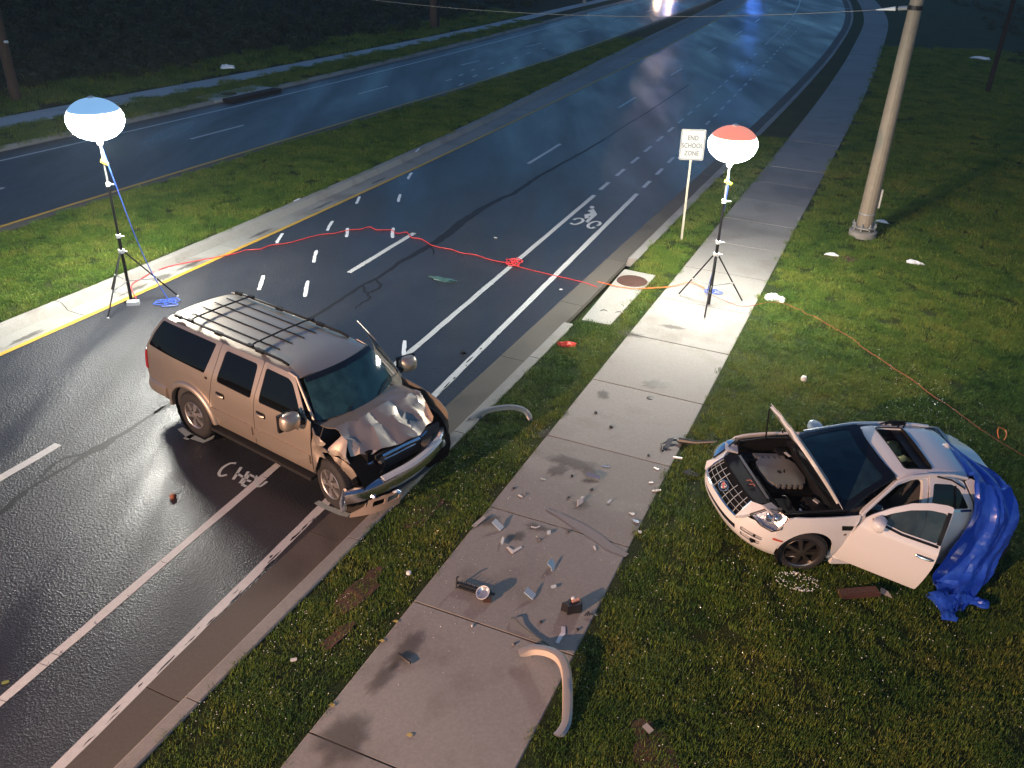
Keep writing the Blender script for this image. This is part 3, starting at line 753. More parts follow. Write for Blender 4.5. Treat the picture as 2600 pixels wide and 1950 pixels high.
# white plastic bag on the lawn
def crumple(name, label, cat, c, r, h, m, seed, sx=1.0, sy=1.0, rot=0.0, n=14):
    g = random.Random(seed); v = []; f = []
    mb = MB(); ph = [g.uniform(0, 6.28) for _ in range(8)]
    for i in range(n + 1):
        th = math.pi / 2 * i / n
        for j in range(2 * n):
            a = 2 * math.pi * j / (2 * n)
            k = 1 + .25 * math.sin(3 * a + ph[0]) + .18 * math.sin(5 * a + ph[1] + 3 * th) + g.uniform(-.12, .12)
            rr = r * k * math.cos(th) ** .7
            x, y = sx * rr * math.cos(a), sy * rr * math.sin(a)
            v.append((c[0] + x * math.cos(rot) - y * math.sin(rot), c[1] + x * math.sin(rot) + y * math.cos(rot), c[2] + max(0, h * math.sin(th) * (1 + g.uniform(-.25, .25)))))
    for i in range(n):
        for j in range(2 * n):
            k = (j + 1) % (2 * n); f.append((i * 2 * n + j, i * 2 * n + k, (i + 1) * 2 * n + k, (i + 1) * 2 * n + j))
    return tag(mb.add(v, f).build(name, m, smooth=28), label, cat)
bagm = mat('white_bag_film', (.80, .80, .82), .35, var=.1, vscale=12)
crumple('plastic_bag', 'crumpled white plastic bag on the lawn edge at the end of the orange cord', 'plastic bag', (5.84, 18.10, .10), .19, .13, bagm, 3, 1.2, .8, R(-40))

# ------------------------------------------------------------------ school zone sign
sg = thing('traffic_sign', 'white END SCHOOL ZONE sign on a thin post in the grass strip', 'traffic sign', (4.35, 21.94, .1), (0, R(-.7), R(-4)))
MB().box((0, .02, 1.05), (.055, .03, 2.2)).build('post', mat('painted_post', (.50, .46, .36), .55, metal=.2, var=.2), sg)
MB().prism(rnd([(-.305, 2.12), (.305, 2.12), (.305, 2.882), (-.305, 2.882)], .04), -.003, .003, lambda x, y, z: (x, z, y)).build('sign_board', mat('sign_white', (.40, .40, .39), .6, var=.03), sg, smooth=20)
sign_black = mat('sign_black', (.012, .012, .012), .6)
o_ = rnd([(-.288, 2.137), (.288, 2.137), (.288, 2.865), (-.288, 2.865)], .035); i_ = rnd([(-.278, 2.147), (.278, 2.147), (.278, 2.855), (-.278, 2.855)], .03)
v = [(x, -.0045, z) for x, z in o_] + [(x, -.0045, z) for x, z in i_]; n = len(o_)
MB().add(v, [(i, (i + 1) % n, n + (i + 1) % n, n + i) for i in range(n)]).build('sign_border', sign_black, sg, smooth=0)
for txt, z, w_ in (('END', 2.615, .27), ('SCHOOL', 2.425, .45), ('ZONE', 2.235, .33)):
    cu = bpy.data.curves.new('sign_text', 'FONT'); cu.body = txt; cu.size = .165; cu.align_x = 'CENTER'; cu.extrude = .0006
    cu.materials.append(sign_black)
    to = bpy.data.objects.new('tmp_text', cu); me = bpy.data.meshes.new_from_object(to); bpy.data.objects.remove(to); me.name = 'sign_text'
    to = new_obj('sign_text', me, sg, (0, -.0055, z)); to.rotation_euler = (R(90), 0, 0); to.scale = (.80, 1, 1)
# ------------------------------------------------------------------ steel pole, span wire, other poles
px, py = 9.40, 22.76
pz = lawn_z(px, py)
pole_m = mat('steel_pole', (.26, .215, .16), .65, metal=.1, var=.28, vscale=5, bump=.1, bscale=25)
pl_ = thing('steel_pole', 'tall tapered steel pole bolted to a round concrete footing on the lawn', 'pole', (px, py, pz))
MB().lathe([(.215, .30), (.205, 1), (.155, 6), (.115, 12.5), (0, 12.5)], 16).build('shaft', pole_m, pl_, smooth=20)
MB().lathe([(0, .255), (.33, .255), (.33, .295), (.22, .30)], 8).build('base_plate', grey_metal, pl_, smooth=20)
MB().lathe([(.36, -.5), (.36, .15), (.33, .17), (0, .17)], 28).build('footing', conc_kerb, pl_)
for k in range(8):
    a = 2 * math.pi * k / 8 + .2
    MB().lathe([(.018, .19), (.018, .40), (.0, .40)], 8, (.285 * math.cos(a), .285 * math.sin(a), 0)).build('anchor_bolt', grey_metal, pl_)
    MB().lathe([(.04, .296), (.04, .335), (.0, .335)], 6, (.285 * math.cos(a), .285 * math.sin(a), 0)).build('nut', grey_metal, pl_, smooth=0)
MB().tube([(.24, -.05, .8), (.24, -.05, 1.30)], .035, 8).build('conduit', mat('pale_conduit', (.55, .52, .45), .5, var=.2), pl_)
MB().lathe([(.205, .62), (.218, .62), (.218, .66), (.205, .66)], 20).build('band', grey_metal, pl_)
MB().lathe([(.155, 5.68), (.170, 5.68), (.170, 5.78), (.155, 5.78)], 20).build('band', black_metal, pl_)
wire_end = Vector((-20.12, 35.6, 7.2)); w0 = Vector((px - .165, py + .02, pz + 5.72)); wd = (wire_end - w0)
sw = thing('span_wire', 'thin span wire stretched from the steel pole across both roads', 'wire', tuple(w0))
pts = [Vector((wd.x * t, wd.y * t, wd.z * t - 1.43 * 4 * t * (1 - t))) for t in [i / 30 for i in range(31)]]
MB().tube(pts, .008, 5).build('wire', mat('weathered_wire', (.22, .21, .18), .6, metal=.3), sw)
u_ = (pts[1] - pts[0]).normalized()
MB().tube([u_ * .02, u_ * .22], .05, 8).build('clamp', grey_metal, sw)
MB().tube([u_ * .28, u_ * .45, u_ * .72], .055, 8, .012).build('insulator', white_plastic, sw)
wood = mat('pole_wood', (.075, .045, .030), .9, var=.35, vscale=7, bump=.5, bscale=30)
def wood_pole(label, x, y, z, r, h, m=wood):
    t = thing('utility_pole', label, 'utility pole', (x, y, z))
    MB().lathe([(r * 1.05, -.4), (r, .6), (r * .8, h), (0, h)], 14).build('shaft', m, t)
    return t
t1 = wood_pole('reddish wooden utility pole at the far left edge holding the span wire', -20.3, 35.7, .2, .20, 10)
MB().tube([(.2, -.2, 2.3), (.34, -.26, 2.32)], .05, 8).build('insulator', white_plastic, t1)
t2 = wood_pole('thick wooden utility pole beyond the far pavement', -6.15, 63.5, .2, .26, 11)
MB().tube([(.3, .3, 0), (.3, .3, 9)], .08, 8).build('riser_conduit', black_metal, t2)
wood_pole('slim dark pole standing alone in the dark part of the lawn', 23.57, 45.9, lawn_z(23.57, 45.9), .12, 9, mat('dark_pole', (.018, .014, .012), .9))
wood_pole('pale slim pole on the far pavement near the top of the bend', 5.35, 84.4, .12, .17, 8, mat('pale_pole', (.30, .28, .26), .6, metal=.2, var=.2))
# ------------------------------------------------------------------ wheels
rubber = mat('tyre_rubber', (.022, .021, .021), .75, var=.35, vscale=14, bump=.3, bscale=45)
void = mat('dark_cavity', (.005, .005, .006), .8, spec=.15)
def wheel(parent, c, r, wd, rr, spokes, sgn, steer=0.0, rim_m=None, style='hole'):
    """tyre with tread and sidewall, spoked rim, hub; a part with sub-parts"""
    wz = new_obj('wheel', None, parent, c); wz.rotation_euler = (0, 0, steer)
    h = wd / 2; s = sgn
    prof = [(rr * .96, -h * .8), (rr * 1.04, -h), (r * .80, -h * 1.04), (r * .93, -h * .98), (r * .985, -h * .80), (r, -h * .5), (r, 0), (r, h * .5), (r * .985, h * .80), (r * .93, h * .98), (r * .80, h * 1.04), (rr * 1.04, h), (rr * .96, h * .8)]
    ty = MB().lathe(prof, 40, axis='y').build('tyre', rubber, wz)
    mb = MB()
    n = 44
    for k in range(n):
        a = 2 * math.pi * k / n
        for q in (-.5, .5):
            m3 = Matrix.Rotation(-a - (.06 if q > 0 else 0), 3, 'Y')
            mb.box(m3 @ Vector((r + .003, q * h * .95, 0)), (.012, h * .62, 2 * math.pi * r / n * .6), m3)
    mb.build('tread', rubber, wz, smooth=0)['kind'] = 'stuff'
    f = s * h * .78
    MB().lathe([(rr, s * h * .98), (rr * .985, s * h * 1.02), (rr * .93, s * h * .95), (rr * .90, f - s * .05), (rr * .88, f - s * .10)] if s > 0 else [(rr * .88, f + .10), (rr * .90, f + .05), (rr * .93, -h * .95), (rr * .985, -h * 1.02), (rr, -h * .98)], 36, axis='y').build('rim', rim_m, wz)
    MB().lathe([(0, f - s * .11), (rr * .9, f - s * .11)], 28, axis='y').build('brake_disc', mat('brake_dark', (.03, .028, .028), .5, metal=.6), wz)
    mb = MB()
    for k in range(spokes):
        a = 2 * math.pi * k / spokes + .3; m3 = Matrix.Rotation(-a, 3, 'Y'); w1, w2 = (rr * .30, rr * .40) if style == 'hole' else (rr * .20, rr * .26)
        L_ = [(rr * .16, -w1 / 2), (rr * .93, -w2 / 2), (rr * .93, w2 / 2), (rr * .16, w1 / 2)]
        v = []
        for y0, y1 in ((f - s * .035, f + s * .012), ):
            v = [m3 @ Vector((x, (y0 if i < 0 else y0), z)) for i, (x, z) in enumerate(L_)] + [m3 @ Vector((x, y1 + (s * .015 if x < rr * .5 else -s * .01), z * .86)) for (x, z) in L_]
        mb.add(v, [(0, 1, 2, 3), (7, 6, 5, 4), (0, 4, 5, 1), (1, 5, 6, 2), (2, 6, 7, 3), (3, 7, 4, 0)])
    mb.build('spokes', rim_m, wz, smooth=35)
    MB().lathe([(0, f + s * .035), (rr * .20, f + s * .03), (rr * .24, f), (rr * .24, f - s * .04)] if s > 0 else [(rr * .24, f + .04), (rr * .24, f), (rr * .20, f - .03), (0, f - .035)], 20, axis='y').build('hub_cap', rim_m, wz)
    for k in range(6 if style == 'hole' else 0):
        a = 2 * math.pi * k / 6; MB().lathe([(0, f + s * .03), (.012, f + s * .03), (.012, f - s * .02)] if s > 0 else [(.012, f + .02), (.012, f - .03), (0, f - .03)], 6, (rr * .34 * math.cos(a), 0, rr * .34 * math.sin(a)), axis='y').build('lug_nut', black_metal, wz)
    return wz
# ------------------------------------------------------------------ gold sport utility vehicle, front wrecked
paint = mat('champagne_paint', (.49, .42, .345), .47, metal=.82, var=.04, vscale=3, coat=.5)
chrome = mat('chrome', (.78, .78, .80), .10, metal=1.0)
chrome_w = mat('scratched_chrome', (.70, .72, .76), .22, metal=1.0, var=.15, rvar=.12, vscale=9)
alloy = mat('alloy_rim', (.58, .55, .52), .32, metal=.85, var=.08)
trim = mat('black_trim', (.010, .010, .011), .5, var=.2, spec=.3)
dglass = mat('privacy_glass', (.003, .003, .004), .03, spec=.30)
cglass = glass_mat('clear_car_glass', (.50, .62, .60), .03, .75, .05, (.16, .24, .24))
wglass = glass_mat('cracked_windscreen', (.45, .68, .68), .07, .74, .30, (.08, .24, .27))  # teal diffuse film painted in to brighten the glass
seatm = mat('beige_upholstery', (.22, .19, .15), .85, var=.2)
greyint = mat('grey_interior', (.05, .05, .052), .8, var=.2)
airbag = mat('airbag_cloth', (.62, .58, .48), .9, var=.12, bump=.3, bscale=18)
red_lens = mat('red_lens', (.42, .010, .012), .15, coat=.5)
clear_lens = mat('clear_lens', (.62, .62, .62), .08, metal=.55, var=.25, vscale=14)
SX, SY, SA = -3.191, 11.740, -0.6058
suv = thing('wrecked_suv', 'gold sport utility vehicle stopped across the lanes with a crushed bonnet and front', 'suv', (SX, SY, 0), (0, 0, SA))
W1 = pchip([(.28, .90), (.40, .945), (.55, .968), (.75, .980), (.95, .983), (1.10, .976), (1.22, .962), (1.29, .945), (1.34, .925), (1.5, .840), (1.70, .735), (1.76, .695), (1.80, .65)])
def wsu(x, z):
    k = 1.0
    if x > 1.2: k -= .05 * ((x - 1.2) / 1.1) ** 2
    if x < -1.9: k -= .055 * ((-1.9 - x) / .9) ** 2
    return W1(z) * k
def side(s, off=0.0): return lambda x, z: (x, s * (wsu(x, z) + off), z)
def arc(cx, cz, r, a0, a1, n=12): return [(cx + r * math.cos(R(a0 + (a1 - a0) * i / n)), cz + r * math.sin(R(a0 + (a1 - a0) * i / n))) for i in range(n + 1)]
HX, HY = 1.115, .95      # front door hinge (driver's side opens)
def swing(fm, ang):
    ca, sa = math.cos(ang), math.sin(ang)
    def g(u, v):
        x, y, z = fm(u, v); dx, dy = x - HX, y - HY
        return (HX + dx * ca - dy * sa, HY + dx * sa + dy * ca, z)
    return g
fdoor = rnd([(1.105, .44), (1.12, 1.0), (1.125, 1.29), (1.00, 1.335), (.62, 1.735), (.50, 1.765), (-.045, 1.775), (-.062, 1.3), (-.085, 1.0), (-.135, .44)], .03, 3)
fwin = rnd([(.02, 1.71), (.50, 1.70), (.60, 1.66), (.955, 1.285), (.955, 1.245), (.03, 1.235)], .04, 3)
rdoor = rnd([(-.055, 1.775), (-.072, 1.3), (-.095, 1.0), (-.145, .44), (-1.165, .43), (-1.165, .80), (-1.09, 1.05), (-1.035, 1.30), (-1.005, 1.775)], .03, 3)
rwin = rnd([(-.885, 1.71), (-.165, 1.71), (-.145, 1.235), (-.935, 1.25)], .06, 4)
arch_r = arc(-1.655, .40, .515, 8, 180 - 4, 14)
quarter = [(-1.015, 1.775), (-1.045, 1.30), (-1.10, 1.05), (-1.175, .80), (-1.175, .47)] + arch_r + [(-2.30, .48), (-2.80, .50), (-2.83, .80), (-2.80, 1.10), (-2.755, 1.30), (-2.66, 1.55), (-2.50, 1.775)]
qwin = rnd([(-2.70, 1.315), (-2.62, 1.52), (-2.475, 1.735), (-1.13, 1.735), (-1.235, 1.29)], .035, 3)
OPEN = R(-25)
for s in (-1, 1):
    o3 = (0, s, 0)
    fm = side(s)
    if s > 0: fm = swing(fm, OPEN)
    fd_ = panel('front_door', fm, fdoor, paint, suv, [fwin], out=o3 if s < 0 else (.4, 1, 0))
    fi = side(s, -.012)
    if s > 0: fi = swing(fi, OPEN)
    panel('window', fi, fwin, cglass if s > 0 else mat('tinted_front_glass', (.004, .005, .005), .03, spec=.32), fd_, thick=.004, out=o3 if s < 0 else (.4, 1, 0))
    if s > 0: fd_['label'] = 'open driver door'
    rd = panel('rear_door', side(s), rdoor, paint, suv, [rwin], out=o3)
    panel('window', side(s, -.008), rwin, dglass, rd, thick=.004, out=o3)
    qp = panel('quarter_panel', side(s), quarter, paint, suv, [qwin], out=o3)
    panel('window', side(s, -.004), qwin, dglass, qp, thick=.004, out=o3)
    # body side mouldings
    for a, b in ((-1.14, -.16), (-.12, 1.09)):
        if s > 0 and a > -.2: continue
        panel('side_moulding', side(s, .028), rnd([(a, .585), (b, .60), (b, .765), (a, .75)], .03, 3), paint, fd_ if a > -.2 else rd, thick=.024, out=o3)
        if True:
            panel('moulding_groove', side(s, .0305), [(a + .05, .662), (b - .05, .672), (b - .05, .684), (a + .05, .674)], paint, fd_ if a > -.2 else rd, thick=.002, out=o3)
    # wheel arch flare at the rear
    fl = MB(); v = []; f = []
    A = [R(a) for a in range(4, 181, 8)]
    for a in A:
        for (rr_, off) in ((.50, -.04), (.505, .045), (.55, .055), (.585, .035), (.60, -.005)):
            x, z = -1.655 + rr_ * math.cos(a) * 1.02, .40 + rr_ * math.sin(a)
            v.append((x, s * (wsu(x, max(z, .45)) + off), z))
    for i in range(len(A) - 1):
        for j in range(4):
            q = (i * 5 + j, i * 5 + j + 1, (i + 1) * 5 + j + 1, (i + 1) * 5 + j); f.append(q if s > 0 else q[::-1])
    fl.add(v, f).build('wheel_arch_flare', paint, suv, smooth=45)
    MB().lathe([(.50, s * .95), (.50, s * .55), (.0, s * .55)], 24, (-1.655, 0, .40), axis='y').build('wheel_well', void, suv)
    # door handles
    for hx, par in ((-.86, rd), (.07, fd_)):
        if s > 0 and hx > 0: continue
        hb = panel('handle_recess', side(s, .003), rnd([(hx - .105, 1.00), (hx + .105, 1.00), (hx + .105, 1.09), (hx - .105, 1.09)], .035, 3), trim, par, thick=.004, out=o3)
        MB().tube([(hx - .085, s * (wsu(hx, 1.05) + .012), 1.045), (hx - .03, s * (wsu(hx, 1.05) + .030), 1.05), (hx + .05, s * (wsu(hx, 1.05) + .030), 1.05), (hx + .09, s * (wsu(hx, 1.05) + .012), 1.045)], .020, 8).build('handle', paint, par)
    # running board, tail lamp, roof rail
    MB().box((-.02, s * .965, .36), (2.25, .13, .05)).build('running_board', mat('board_black', (.006, .006, .006), .8), suv, smooth=0)
    panel('tail_lamp', side(s, .012), rnd([(-2.845, .86), (-2.775, .86), (-2.745, 1.20), (-2.80, 1.20)], .02, 2), red_lens, suv, thick=.02, out=o3)
    MB().box((-2.80, s * .80, 1.03), (.05, .18, .34)).build('tail_lamp', red_lens, suv)
    MB().tube([(-2.30, s * .60, 1.825), (-2.22, s * .60, 1.852), (-1.2, s * .60, 1.858), (-.2, s * .60, 1.855), (.22, s * .60, 1.842), (.36, s * .60, 1.815)], .021, 8).build('roof_rail', trim, suv)
    for x in (-2.2, -1.2, -.25): MB().box((x, s * .60, 1.85), (.16, .055, .05)).build('rail_foot', trim, suv, smooth=0)
# roof with swage lines
def roof(x, y):
    z = 1.832 - .030 * (y / .7) ** 2 - .070 * max(0, (abs(y) - .52) / .16) ** 2 * .55
    if x > .25: z -= .060 * ((x - .25) / .50) ** 2
    if x < -2.0: z -= .055 * ((-2.0 - x) / .5) ** 2
    return (x, y, z)
rf = panel('roof', roof, rnd([(.66, -.69), (.76, -.4), (.80, 0), (.76, .4), (.66, .69), (-2.46, .665), (-2.54, .3), (-2.55, 0), (-2.54, -.3), (-2.46, -.665)], .07, 4), paint, suv, out=(0, 0, 1), thick=.02, step=.1)
for y in (-.36, -.12, .12, .36):
    MB().box((-1.17, y, roof(-1.17, y)[2] + .010), (2.14, .016, .010)).build('skid_strip', trim, rf, smooth=0)
for x in (-1.90, -.47):
    MB().tube([(x, -.60, 1.868), (x, -.5, 1.882), (x, 0, 1.892), (x, .5, 1.882), (x, .60, 1.868)], .014, 8).build('cross_bar', trim, rf)
    for s in (-1, 1): MB().box((x, s * .60, 1.872), (.11, .06, .036)).build('bar_clamp', trim, rf, smooth=0)
for s in (-1, 1):    # gutter between side and roof
    MB().tube([(.46, s * .685, 1.765), (.62, s * .69, 1.735), (.84, s * .765, 1.52), (1.08, s * .845, 1.27)], .022, 6).build('a_pillar', paint, suv)
# windscreen, with a shade band and a painted teal sheen
def ws(u, v):        # u across -1..1, v 0 top .. 1 bottom
    x = (.72 + .10 * (1 - u * u)) * (1 - v) + (1.075 + .20 * (1 - u * u)) * v; y = u * ((.665) * (1 - v) + .795 * v); z = 1.762 * (1 - v) + 1.225 * v + .02 * (1 - u * u) * (1 - v)
    return (x + .03 * math.sin(math.pi * v), y, z)
panel('windscreen', ws, rnd([(-1, 0), (1, 0), (1, 1), (-1, 1)], .08, 3), wglass, suv, out=(1, 0, 1), thick=.006, step=.14)
panel('windscreen_band', lambda u, v: tuple(Vector(ws(u, v)) + Vector((.004, 0, .006))), [(-.985, .012), (.985, .012), (.985, .12), (-.985, .12)], mat('sun_band', (.008, .012, .02), .05), suv, out=(1, 0, 1), thick=.002, step=.15)
for yy in (-.35, .3):
    MB().tube([(1.26 - .1 * yy * yy, yy, 1.245), (1.18, yy + .25, 1.32), (1.1, yy + .55, 1.315)], .010, 6).build('wiper', trim, suv)
# tailgate and rear bumper
def tail(y, z): return (-2.80 - .03 * (1 - (y / .9) ** 2) + (.05 if z < .9 else .05 + .32 * max(0, (z - 1.28) / .5)), y, z)
panel('tailgate', tail, rnd([(-.86, .60), (.86, .60), (.80, 1.29), (.60, 1.76), (-.60, 1.76), (-.80, 1.29)], .05, 3), paint, suv, [rnd([(-.72, 1.30), (.72, 1.30), (.57, 1.70), (-.57, 1.70)], .04, 3)], out=(-1, 0, 0))
panel('rear_glass', lambda y, z: (tail(y, z)[0] + .01, y, z), rnd([(-.72, 1.30), (.72, 1.30), (.57, 1.70), (-.57, 1.70)], .04, 3), dglass, suv, out=(-1, 0, 0))
bp_ = [(-2.30, -.955, .57), (-2.62, -.955, .58), (-2.84, -.88, .58), (-2.92, -.5, .58), (-2.94, 0, .58), (-2.92, .5, .58), (-2.84, .88, .58), (-2.62, .955, .58), (-2.30, .955, .57)]
def bar(path, prof):
    P = [Vector(p) for p in path]; v = []; f = []; n = len(prof)
    for i, p in enumerate(P):
        t = (P[min(i + 1, len(P) - 1)] - P[max(i - 1, 0)]); t.z = 0; t.normalize(); o = Vector((t.y, -t.x, 0))
        for a, b in prof: v.append(p + o * a + Vector((0, 0, b)))
    for i in range(len(P) - 1):
        for j in range(n):
            k = (j + 1) % n; f.append((i * n + j, i * n + k, (i + 1) * n + k, (i + 1) * n + j))
    f.append(tuple(range(n - 1, -1, -1))); f.append(tuple((len(P) - 1) * n + j for j in range(n)))
    return MB().add(v, f)
bprof = [(-.10, .11), (.0, .12), (.035, .09), (.045, 0), (.035, -.08), (.0, -.11), (-.10, -.10)]
bar(spline(bp_, 3)[::-1], bprof).build('rear_bumper', paint, suv)
bar([(p[0] - .0, p[1] * 1.0, p[2] + .105) for p in bp_[2:-2]][::-1], [(-.1, .02), (.03, .02), (.035, 0), (-.1, 0)]).build('bumper_step', chrome, suv)
# inner shell, floor, dash, seats
v = []; f = []
xs_ = [-2.72, -2.3, -1.6, -.8, 0, .6, 1.15]
for x in xs_:
    for y, z in ((-wsu(x, .6) + .07, .36), (-wsu(x, .9) + .06, 1.0), (wsu(x, .9) - .06, 1.0), (wsu(x, .6) - .07, .36)): v.append((x, y, z))
for i in range(len(xs_) - 1):
    for j in range(4): f.append((i * 4 + j, i * 4 + (j + 1) % 4, (i + 1) * 4 + (j + 1) % 4, (i + 1) * 4 + j))
f += [(3, 2, 1, 0), tuple(4 * (len(xs_) - 1) + j for j in range(4))]
MB().add(v, f).build('body_shell', greyint, suv, smooth=0)
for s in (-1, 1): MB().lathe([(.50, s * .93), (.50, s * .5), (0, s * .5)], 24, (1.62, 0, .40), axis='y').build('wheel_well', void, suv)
MB().box((.98, 0, 1.08), (.42, 1.66, .24), None, .86).build('dashboard', greyint, suv, smooth=0)
for y in (-.42, .42):
    st = MB().box((.15, y, 1.02), (.52, .54, .18), None, .94).build('seat', seatm, suv, smooth=0)
    MB().box((-.16, y, 1.32), (.16, .54, .58), Matrix.Rotation(R(-14), 3, 'Y'), .85).build('backrest', seatm, st, smooth=0)
    MB().box((-.24, y, 1.66), (.11, .28, .16), None, .85).build('headrest', seatm, st, smooth=0)
sw_ = MB().tube([(.72 + .06 * math.cos(a), .42 + .19 * math.sin(a), 1.20 + .19 * math.cos(a)) for a in [2 * math.pi * i / 20 for i in range(21)]], .018, 6, cap=False).build('steering_wheel', trim, suv)
def cloth(name, m, c, ax, ay, par, seed, amp=.05, n=9):
    g = random.Random(seed); ax, ay = Vector(ax), Vector(ay); nz = ax.cross(ay).normalized(); c = Vector(c)
    P = [[c + ax * (i / n - .5) + ay * (j / n - .5) + nz * (amp * (math.sin(5 * i / n + g.random()) + math.sin(7 * j / n + 2 * g.random())) + g.uniform(-amp, amp) * .6) for j in range(n + 1)] for i in range(n + 1)]
    v = [p for r in P for p in r] + [p - nz * .008 for r in P for p in r]; k = (n + 1) ** 2; f = []
    for i in range(n):
        for j in range(n):
            q = (i * (n + 1) + j, (i + 1) * (n + 1) + j, (i + 1) * (n + 1) + j + 1, i * (n + 1) + j + 1); f.append(q); f.append(tuple(a + k for a in q[::-1]))
    rim = [i for i in range(n)] + [i * (n + 1) + n for i in range(n)] + [n * (n + 1) + n - i for i in range(n)] + [(n - i) * (n + 1) for i in range(n)]
    for a in range(len(rim)):
        b = (a + 1) % len(rim); f.append((rim[b], rim[a], rim[a] + k, rim[b] + k))
    return MB().add(v, f).build(name, m, par, smooth=35)
cloth('airbag', airbag, (.62, -.10, 1.38), (.06, .16, .1), (0, .05, -.30), suv, 5, .03)
cloth('airbag', airbag, (.66, .42, 1.25), (.02, .34, .03), (.1, 0, -.28), suv, 6, .03)
cloth('loose_cloth', mat('dark_blue_cloth', (.03, .05, .10), .9), (.75, -.45, 1.25), (.2, .36, 0), (.1, 0, -.2), suv, 8, .03)
# bonnet: flat at the back, folded and torn at the front
RH = random.Random(21)
CR = [(RH.uniform(1.5, 2.1), RH.uniform(-.8, .7), RH.uniform(-.045, .04), RH.uniform(.07, .16)) for _ in range(46)]
HL = pchip([(-.82, 1.70), (-.66, 1.84), (-.5, 1.93), (-.3, 2.03), (-.1, 2.08), (.15, 2.12), (.40, 2.08), (.62, 2.02), (.80, 1.86)])
def hood(x, y):
    xc = 1.50 + .12 * y; xl = HL(y)
    z = 1.235 - .045 * max(0, x - 1.05) - .045 * (y / .8) ** 2
    s_ = max(0, (x - xc) / max(.05, xl - xc))
    z += .035 * math.exp(-((x - xc) / .09) ** 2) - .27 * min(s_, 1.1) ** 1.2
    if x > 1.40:
        k = smooth01((x - 1.40) / .16)
        for (cx, cy_, a, rr_) in CR:
            d = math.hypot(x - cx, y - cy_); z += k * a * 1.15 * max(0, 1 - d / rr_)
        z += k * .04 * abs(math.sin(7.5 * y + 1.2)) - k * .02
        if x > xc: z -= .10 * max(0, 1 - math.hypot((x - 1.82) / .20, (y - .28) / .20))
    xx = x + (.02 * math.sin(9 * y) * smooth01((x - 1.5) / .3))
    return (xx, y, z)
panel('crumpled_bonnet', hood, [(1.02, -.80), (1.10, -.66), (1.22, -.3), (1.27, 0), (1.22, .3), (1.10, .66), (1.04, .81), (1.4, .815), (1.75, .80), (1.90, .77), (2.02, .62), (2.08, .40), (2.12, .15), (2.08, -.1), (2.03, -.30), (1.93, -.50), (1.86, -.66), (1.74, -.80), (1.58, -.76), (1.45, -.735), (1.25, -.78)], paint, suv, out=(0, 0, 1), thick=.012, step=.085, smooth=20, jit=.4)
# right front wing: torn remnant behind the wheel and a folded piece hanging over it
def crs(s, amp, seed):
    g = random.Random(seed); B_ = [(g.uniform(1.05, 1.95), g.uniform(.4, 1.25), g.uniform(-amp, amp), g.uniform(.08, .2)) for _ in range(26)]
    def fm(x, z):
        y = wsu(x, z)
        for (a, b, h, r_) in B_: y += h * max(0, 1 - math.hypot(x - a, z - b) / r_)
        return (x, s * y, z)
    return fm
panel('torn_wing', crs(-1, .09, 3), [(1.125, .47), (1.14, 1.22), (1.20, 1.13), (1.30, 1.14), (1.42, 1.07), (1.36, 1.0), (1.47, .95), (1.33, .90), (1.40, .82), (1.27, .80), (1.24, .66), (1.17, .52)], paint, suv, out=(0, -1, 0), step=.06, smooth=18, jit=.3)
def fold(x, z):
    b = crs(-1, .07, 9)(x, z); t = (x - 1.45)
    return (b[0] + .02, b[1] + .02 + .14 * t + (.20 * max(0, z - .95) / .2), z)
panel('folded_wing', fold, [(1.40, .98), (1.50, 1.14), (1.62, 1.10), (1.70, .98), (1.83, .80), (1.88, .68), (1.80, .60), (1.74, .50), (1.66, .56), (1.60, .66), (1.52, .76), (1.46, .88)], paint, suv, out=(0, -1, .4), step=.055, smooth=20, jit=.3)
# left wing, mostly whole
panel('left_wing', lambda x, z: (x, wsu(x, z) - .02 - .05 * max(0, x - 1.9), z), [(1.13, .47), (1.13, 1.24), (1.6, 1.17), (1.9, 1.08), (2.08, .95), (2.10, .70)] + arc(1.62, .40, .50, 20, 172, 12), paint, suv, out=(0, 1, 0))
# engine bay wreckage under the lip
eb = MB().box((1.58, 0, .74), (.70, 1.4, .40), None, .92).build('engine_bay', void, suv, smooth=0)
for (c, d, rz) in (((1.98, .1, .70), (.05, 1.25, .30), -6), ((2.0, -.3, .80), (.06, .5, .05), 8), ((1.75, -.62, .66), (.25, .28, .18), 20), ((1.80, .50, .68), (.3, .3, .2), 0), ((1.62, -.70, .80), (.3, .2, .1), -15), ((2.05, .45, .64), (.12, .3, .14), 30)):
    MB().box(c, d, Matrix.Rotation(R(rz), 3, 'Z')).build('engine_part', greyint, eb, smooth=0)
for k in range(10):
    g = RH; p = Vector((g.uniform(1.75, 2.1), g.uniform(-.8, .7), g.uniform(.62, .95)))
    MB().tube(spline([p, p + Vector((g.uniform(-.1, .1), g.uniform(-.2, .2), g.uniform(-.06, .08))), p + Vector((g.uniform(-.15, .1), g.uniform(-.3, .3), g.uniform(-.1, .05)))], 4), .012, 5).build('hose', trim, eb)
MB().tube([(2.10, -.55, .93), (2.17, -.2, .95), (2.20, .12, .93)], .020, 6).build('grille_bar', chrome, suv)
MB().tube([(2.13, -.55, .885), (2.20, -.2, .905), (2.22, .0, .90)], .012, 6).build('grille_bar', chrome, suv)
shardv = [(1.92, -.72, .80), (1.99, -.62, .84), (1.98, -.58, .74), (1.93, -.64, .66), (1.90, -.72, .70)]
MB().add(shardv + [tuple(Vector(p) - Vector((.03, 0, .01))) for p in shardv], [(0, 1, 2, 3, 4), (9, 8, 7, 6, 5)] + [(i, (i + 1) % 5, 5 + (i + 1) % 5, 5 + i) for i in range(5)]).build('lamp_shard', chrome, suv, smooth=0)
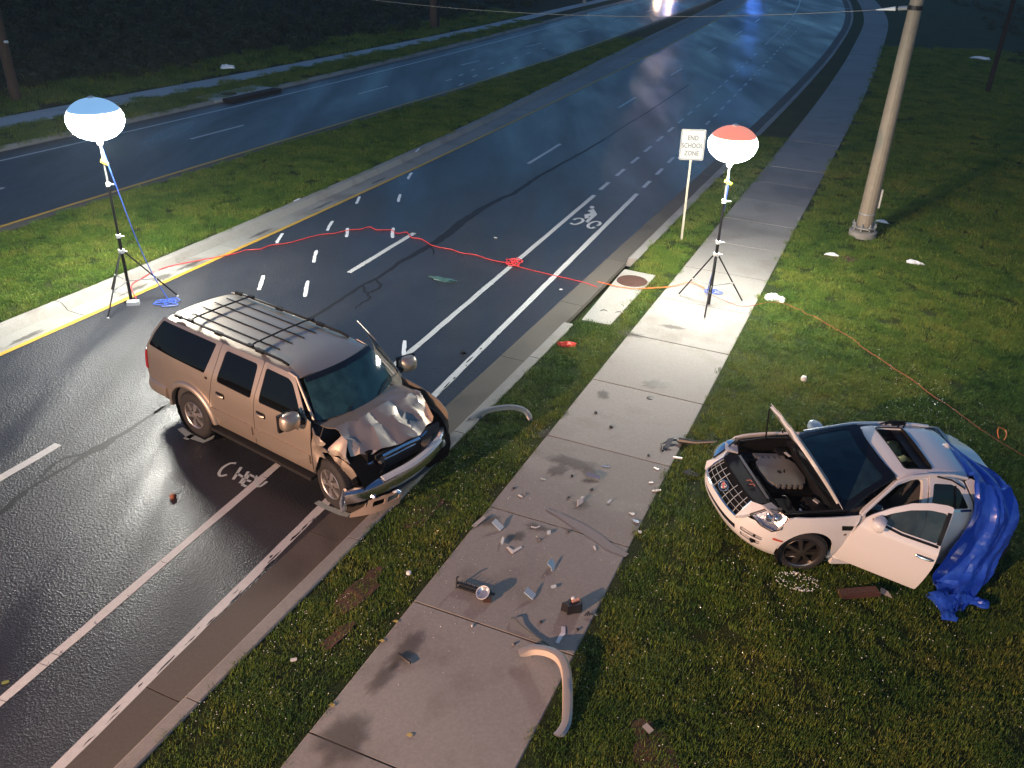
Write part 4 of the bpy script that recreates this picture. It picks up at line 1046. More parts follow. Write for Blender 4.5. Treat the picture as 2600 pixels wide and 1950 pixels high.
MB().add([(2.16, .36, .92), (2.22, .28, .98), (2.23, .14, .95), (2.17, .20, .88)] + [(2.13, .36, .92), (2.19, .28, .98), (2.20, .14, .95), (2.14, .20, .88)], [(0, 1, 2, 3), (7, 6, 5, 4)] + [(i, (i + 1) % 4, 4 + (i + 1) % 4, 4 + i) for i in range(4)]).build('lamp_shard', chrome, suv, smooth=0)
# bent chrome bumper, torn pads, hanging filler panel
bb = spline([(1.86, -1.07, .40), (2.05, -.92, .46), (2.20, -.60, .53), (2.27, -.15, .57), (2.26, .2, .59), (2.18, .52, .60), (2.03, .80, .60), (1.90, .93, .58)], 4)
bar(bb, [(-.08, .10), (.0, .11), (.05, .08), (.065, .01), (.055, -.07), (.02, -.10), (-.05, -.10)]).build('front_bumper', chrome_w, suv)
bar(spline([(2.18, -.66, .645), (2.27, -.2, .675), (2.27, .2, .695), (2.19, .55, .70)], 5), [(-.05, .0), (-.02, .028), (.04, .022), (.07, -.01), (.0, -.012)]).build('bumper_pad', mat('sky_tinted_pad', (.42, .47, .52), .35, var=.15), suv)  # pad's blue-grey is sky reflection put into the colour
bar(spline([(2.09, -.68, .40), (2.20, -.38, .43), (2.245, -.05, .46), (2.20, .22, .475), (2.11, .44, .49)], 5), [(-.02, .03), (.02, .038), (.035, .02), (.04, -.035), (.0, -.04)]).build('torn_bumper_strip', mat('pale_torn_strip', (.50, .53, .56), .3, metal=.5, var=.2, vscale=8), suv)
fp_ = Vector((1.95, -1.10, .13)); ex = Vector((.36, .62, .03)); ez = Vector((.03, .05, .25))
def fpan(u, v): return tuple(fp_ + ex * u + ez * v + Vector((.05, -.03, 0)) * math.sin(3 * u))
panel('filler_panel', fpan, rnd([(-.02, -.05), (1.0, .02), (1.02, .95), (.42, 1.02), (.36, .90), (.30, .95), (.22, .5), (.0, .20)], .05, 3), mat('tan_filler_plastic', (.30, .235, .185), .5, var=.12), suv, [rnd([(.40, .42), (.64, .46), (.64, .82), (.40, .80)], .06, 3), rnd([(.70, .46), (.95, .48), (.95, .80), (.70, .84)], .06, 3)], out=(.8, -.6, 0), step=.06, thick=.02)
MB().tube([(2.10, -.86, .40), (2.14, -.85, .44), (2.19, -.83, .42)], .03, 6).build('tow_hook', chrome_w, suv)
MB().tube([(2.28, -.55, .38), (2.33, -.53, .42), (2.36, -.5, .39)], .03, 6).build('tow_hook', chrome_w, suv)
bentv = [(1.80, -1.06, .52), (1.88, -1.08, .50), (1.86, -1.12, .34), (1.90, -1.14, .24), (1.83, -1.15, .16), (1.77, -1.12, .30)]
MB().add(bentv + [tuple(Vector(p) + Vector((.0, .04, 0))) for p in bentv], [(0, 1, 2, 3, 4, 5)[::-1], (6, 7, 8, 9, 10, 11)] + [(i, (i + 1) % 6, 6 + (i + 1) % 6, 6 + i) for i in range(6)]).build('bumper_bracket', chrome_w, suv, smooth=0)
MB().lathe([(0, .06), (.05, .05), (.085, .0), (0, -.01)], 14, (2.10, .72, .50), axis='x').build('fog_lamp', clear_lens, suv)
# mirrors
def mirror(s, base, c, dr):
    mp_ = MB()
    for i, (rx, ry, rz, ox) in enumerate(((.02, .10, .09, -.09), (.06, .15, .135, -.06), (.075, .16, .145, 0), (.06, .13, .12, .06), (.02, .06, .06, .095))):
        pass
    prof = [(0.0, -.085), (.75, -.085), (1.0, -.05), (1.02, .0), (.92, .05), (.60, .09), (0, .105)]
    v = []; f = []; n = 20
    for (k, h) in prof:
        for j in range(n):
            a = 2 * math.pi * j / n; q = (abs(math.cos(a)) ** .6) * math.copysign(1, math.cos(a)), (abs(math.sin(a)) ** .6) * math.copysign(1, math.sin(a))
            v.append((h, k * .15 * q[0], k * .125 * q[1]))
    for i in range(len(prof) - 1):
        for j in range(n): f.append((i * n + j, i * n + (j + 1) % n, (i + 1) * n + (j + 1) % n, (i + 1) * n + j))
    m3 = Matrix.Rotation(dr, 3, 'Z'); v = [tuple(m3 @ Vector(p) + Vector(c)) for p in v]
    mi = MB().add(v, f).build('mirror', paint, suv)
    MB().box(Vector(c) + m3 @ Vector((-.075, 0, -.015)), (.05, .315, .27), m3).build('mirror_frame', trim, mi, smooth=0)
    MB().tube([Vector(base), Vector(base).lerp(Vector(c), .6), Vector(c)], .05, 8).build('mirror_arm', trim, mi)
mirror(-1, (.98, -.94, 1.26), (.93, -1.14, 1.33), R(-8))
HP = lambda x, y, z: tuple(Vector(swing(lambda a, b: (x, y, z), OPEN)(0, 0)))
mirror(1, HP(1.0, .94, 1.26), HP(.94, 1.14, 1.32), OPEN + R(8))
panel('badge', side(-1, .004), rnd([(-1.215, 1.215), (-1.155, 1.215), (-1.155, 1.25), (-1.215, 1.25)], .015, 2), mat('badge_dark', (.03, .012, .012), .3), suv, thick=.004, out=(0, -1, 0))
wheel(suv, (-1.655, -.845, .388), .388, .25, .238, 6, -1, 0, alloy)
wheel(suv, (-1.655, .845, .388), .388, .25, .238, 6, 1, 0, alloy)
wheel(suv, (1.46, -.845, .388), .388, .25, .238, 6, -1, R(-10), alloy)
wheel(suv, (1.62, .845, .388), .388, .25, .238, 6, 1, R(-6), alloy)
# ------------------------------------------------------------------ white sedan, bonnet up, driver's door open, rear crushed under a blue tarp
white = mat('pearl_white_paint', (.74, .73, .71), .28, var=.02, vscale=3, coat=.6)
hatch_glass = glass_mat('dusty_glass', (.55, .66, .60), .05, .62, .16, (.20, .26, .21))
dark_ws = glass_mat('dark_windscreen', (.35, .55, .62), .05, .62, .26, (.05, .13, .18))  # bluish diffuse film painted in as sky reflected on the glass
dark_alloy = mat('dark_alloy_rim', (.20, .18, .17), .3, metal=.9, var=.08)
CAR = Vector((5.06, 9.947, .125)); cyw, cpt, crl = 3.327, -.118, -.1185
sed = thing('wrecked_sedan', 'white sedan on the lawn with its bonnet raised and driver door open', 'sedan', CAR)
sed.rotation_mode = 'XYZ'; sed.rotation_euler = (crl, cpt, cyw)
WT = pchip([(.14, .81), (.25, .865), (.40, .90), (.58, .918), (.78, .912), (.88, .892), (.95, .858), (1.0, .815), (1.2, .70), (1.33, .605), (1.39, .545), (1.43, .47)])
def wse(x, z):
    k = 1.0
    if x > 1.2: k -= .085 * ((x - 1.2) / .7) ** 2
    if x < -.9: k -= .05 * ((-.9 - x) / .6) ** 2
    return WT(z) * k
def sside(s, off=0.0): return lambda x, z: (x, s * (wse(x, z) + off), z)
NX = pchip([(.15, 2.17), (.22, 2.30), (.32, 2.375), (.45, 2.41), (.56, 2.405), (.64, 2.365), (.72, 2.31), (.82, 2.225), (.90, 2.15)])
NP = 2.7
def nose(a, z, off=0.0):
    B = wse(1.55, z) * .985 + off; A = NX(z) - 1.45 + off
    c, s = math.cos(a), math.sin(a)
    return (1.45 + A * max(c, 0) ** (2 / NP), B * math.copysign(abs(s) ** (2 / NP), s), z)
def ya(y, z):     # y on the nose to the plan angle
    B = wse(1.55, z) * .985; return math.copysign(math.asin(min(1, (abs(y) / B) ** (NP / 2))), y)
def npoly(P): return [(ya(y, z), z) for y, z in P]
HX2, HY2 = 1.0, .885
def swing2(fm, ang):
    ca, sa = math.cos(ang), math.sin(ang)
    def g(u, v):
        x, y, z = fm(u, v); dx, dy = x - HX2, y - HY2
        return (HX2 + dx * ca - dy * sa, HY2 + dx * sa + dy * ca, z)
    return g
OP2 = R(-30.7)
arch_f = [(1.49 + .375 * math.cos(R(a)), .345 + .37 * math.sin(R(a))) for a in range(-14, 200, 12)]
for s in (-1, 1):
    o3 = (0, s, 0)
    wing = [(1.055, .215), (1.035, .40), (.935, .85), (.885, .975), (1.05, .962), (1.45, .935), (1.78, .90), (1.885, .865), (1.98, .68), (1.99, .60), (1.90, .56)] + [p for p in arch_f if True][1:] + [(1.14, .215)]
    panel('front_wing', sside(s), wing, white, sed, out=o3, step=.07, thick=.03)
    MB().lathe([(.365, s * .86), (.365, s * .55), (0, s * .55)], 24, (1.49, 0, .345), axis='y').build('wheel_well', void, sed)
    vt = panel('wing_vent', sside(s, .004), [(1.155, .845), (.965, .845), (.99, .775), (1.13, .775)], chrome, sed, thick=.006, out=o3)
    for q in (.79, .81, .83): panel('vent_slot', sside(s, .007), [(1.135, q), (.985, q), (.985, q + .009), (1.135, q + .009)], trim, vt, thick=.003, out=o3)
    panel('fuel_badge', sside(s, .004), rnd([(1.075, .69), (1.035, .69), (1.035, .72), (1.075, .72)], .012, 2), mat('bronze_badge', (.35, .24, .15), .4, metal=.5), sed, thick=.004, out=o3)
    door = rnd([(1.035, .235), (1.02, .42), (.925, .85), (.872, .985), (.80, 1.05), (.60, 1.20), (.40, 1.31), (.18, 1.375), (.0, 1.40), (-.09, 1.40), (-.085, 1.0), (-.105, .7), (-.075, .235)], .02, 2)
    dwin = rnd([(.76, 1.015), (.58, 1.14), (.40, 1.235), (.18, 1.305), (.02, 1.325), (-.035, 1.325), (-.035, .995), (.4, .985)], .03, 3)
    fm = sside(s); fi = sside(s, -.010); fo = sside(s, .005); fr_ = sside(s, .012)
    if s > 0:
        # the opening the door left: frame, sill, dark cabin
        panel('door_frame', sside(s, -.03), rnd([(1.02, .20), (.86, .99), (.38, 1.335), (.16, 1.40), (-.12, 1.42), (-.12, .7), (-.10, .20)], .02, 2), white, sed, [rnd([(.92, .33), (.80, .99), (.37, 1.285), (.15, 1.345), (-.03, 1.36), (-.035, .33)], .05, 3)], thick=.05, out=o3)
        fm, fi, fo, fr_ = [swing2(q, OP2) for q in (fm, fi, fo, fr_)]; o3d = (.5, .86, 0)
    else: o3d = o3
    dr = panel('front_door', fm, door, white, sed, [dwin], out=o3d, thick=.045 if s > 0 else .015)
    if s > 0: dr['label'] = 'driver door standing open'
    panel('window', fi, dwin, hatch_glass if s > 0 else dglass, dr, thick=.004, out=o3d)
    panel('window_seal', fo, [(.76, 1.005), (.4, .975), (-.06, .985), (-.06, .960), (.4, .950), (.78, .985)], trim, dr, thick=.006, out=o3d)
    panel('b_pillar_trim', fo, [(-.03, .99), (-.03, 1.345), (-.082, 1.35), (-.082, .99)], trim, dr, thick=.005, out=o3d)
    panel('mirror_sail', fo, [(.80, 1.0), (.60, 1.12), (.62, .99)], trim, dr, thick=.006, out=o3d)
    for hz in (.80,):
        pts = [(.115, hz), (.08, hz), (-.0, hz), (-.05, hz)]
        fh = lambda x, z, o=0: (swing2(sside(s, o), OP2) if s > 0 else sside(s, o))(x, z)
        panel('handle_recess', fo, rnd([(.15, .770), (-.055, .775), (-.055, .825), (.15, .815)], .02, 3), mat('recess_grey', (.18, .16, .14), .5), dr, thick=.005, out=o3d)
        MB().tube([fh(.15, .80, .008), fh(.10, .803, .03), (fh(.0, .806, .03)), fh(-.06, .808, .008)], .016, 8).build('handle', chrome, dr)
    # mirror on the door
    c0 = Vector(fh(.70, 1.02, .10)); 
    v = []; f = []; n = 16
    for (k, h) in ((0, -.07), (.8, -.06), (1, -.01), (.95, .04), (.6, .085), (0, .10)):
        for j in range(n):
            a = 2 * math.pi * j / n; v.append((h, k * .125 * (abs(math.cos(a)) ** .65) * math.copysign(1, math.cos(a)), k * .085 * (abs(math.sin(a)) ** .65) * math.copysign(1, math.sin(a))))
    for i in range(5):
        for j in range(n): f.append((i * n + j, i * n + (j + 1) % n, (i + 1) * n + (j + 1) % n, (i + 1) * n + j))
    m3 = Matrix.Rotation((OP2 if s > 0 else 0) + s * R(-12), 3, 'Z')
    mi = MB().add([tuple(m3 @ Vector(p) + c0) for p in v], f).build('mirror', white, dr)
    MB().tube([Vector(fh(.70, 1.0, .0)), c0], .03, 8).build('mirror_arm', trim, dr)
    # rear door and its window
    rdo = rnd([(-.11, .235), (-.135, .7), (-.115, 1.405), (-.45, 1.40), (-.63, 1.355), (-.82, 1.12), (-.86, .95), (-1.02, .62), (-1.10, .235)], .02, 2)
    rw_ = rnd([(-.175, 1.33), (-.46, 1.325), (-.58, 1.28), (-.755, 1.075), (-.75, 1.06), (-.17, 1.045)], .03, 3)
    rd2 = panel('rear_door', sside(s), rdo, white, sed, [rw_], out=o3)
    panel('window', sside(s, -.010), rw_, mat('green_tinted_glass', (.010, .016, .012), .05, spec=.6, rvar=.04) if s < 0 else glass_mat('tinted_rear_glass', (.30, .40, .30), .06, .5, .10, (.10, .14, .09)), rd2, thick=.004, out=o3)
    panel('window_divider', sside(s, .003), [(-.50, 1.315), (-.525, 1.315), (-.555, 1.055), (-.53, 1.055)], trim, rd2, thick=.005, out=o3)
    panel('belt_moulding', sside(s, .008), [(-.12, 1.035), (-.80, 1.055), (-.80, 1.030), (-.12, 1.010)], chrome, rd2, thick=.008, out=o3)
    panel('quarter_panel', sside(s), [(-.665, 1.36), (-.85, 1.12), (-.89, .95), (-1.06, .62), (-1.12, .24), (-1.45, .34), (-1.52, .75), (-1.50, 1.0), (-1.2, 1.12), (-.92, 1.34), (-.75, 1.385)], white, sed, out=o3, jit=.2, smooth=30)
    MB().tube([(.89, s * .845, .985), (.40, s * .615, 1.335), (.18, s * .56, 1.395), (-.12, s * .54, 1.42), (-.45, s * .535, 1.42), (-.70, s * .55, 1.385)], .022, 6).build('roof_rail', white, sed)
    MB().box((-.0, s * .82, .19), (2.05, .14, .09)).build('sill', white, sed, smooth=0)
# roof with the open sunroof
def sroof(x, y):
    z = 1.440 - .022 * (y / .5) ** 2 - .035 * max(0, (abs(y) - .42) / .12) ** 2
    if x > .1: z -= .055 * ((x - .1) / .28) ** 2
    if x < -.4: z -= .055 * ((-.4 - x) / .4) ** 2
    return (x, y, z)
hole = rnd([(.205, -.43), (.205, .43), (-.215, .43), (-.215, -.43)], .05, 4)
rfs = panel('roof', sroof, rnd([(.345, -.545), (.40, -.3), (.425, 0), (.40, .3), (.345, .545), (-.72, .545), (-.82, .3), (-.85, 0), (-.82, -.3), (-.72, -.545)], .05, 3), white, sed, [hole], out=(0, 0, 1), thick=.03, step=.08)
hh = dens(hole, .08); n = len(hh); v = [(x, y, sroof(x, y)[2] - .004) for x, y in hh] + [(x * .92, y * .93, sroof(x, y)[2] - .13) for x, y in hh]
MB().add(v, [(i, (i + 1) % n, n + (i + 1) % n, n + i) for i in range(n)]).build('sunroof_well', trim, rfs)
MB().tube([(x, y, sroof(x, y)[2] + .002) for x, y in hh] + [(hh[0][0], hh[0][1], sroof(*hh[0])[2] + .002)], .009, 5, cap=False).build('sunroof_seal', trim, rfs)
MB().box((-.13, 0, 1.385), (.14, .84, .012)).build('sunroof_shade', trim, rfs, smooth=0)
for dx in (-.02, .06): MB().tube([(-.20 + dx, -.42, 1.44), (-.26 + dx, -.48, 1.50), (-.10 + dx, -.50, 1.485), (.05 + dx, -.47, 1.45)], .012, 6).build('sunroof_arm', trim, rfs)
MB().box((-.16, -.47, 1.47), (.22, .05, .03), Matrix.Rotation(R(8), 3, 'Z')).build('sunroof_arm', trim, rfs, smooth=0)
MB().lathe([(.0, .05), (.02, .045), (.05, .012), (.06, 0)], 12, (-.74, -.1, 1.395)).build('aerial', white, rfs)
panel('torn_roof_strip', lambda x, z: (x, .585 + .25 * max(0, -.22 - x) * .5 - .12 * (z - 1.4), z), [(-.20, 1.432), (-.20, 1.414), (-.42, 1.385), (-.62, 1.30), (-.66, 1.275), (-.64, 1.31), (-.42, 1.405)], trim, sed, out=(0, 1, 1), step=.05)
# windscreen
def sws(u, v):
    x = (.375 + .055 * (1 - u * u)) * (1 - v) + (1.03 + .20 * (1 - u * u)) * v; y = u * (.545 * (1 - v) + .765 * v); z = 1.372 * (1 - v) + .965 * v + (.016 * (1 - u * u)) * (1 - v)
    return (x + .025 * math.sin(math.pi * v), y, z + .02 * math.sin(math.pi * v))
so_ = rnd([(-1, 0), (1, 0), (1, 1), (-1, 1)], .06, 3)
panel('windscreen', sws, so_, dark_ws, sed, out=(1, 0, 1), thick=.005, step=.13)
panel('windscreen_frit', lambda u, v: tuple(Vector(sws(u, v)) + Vector((.003, 0, .005))), rnd([(-.995, .005), (.995, .005), (.995, .995), (-.995, .995)], .06, 3), mat('black_frit', (.006, .007, .010), .08), sed, [rnd([(-.87, .16), (.87, .16), (.87, .90), (-.87, .90)], .10, 4)], out=(1, 0, 1), thick=.002, step=.13)
# nose: bumper skin, grille, lamps
low = [(-.80, .17), (-.6, .155), (-.3, .15), (0, .15), (.3, .15), (.6, .155), (.80, .17)]
up = [(.86, .585), (.84, .60), (.76, .64), (.66, .66), (.54, .635), (.47, .555), (.25, .545), (0, .54), (-.25, .545), (-.47, .555), (-.54, .635), (-.66, .66), (-.76, .64), (-.84, .60), (-.86, .585)]
slot = npoly([(-.47, .345), (-.47, .43), (-.2, .425), (0, .42), (.2, .425), (.47, .43), (.47, .345), (.2, .335), (0, .33), (-.2, .335)])
fogs = [npoly(rnd([(s * .54, .475), (s * .75, .475), (s * .75, .41), (s * .54, .41)], .015, 2)) for s in (-1, 1)] + [npoly(rnd([(s * .54, .385), (s * .74, .385), (s * .72, .30), (s * .54, .31)], .015, 2)) for s in (-1, 1)]
fas = panel('bumper', nose, [(1.20, .24), (1.18, .17)] + [(ya(y, z), z) for y, z in low[::-1]] + [(-1.18, .17), (-1.20, .24), (-1.235, .54)] + [(ya(y, z), z) for y, z in up[::-1]] + [(1.235, .54)], white, sed, [slot] + fogs, out=(1, 0, 0), step=.075)
panel('lower_intake', lambda a, z: nose(a, z, -.04), [(-.75, .30), (.75, .30), (.75, .46), (-.75, .46)], trim, fas, out=(1, 0, 0))
for q in (.36, .385, .41): panel('intake_slat', lambda a, z: nose(a, z, -.018), [(-.55, q), (.55, q), (.55, q + .008), (-.55, q + .008)], black_metal, fas, thick=.012, out=(1, 0, 0))
for k, fg in enumerate(fogs): panel('fog_lamp', lambda a, z: nose(a, z, -.022), fg, clear_lens, fas, thick=.01, out=(1, 0, 0))
for s in (-1, 1):
    panel('side_marker', sside(s, .006), rnd([(2.0, .505), (1.86, .485), (1.86, .512), (2.0, .535)], .008, 2), mat('amber_marker', (.55, .10, .05), .25), fas, thick=.006, out=(0, s, 0))
    # headlamp: four corners on nose and wing
    hp = [Vector(p) for p in ((2.255, s * .555, .695), (2.075, s * .60, .842), (1.955, s * .70, .882), (1.885, s * .785, .872), (1.955, s * .835, .70), (2.06, s * .815, .645), (2.17, s * .72, .655))]
    ctr = sum(hp, Vector()) / len(hp) + Vector((.035, s * .025, .03))
    v = [tuple(p) for p in hp] + [tuple(p.lerp(ctr, .45) + Vector((.012, s * .008, .012))) for p in hp] + [tuple(ctr + Vector((.008, s * .006, .006)))]; n = len(hp)
    f = [(i, (i + 1) % n, n + (i + 1) % n, n + i) for i in range(n)] + [(n + i, n + (i + 1) % n, 2 * n) for i in range(n)]
    if s < 0: f = [q[::-1] for q in f]
    hl = MB().add(v, f).build('headlamp', glass_mat('headlamp_lens', (.95, .95, .97), .03, .95, .05, (.5, .5, .5)) if 'headlamp_lens' not in MATS else MATS['headlamp_lens'], sed, smooth=60)
    bk = [p.lerp(ctr, .06) - Vector((.05, s * .03, .05)) for p in hp]
    MB().add([tuple(p) for p in bk] + [tuple(sum(bk, Vector()) / n - Vector((.02, s * .01, .02)))] , [((i + 1) % n, i, n)[::s] for i in range(n)]).build('reflector', mat('lamp_reflector', (.62, .60, .60), .25, metal=.7, var=.5, vscale=22, bump=.6, bscale=24), hl, smooth=20)
    for (t_, r_) in ((.32, .055), (.66, .048)):
        c = hp[0].lerp(hp[3], t_).lerp(ctr, .5) - Vector((.02, s * .01, .015)); MB().lathe([(0, .012), (r_ * .5, .008), (r_, -.01), (r_ * 1.1, -.03)], 14, c, axis='x').build('projector', chrome, hl)
    MB().tube([tuple(p) for p in hp] + [tuple(hp[0])], .008, 5, cap=False).build('lamp_seal', trim, hl)
    # painted corner between grille and lamp, bracket behind
    cp = [(2.385, s * .46, .565), (2.215, s * .425, .80), (2.06, s * .585, .845), (2.245, s * .545, .695), (2.34, s * .545, .64)]
    f = (0, 1, 2, 3, 4) if s < 0 else (4, 3, 2, 1, 0)
    MB().add(cp + [tuple(Vector(p) - Vector((.03, 0, .03))) for p in cp], [f, tuple(i + 5 for i in f[::-1])] + [((i + 1) % 5, i, 5 + i, 5 + (i + 1) % 5)[::-s] for i in range(5)]).build('grille_corner', white, sed, smooth=0)
    MB().box((2.02, s * .60, .838), (.16, .17, .025), Matrix.Rotation(R(s * 20), 3, 'Z')).build('lamp_bracket', mat('bracket_grey', (.55, .53, .53), .4, metal=.3, var=.15), sed, smooth=0)
    MB().tube([(1.96, s * .64, .87), (1.93, s * .66, .89), (1.90, s * .65, .86)], .022, 6).build('bonnet_stop', trim, sed)
gp = [(-.46, .56), (-.42, .80), (.42, .80), (.46, .56)]
gr_ = panel('grille', lambda a, z: nose(a, z, -.035), npoly(gp), void, sed, out=(1, 0, 0), step=.08)
for k in range(1, 4):
    z = .56 + .24 * k / 4; wv = .46 - .04 * k / 4
    MB().tube([nose(ya(-wv + 2 * wv * i / 12, z), z, -.006) for i in range(13)], .0045, 5).build('grille_bar', grey_metal if True else chrome, gr_)
for k in range(-3, 4):
    if k == 0: continue
    MB().tube([nose(ya(k * .125 * (1 - .08 * (z - .56) / .24), z), z, .002) for z in (.565, .62, .68, .74, .795)], .0045, 5).build('grille_bar', grey_metal, gr_)
MB().tube([nose(ya(-.46 + .92 * i / 14, .555), .555, .004) for i in range(15)], .017, 6).build('grille_surround', chrome, gr_)
for s in (-1, 1): MB().tube([nose(ya(s * .46, .56), .56, .004), nose(ya(s * .44, .68), .68, .004), nose(ya(s * .42, .80), .80, .004)], .013, 6).build('grille_surround', chrome, gr_)
# wreath and crest emblem
ec = Vector(nose(0, .675, .012)); eN = Vector((.86, 0, .5)); eU = Vector((-.5, 0, .86))
EP = lambda y, u, o=0: tuple(ec + Vector((0, 1, 0)) * y + eU * u + eN * o)
em = MB().tube([EP(.082 * math.cos(a), .068 * math.sin(a)) for a in [2 * math.pi * i / 24 for i in range(25)]], .011, 6, cap=False).build('emblem', chrome, sed)
sh = [(-.042, .040), (.042, .040), (.045, 0), (.030, -.030), (0, -.046), (-.030, -.030), (-.045, 0)]
MB().add([EP(y, u, .006) for y, u in sh] + [EP(y, u, -.006) for y, u in sh], [tuple(range(7))[::-1], tuple(range(7, 14))] + [(i, (i + 1) % 7, 7 + (i + 1) % 7, 7 + i) for i in range(7)]).build('emblem_crest', mat('crest_silver', (.55, .45, .42), .3, metal=.5), em, smooth=0)
for (a, b, c, d, m_) in ((-.036, -.002, .004, .034, mat('crest_red', (.50, .03, .04), .3)), (.002, -.026, .034, .002, MATS['crest_red']), (.004, .018, .034, .032, mat('crest_dark', (.03, .02, .03), .3)), (-.030, -.024, -.004, -.006, MATS['crest_dark'])):
    MB().add([EP(a, b, .009), EP(c, b, .009), EP(c, d, .009), EP(a, d, .009)], [(0, 1, 2, 3)]).build('crest_field', m_, em, smooth=0)
# engine bay
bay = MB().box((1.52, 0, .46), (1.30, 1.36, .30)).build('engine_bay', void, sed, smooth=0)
for s in (-1, 1):
    MB().add([(1.06, s * .80, .955), (1.88, s * .745, .875), (1.86, s * .66, .82), (1.06, s * .70, .88), (1.06, s * .68, .55), (1.9, s * .60, .55)], [(0, 1, 2, 3), (3, 2, 5, 4)] if s > 0 else [(3, 2, 1, 0), (4, 5, 2, 3)]).build('inner_wing', mat('inner_wing_black', (.006, .006, .006), .8, spec=.15), sed, smooth=0)
    MB().tube([(1.04, s * .735, .955), (1.5, s * .735, .925), (1.88, s * .70, .875)], .016, 6).build('bay_seal', trim, sed)
MB().box((2.08, 0, .795), (.22, .96, .035), Matrix.Rotation(R(12), 3, 'Y')).build('radiator_cover', trim, bay, smooth=0)
MB().box((1.97, -.02, .825), (.035, .86, .03)).build('slam_panel_bar', mat('bar_grey', (.20, .21, .22), .4, metal=.4), bay, smooth=0)
for (y, w_) in ((.05, .06), (.13, .06)): MB().box((2.07, y, .826), (.055, .012, .004), Matrix.Rotation(R(12), 3, 'Y')).build('cover_badge', mat('badge_orange', (.55, .16, .10), .4), bay, smooth=0); MB().box((2.04, y + .02, .831), (.012, .04, .004), Matrix.Rotation(R(12), 3, 'Y')).build('cover_badge', MATS['badge_orange'], bay, smooth=0)
MB().box((1.50, -.15, .68), (.62, .74, .16)).build('engine_block', void, bay, smooth=0)
cov = [(1.20, -.34), (1.26, -.42)]
for k in range(5): cov += [(1.30 + k * .085, -.43), (1.30 + k * .085, -.47), (1.345 + k * .085, -.47), (1.345 + k * .085, -.43)]
cov += [(1.76, -.36), (1.79, -.20), (1.77, .02), (1.72, .09)]
for k in range(5): cov += [(1.69 - k * .085, .10), (1.69 - k * .085, .14), (1.65 - k * .085, .14), (1.65 - k * .085, .10)]
cov += [(1.24, .06), (1.19, -.05)]
ecv = MB().prism(cov[::-1], .765, .815).build('engine_cover', mat('cast_grey', (.27, .26, .24), .42, metal=.55, var=.18, vscale=6), sed, smooth=30)
MB().lathe([(0, .002), (.028, .002), (.034, -.004)], 16, (1.52, -.15, .817)).build('filler_cap', trim, ecv)
MB().box((1.50, -.50, .76), (.44, .09, .09)).build('intake_manifold', mat('manifold_grey', (.20, .20, .19), .5, metal=.4), bay, smooth=0)
gE = random.Random(4)
for (c, d) in (((1.30, .48, .74), (.26, .30, .16)), ((1.72, .45, .70), (.22, .26, .14)), ((1.25, -.58, .74), (.24, .16, .16)), ((1.78, -.52, .70), (.20, .2, .12)), ((1.12, .0, .80), (.10, 1.2, .14)), ((1.9, .2, .66), (.14, .7, .2))):
    MB().box(c, d, None, .9).build('engine_part', trim, bay, smooth=0)
for k in range(12):
    p = Vector((gE.uniform(1.15, 1.9), gE.choice((-1, 1)) * gE.uniform(.25, .6), gE.uniform(.72, .80)))
    MB().tube(spline([p, p + Vector((gE.uniform(-.1, .1), gE.uniform(-.12, .12), .04)), p + Vector((gE.uniform(-.25, .2), gE.uniform(-.2, .2), -.02))], 4), .011, 5).build('hose', trim, bay)
MB().box((1.24, -.50, .835), (.045, .10, .004), Matrix.Rotation(R(20), 3, 'Z')).build('warning_label', white_plastic, bay, smooth=0)
MB().box((1.28, .44, .835), (.05, .08, .02), Matrix.Rotation(R(30), 3, 'Z')).build('fluid_cap', mat('grey_cap', (.35, .35, .35), .4), bay, smooth=0)
MB().box((1.6, .62, .83), (.03, .06, .012)).build('clip', white_plastic, bay, smooth=0)
# raised bonnet
hc = Vector((1.045, 0, .965)); HA = R(47)
def hd(off):
    def g(u, y):
        x = u; z = .02 - .045 * u * u - .055 * (y / .72) ** 2 * (1 - .3 * u) + off
        z += .012 * math.exp(-((abs(y) - .16 - .1 * (1.1 - u)) / .05) ** 2)
        ca, sa = math.cos(HA), math.sin(HA)
        return (hc.x + x * ca - z * sa, y, hc.z + x * sa + z * ca)
    return g
hpoly = rnd([(-.03, -.735), (.06, -.62), (.10, -.3), (.115, 0), (.10, .3), (.06, .62), (-.03, .735), (.5, .70), (.82, .645), (.90, .58), (1.02, .50), (1.12, .425), (1.155, .2), (1.165, 0), (1.155, -.2), (1.12, -.425), (1.02, -.50), (.90, -.58), (.82, -.645), (.5, -.70)], .03, 2)
bon = panel('bonnet', hd(0), hpoly, white, sed, out=(-1, 0, 1), thick=.008, step=.08)
inner = [(.10, -.66), (.14, -.3), (.15, 0), (.14, .3), (.10, .66), (.5, .645), (.80, .59), (.88, .53), (1.0, .46), (1.09, .40), (1.12, .2), (1.125, 0), (1.12, -.2), (1.09, -.40), (1.0, -.46), (.88, -.53), (.80, -.59), (.5, -.645)]
pad = [(.20, -.52), (.22, 0), (.20, .52), (.50, .53), (.74, .50), (.90, .36), (.985, .30), (1.0, 0), (.985, -.30), (.90, -.36), (.74, -.50), (.50, -.53)]
panel('bonnet_inner_frame', hd(-.045), inner, white, bon, [pad], out=(1, 0, -1), thick=.03, step=.09)
panel('insulation_pad', hd(-.035), [(p[0] * .99 + .005, p[1] * 1.06) for p in pad], mat('insulation_felt', (.012, .011, .011), .95), bon, out=(1, 0, -1), thick=.012)
for (a, b, c, d) in ((.16, .30, .545, .60), (.36, .55, .555, .61), (.60, .74, .54, .585), (.16, .30, -.60, -.545), (.36, .55, -.61, -.555)):
    panel('frame_slot', hd(-.079), rnd([(a, c), (b, c), (b, d), (a, d)], .015, 2), void, bon, out=(1, 0, -1), thick=.003)
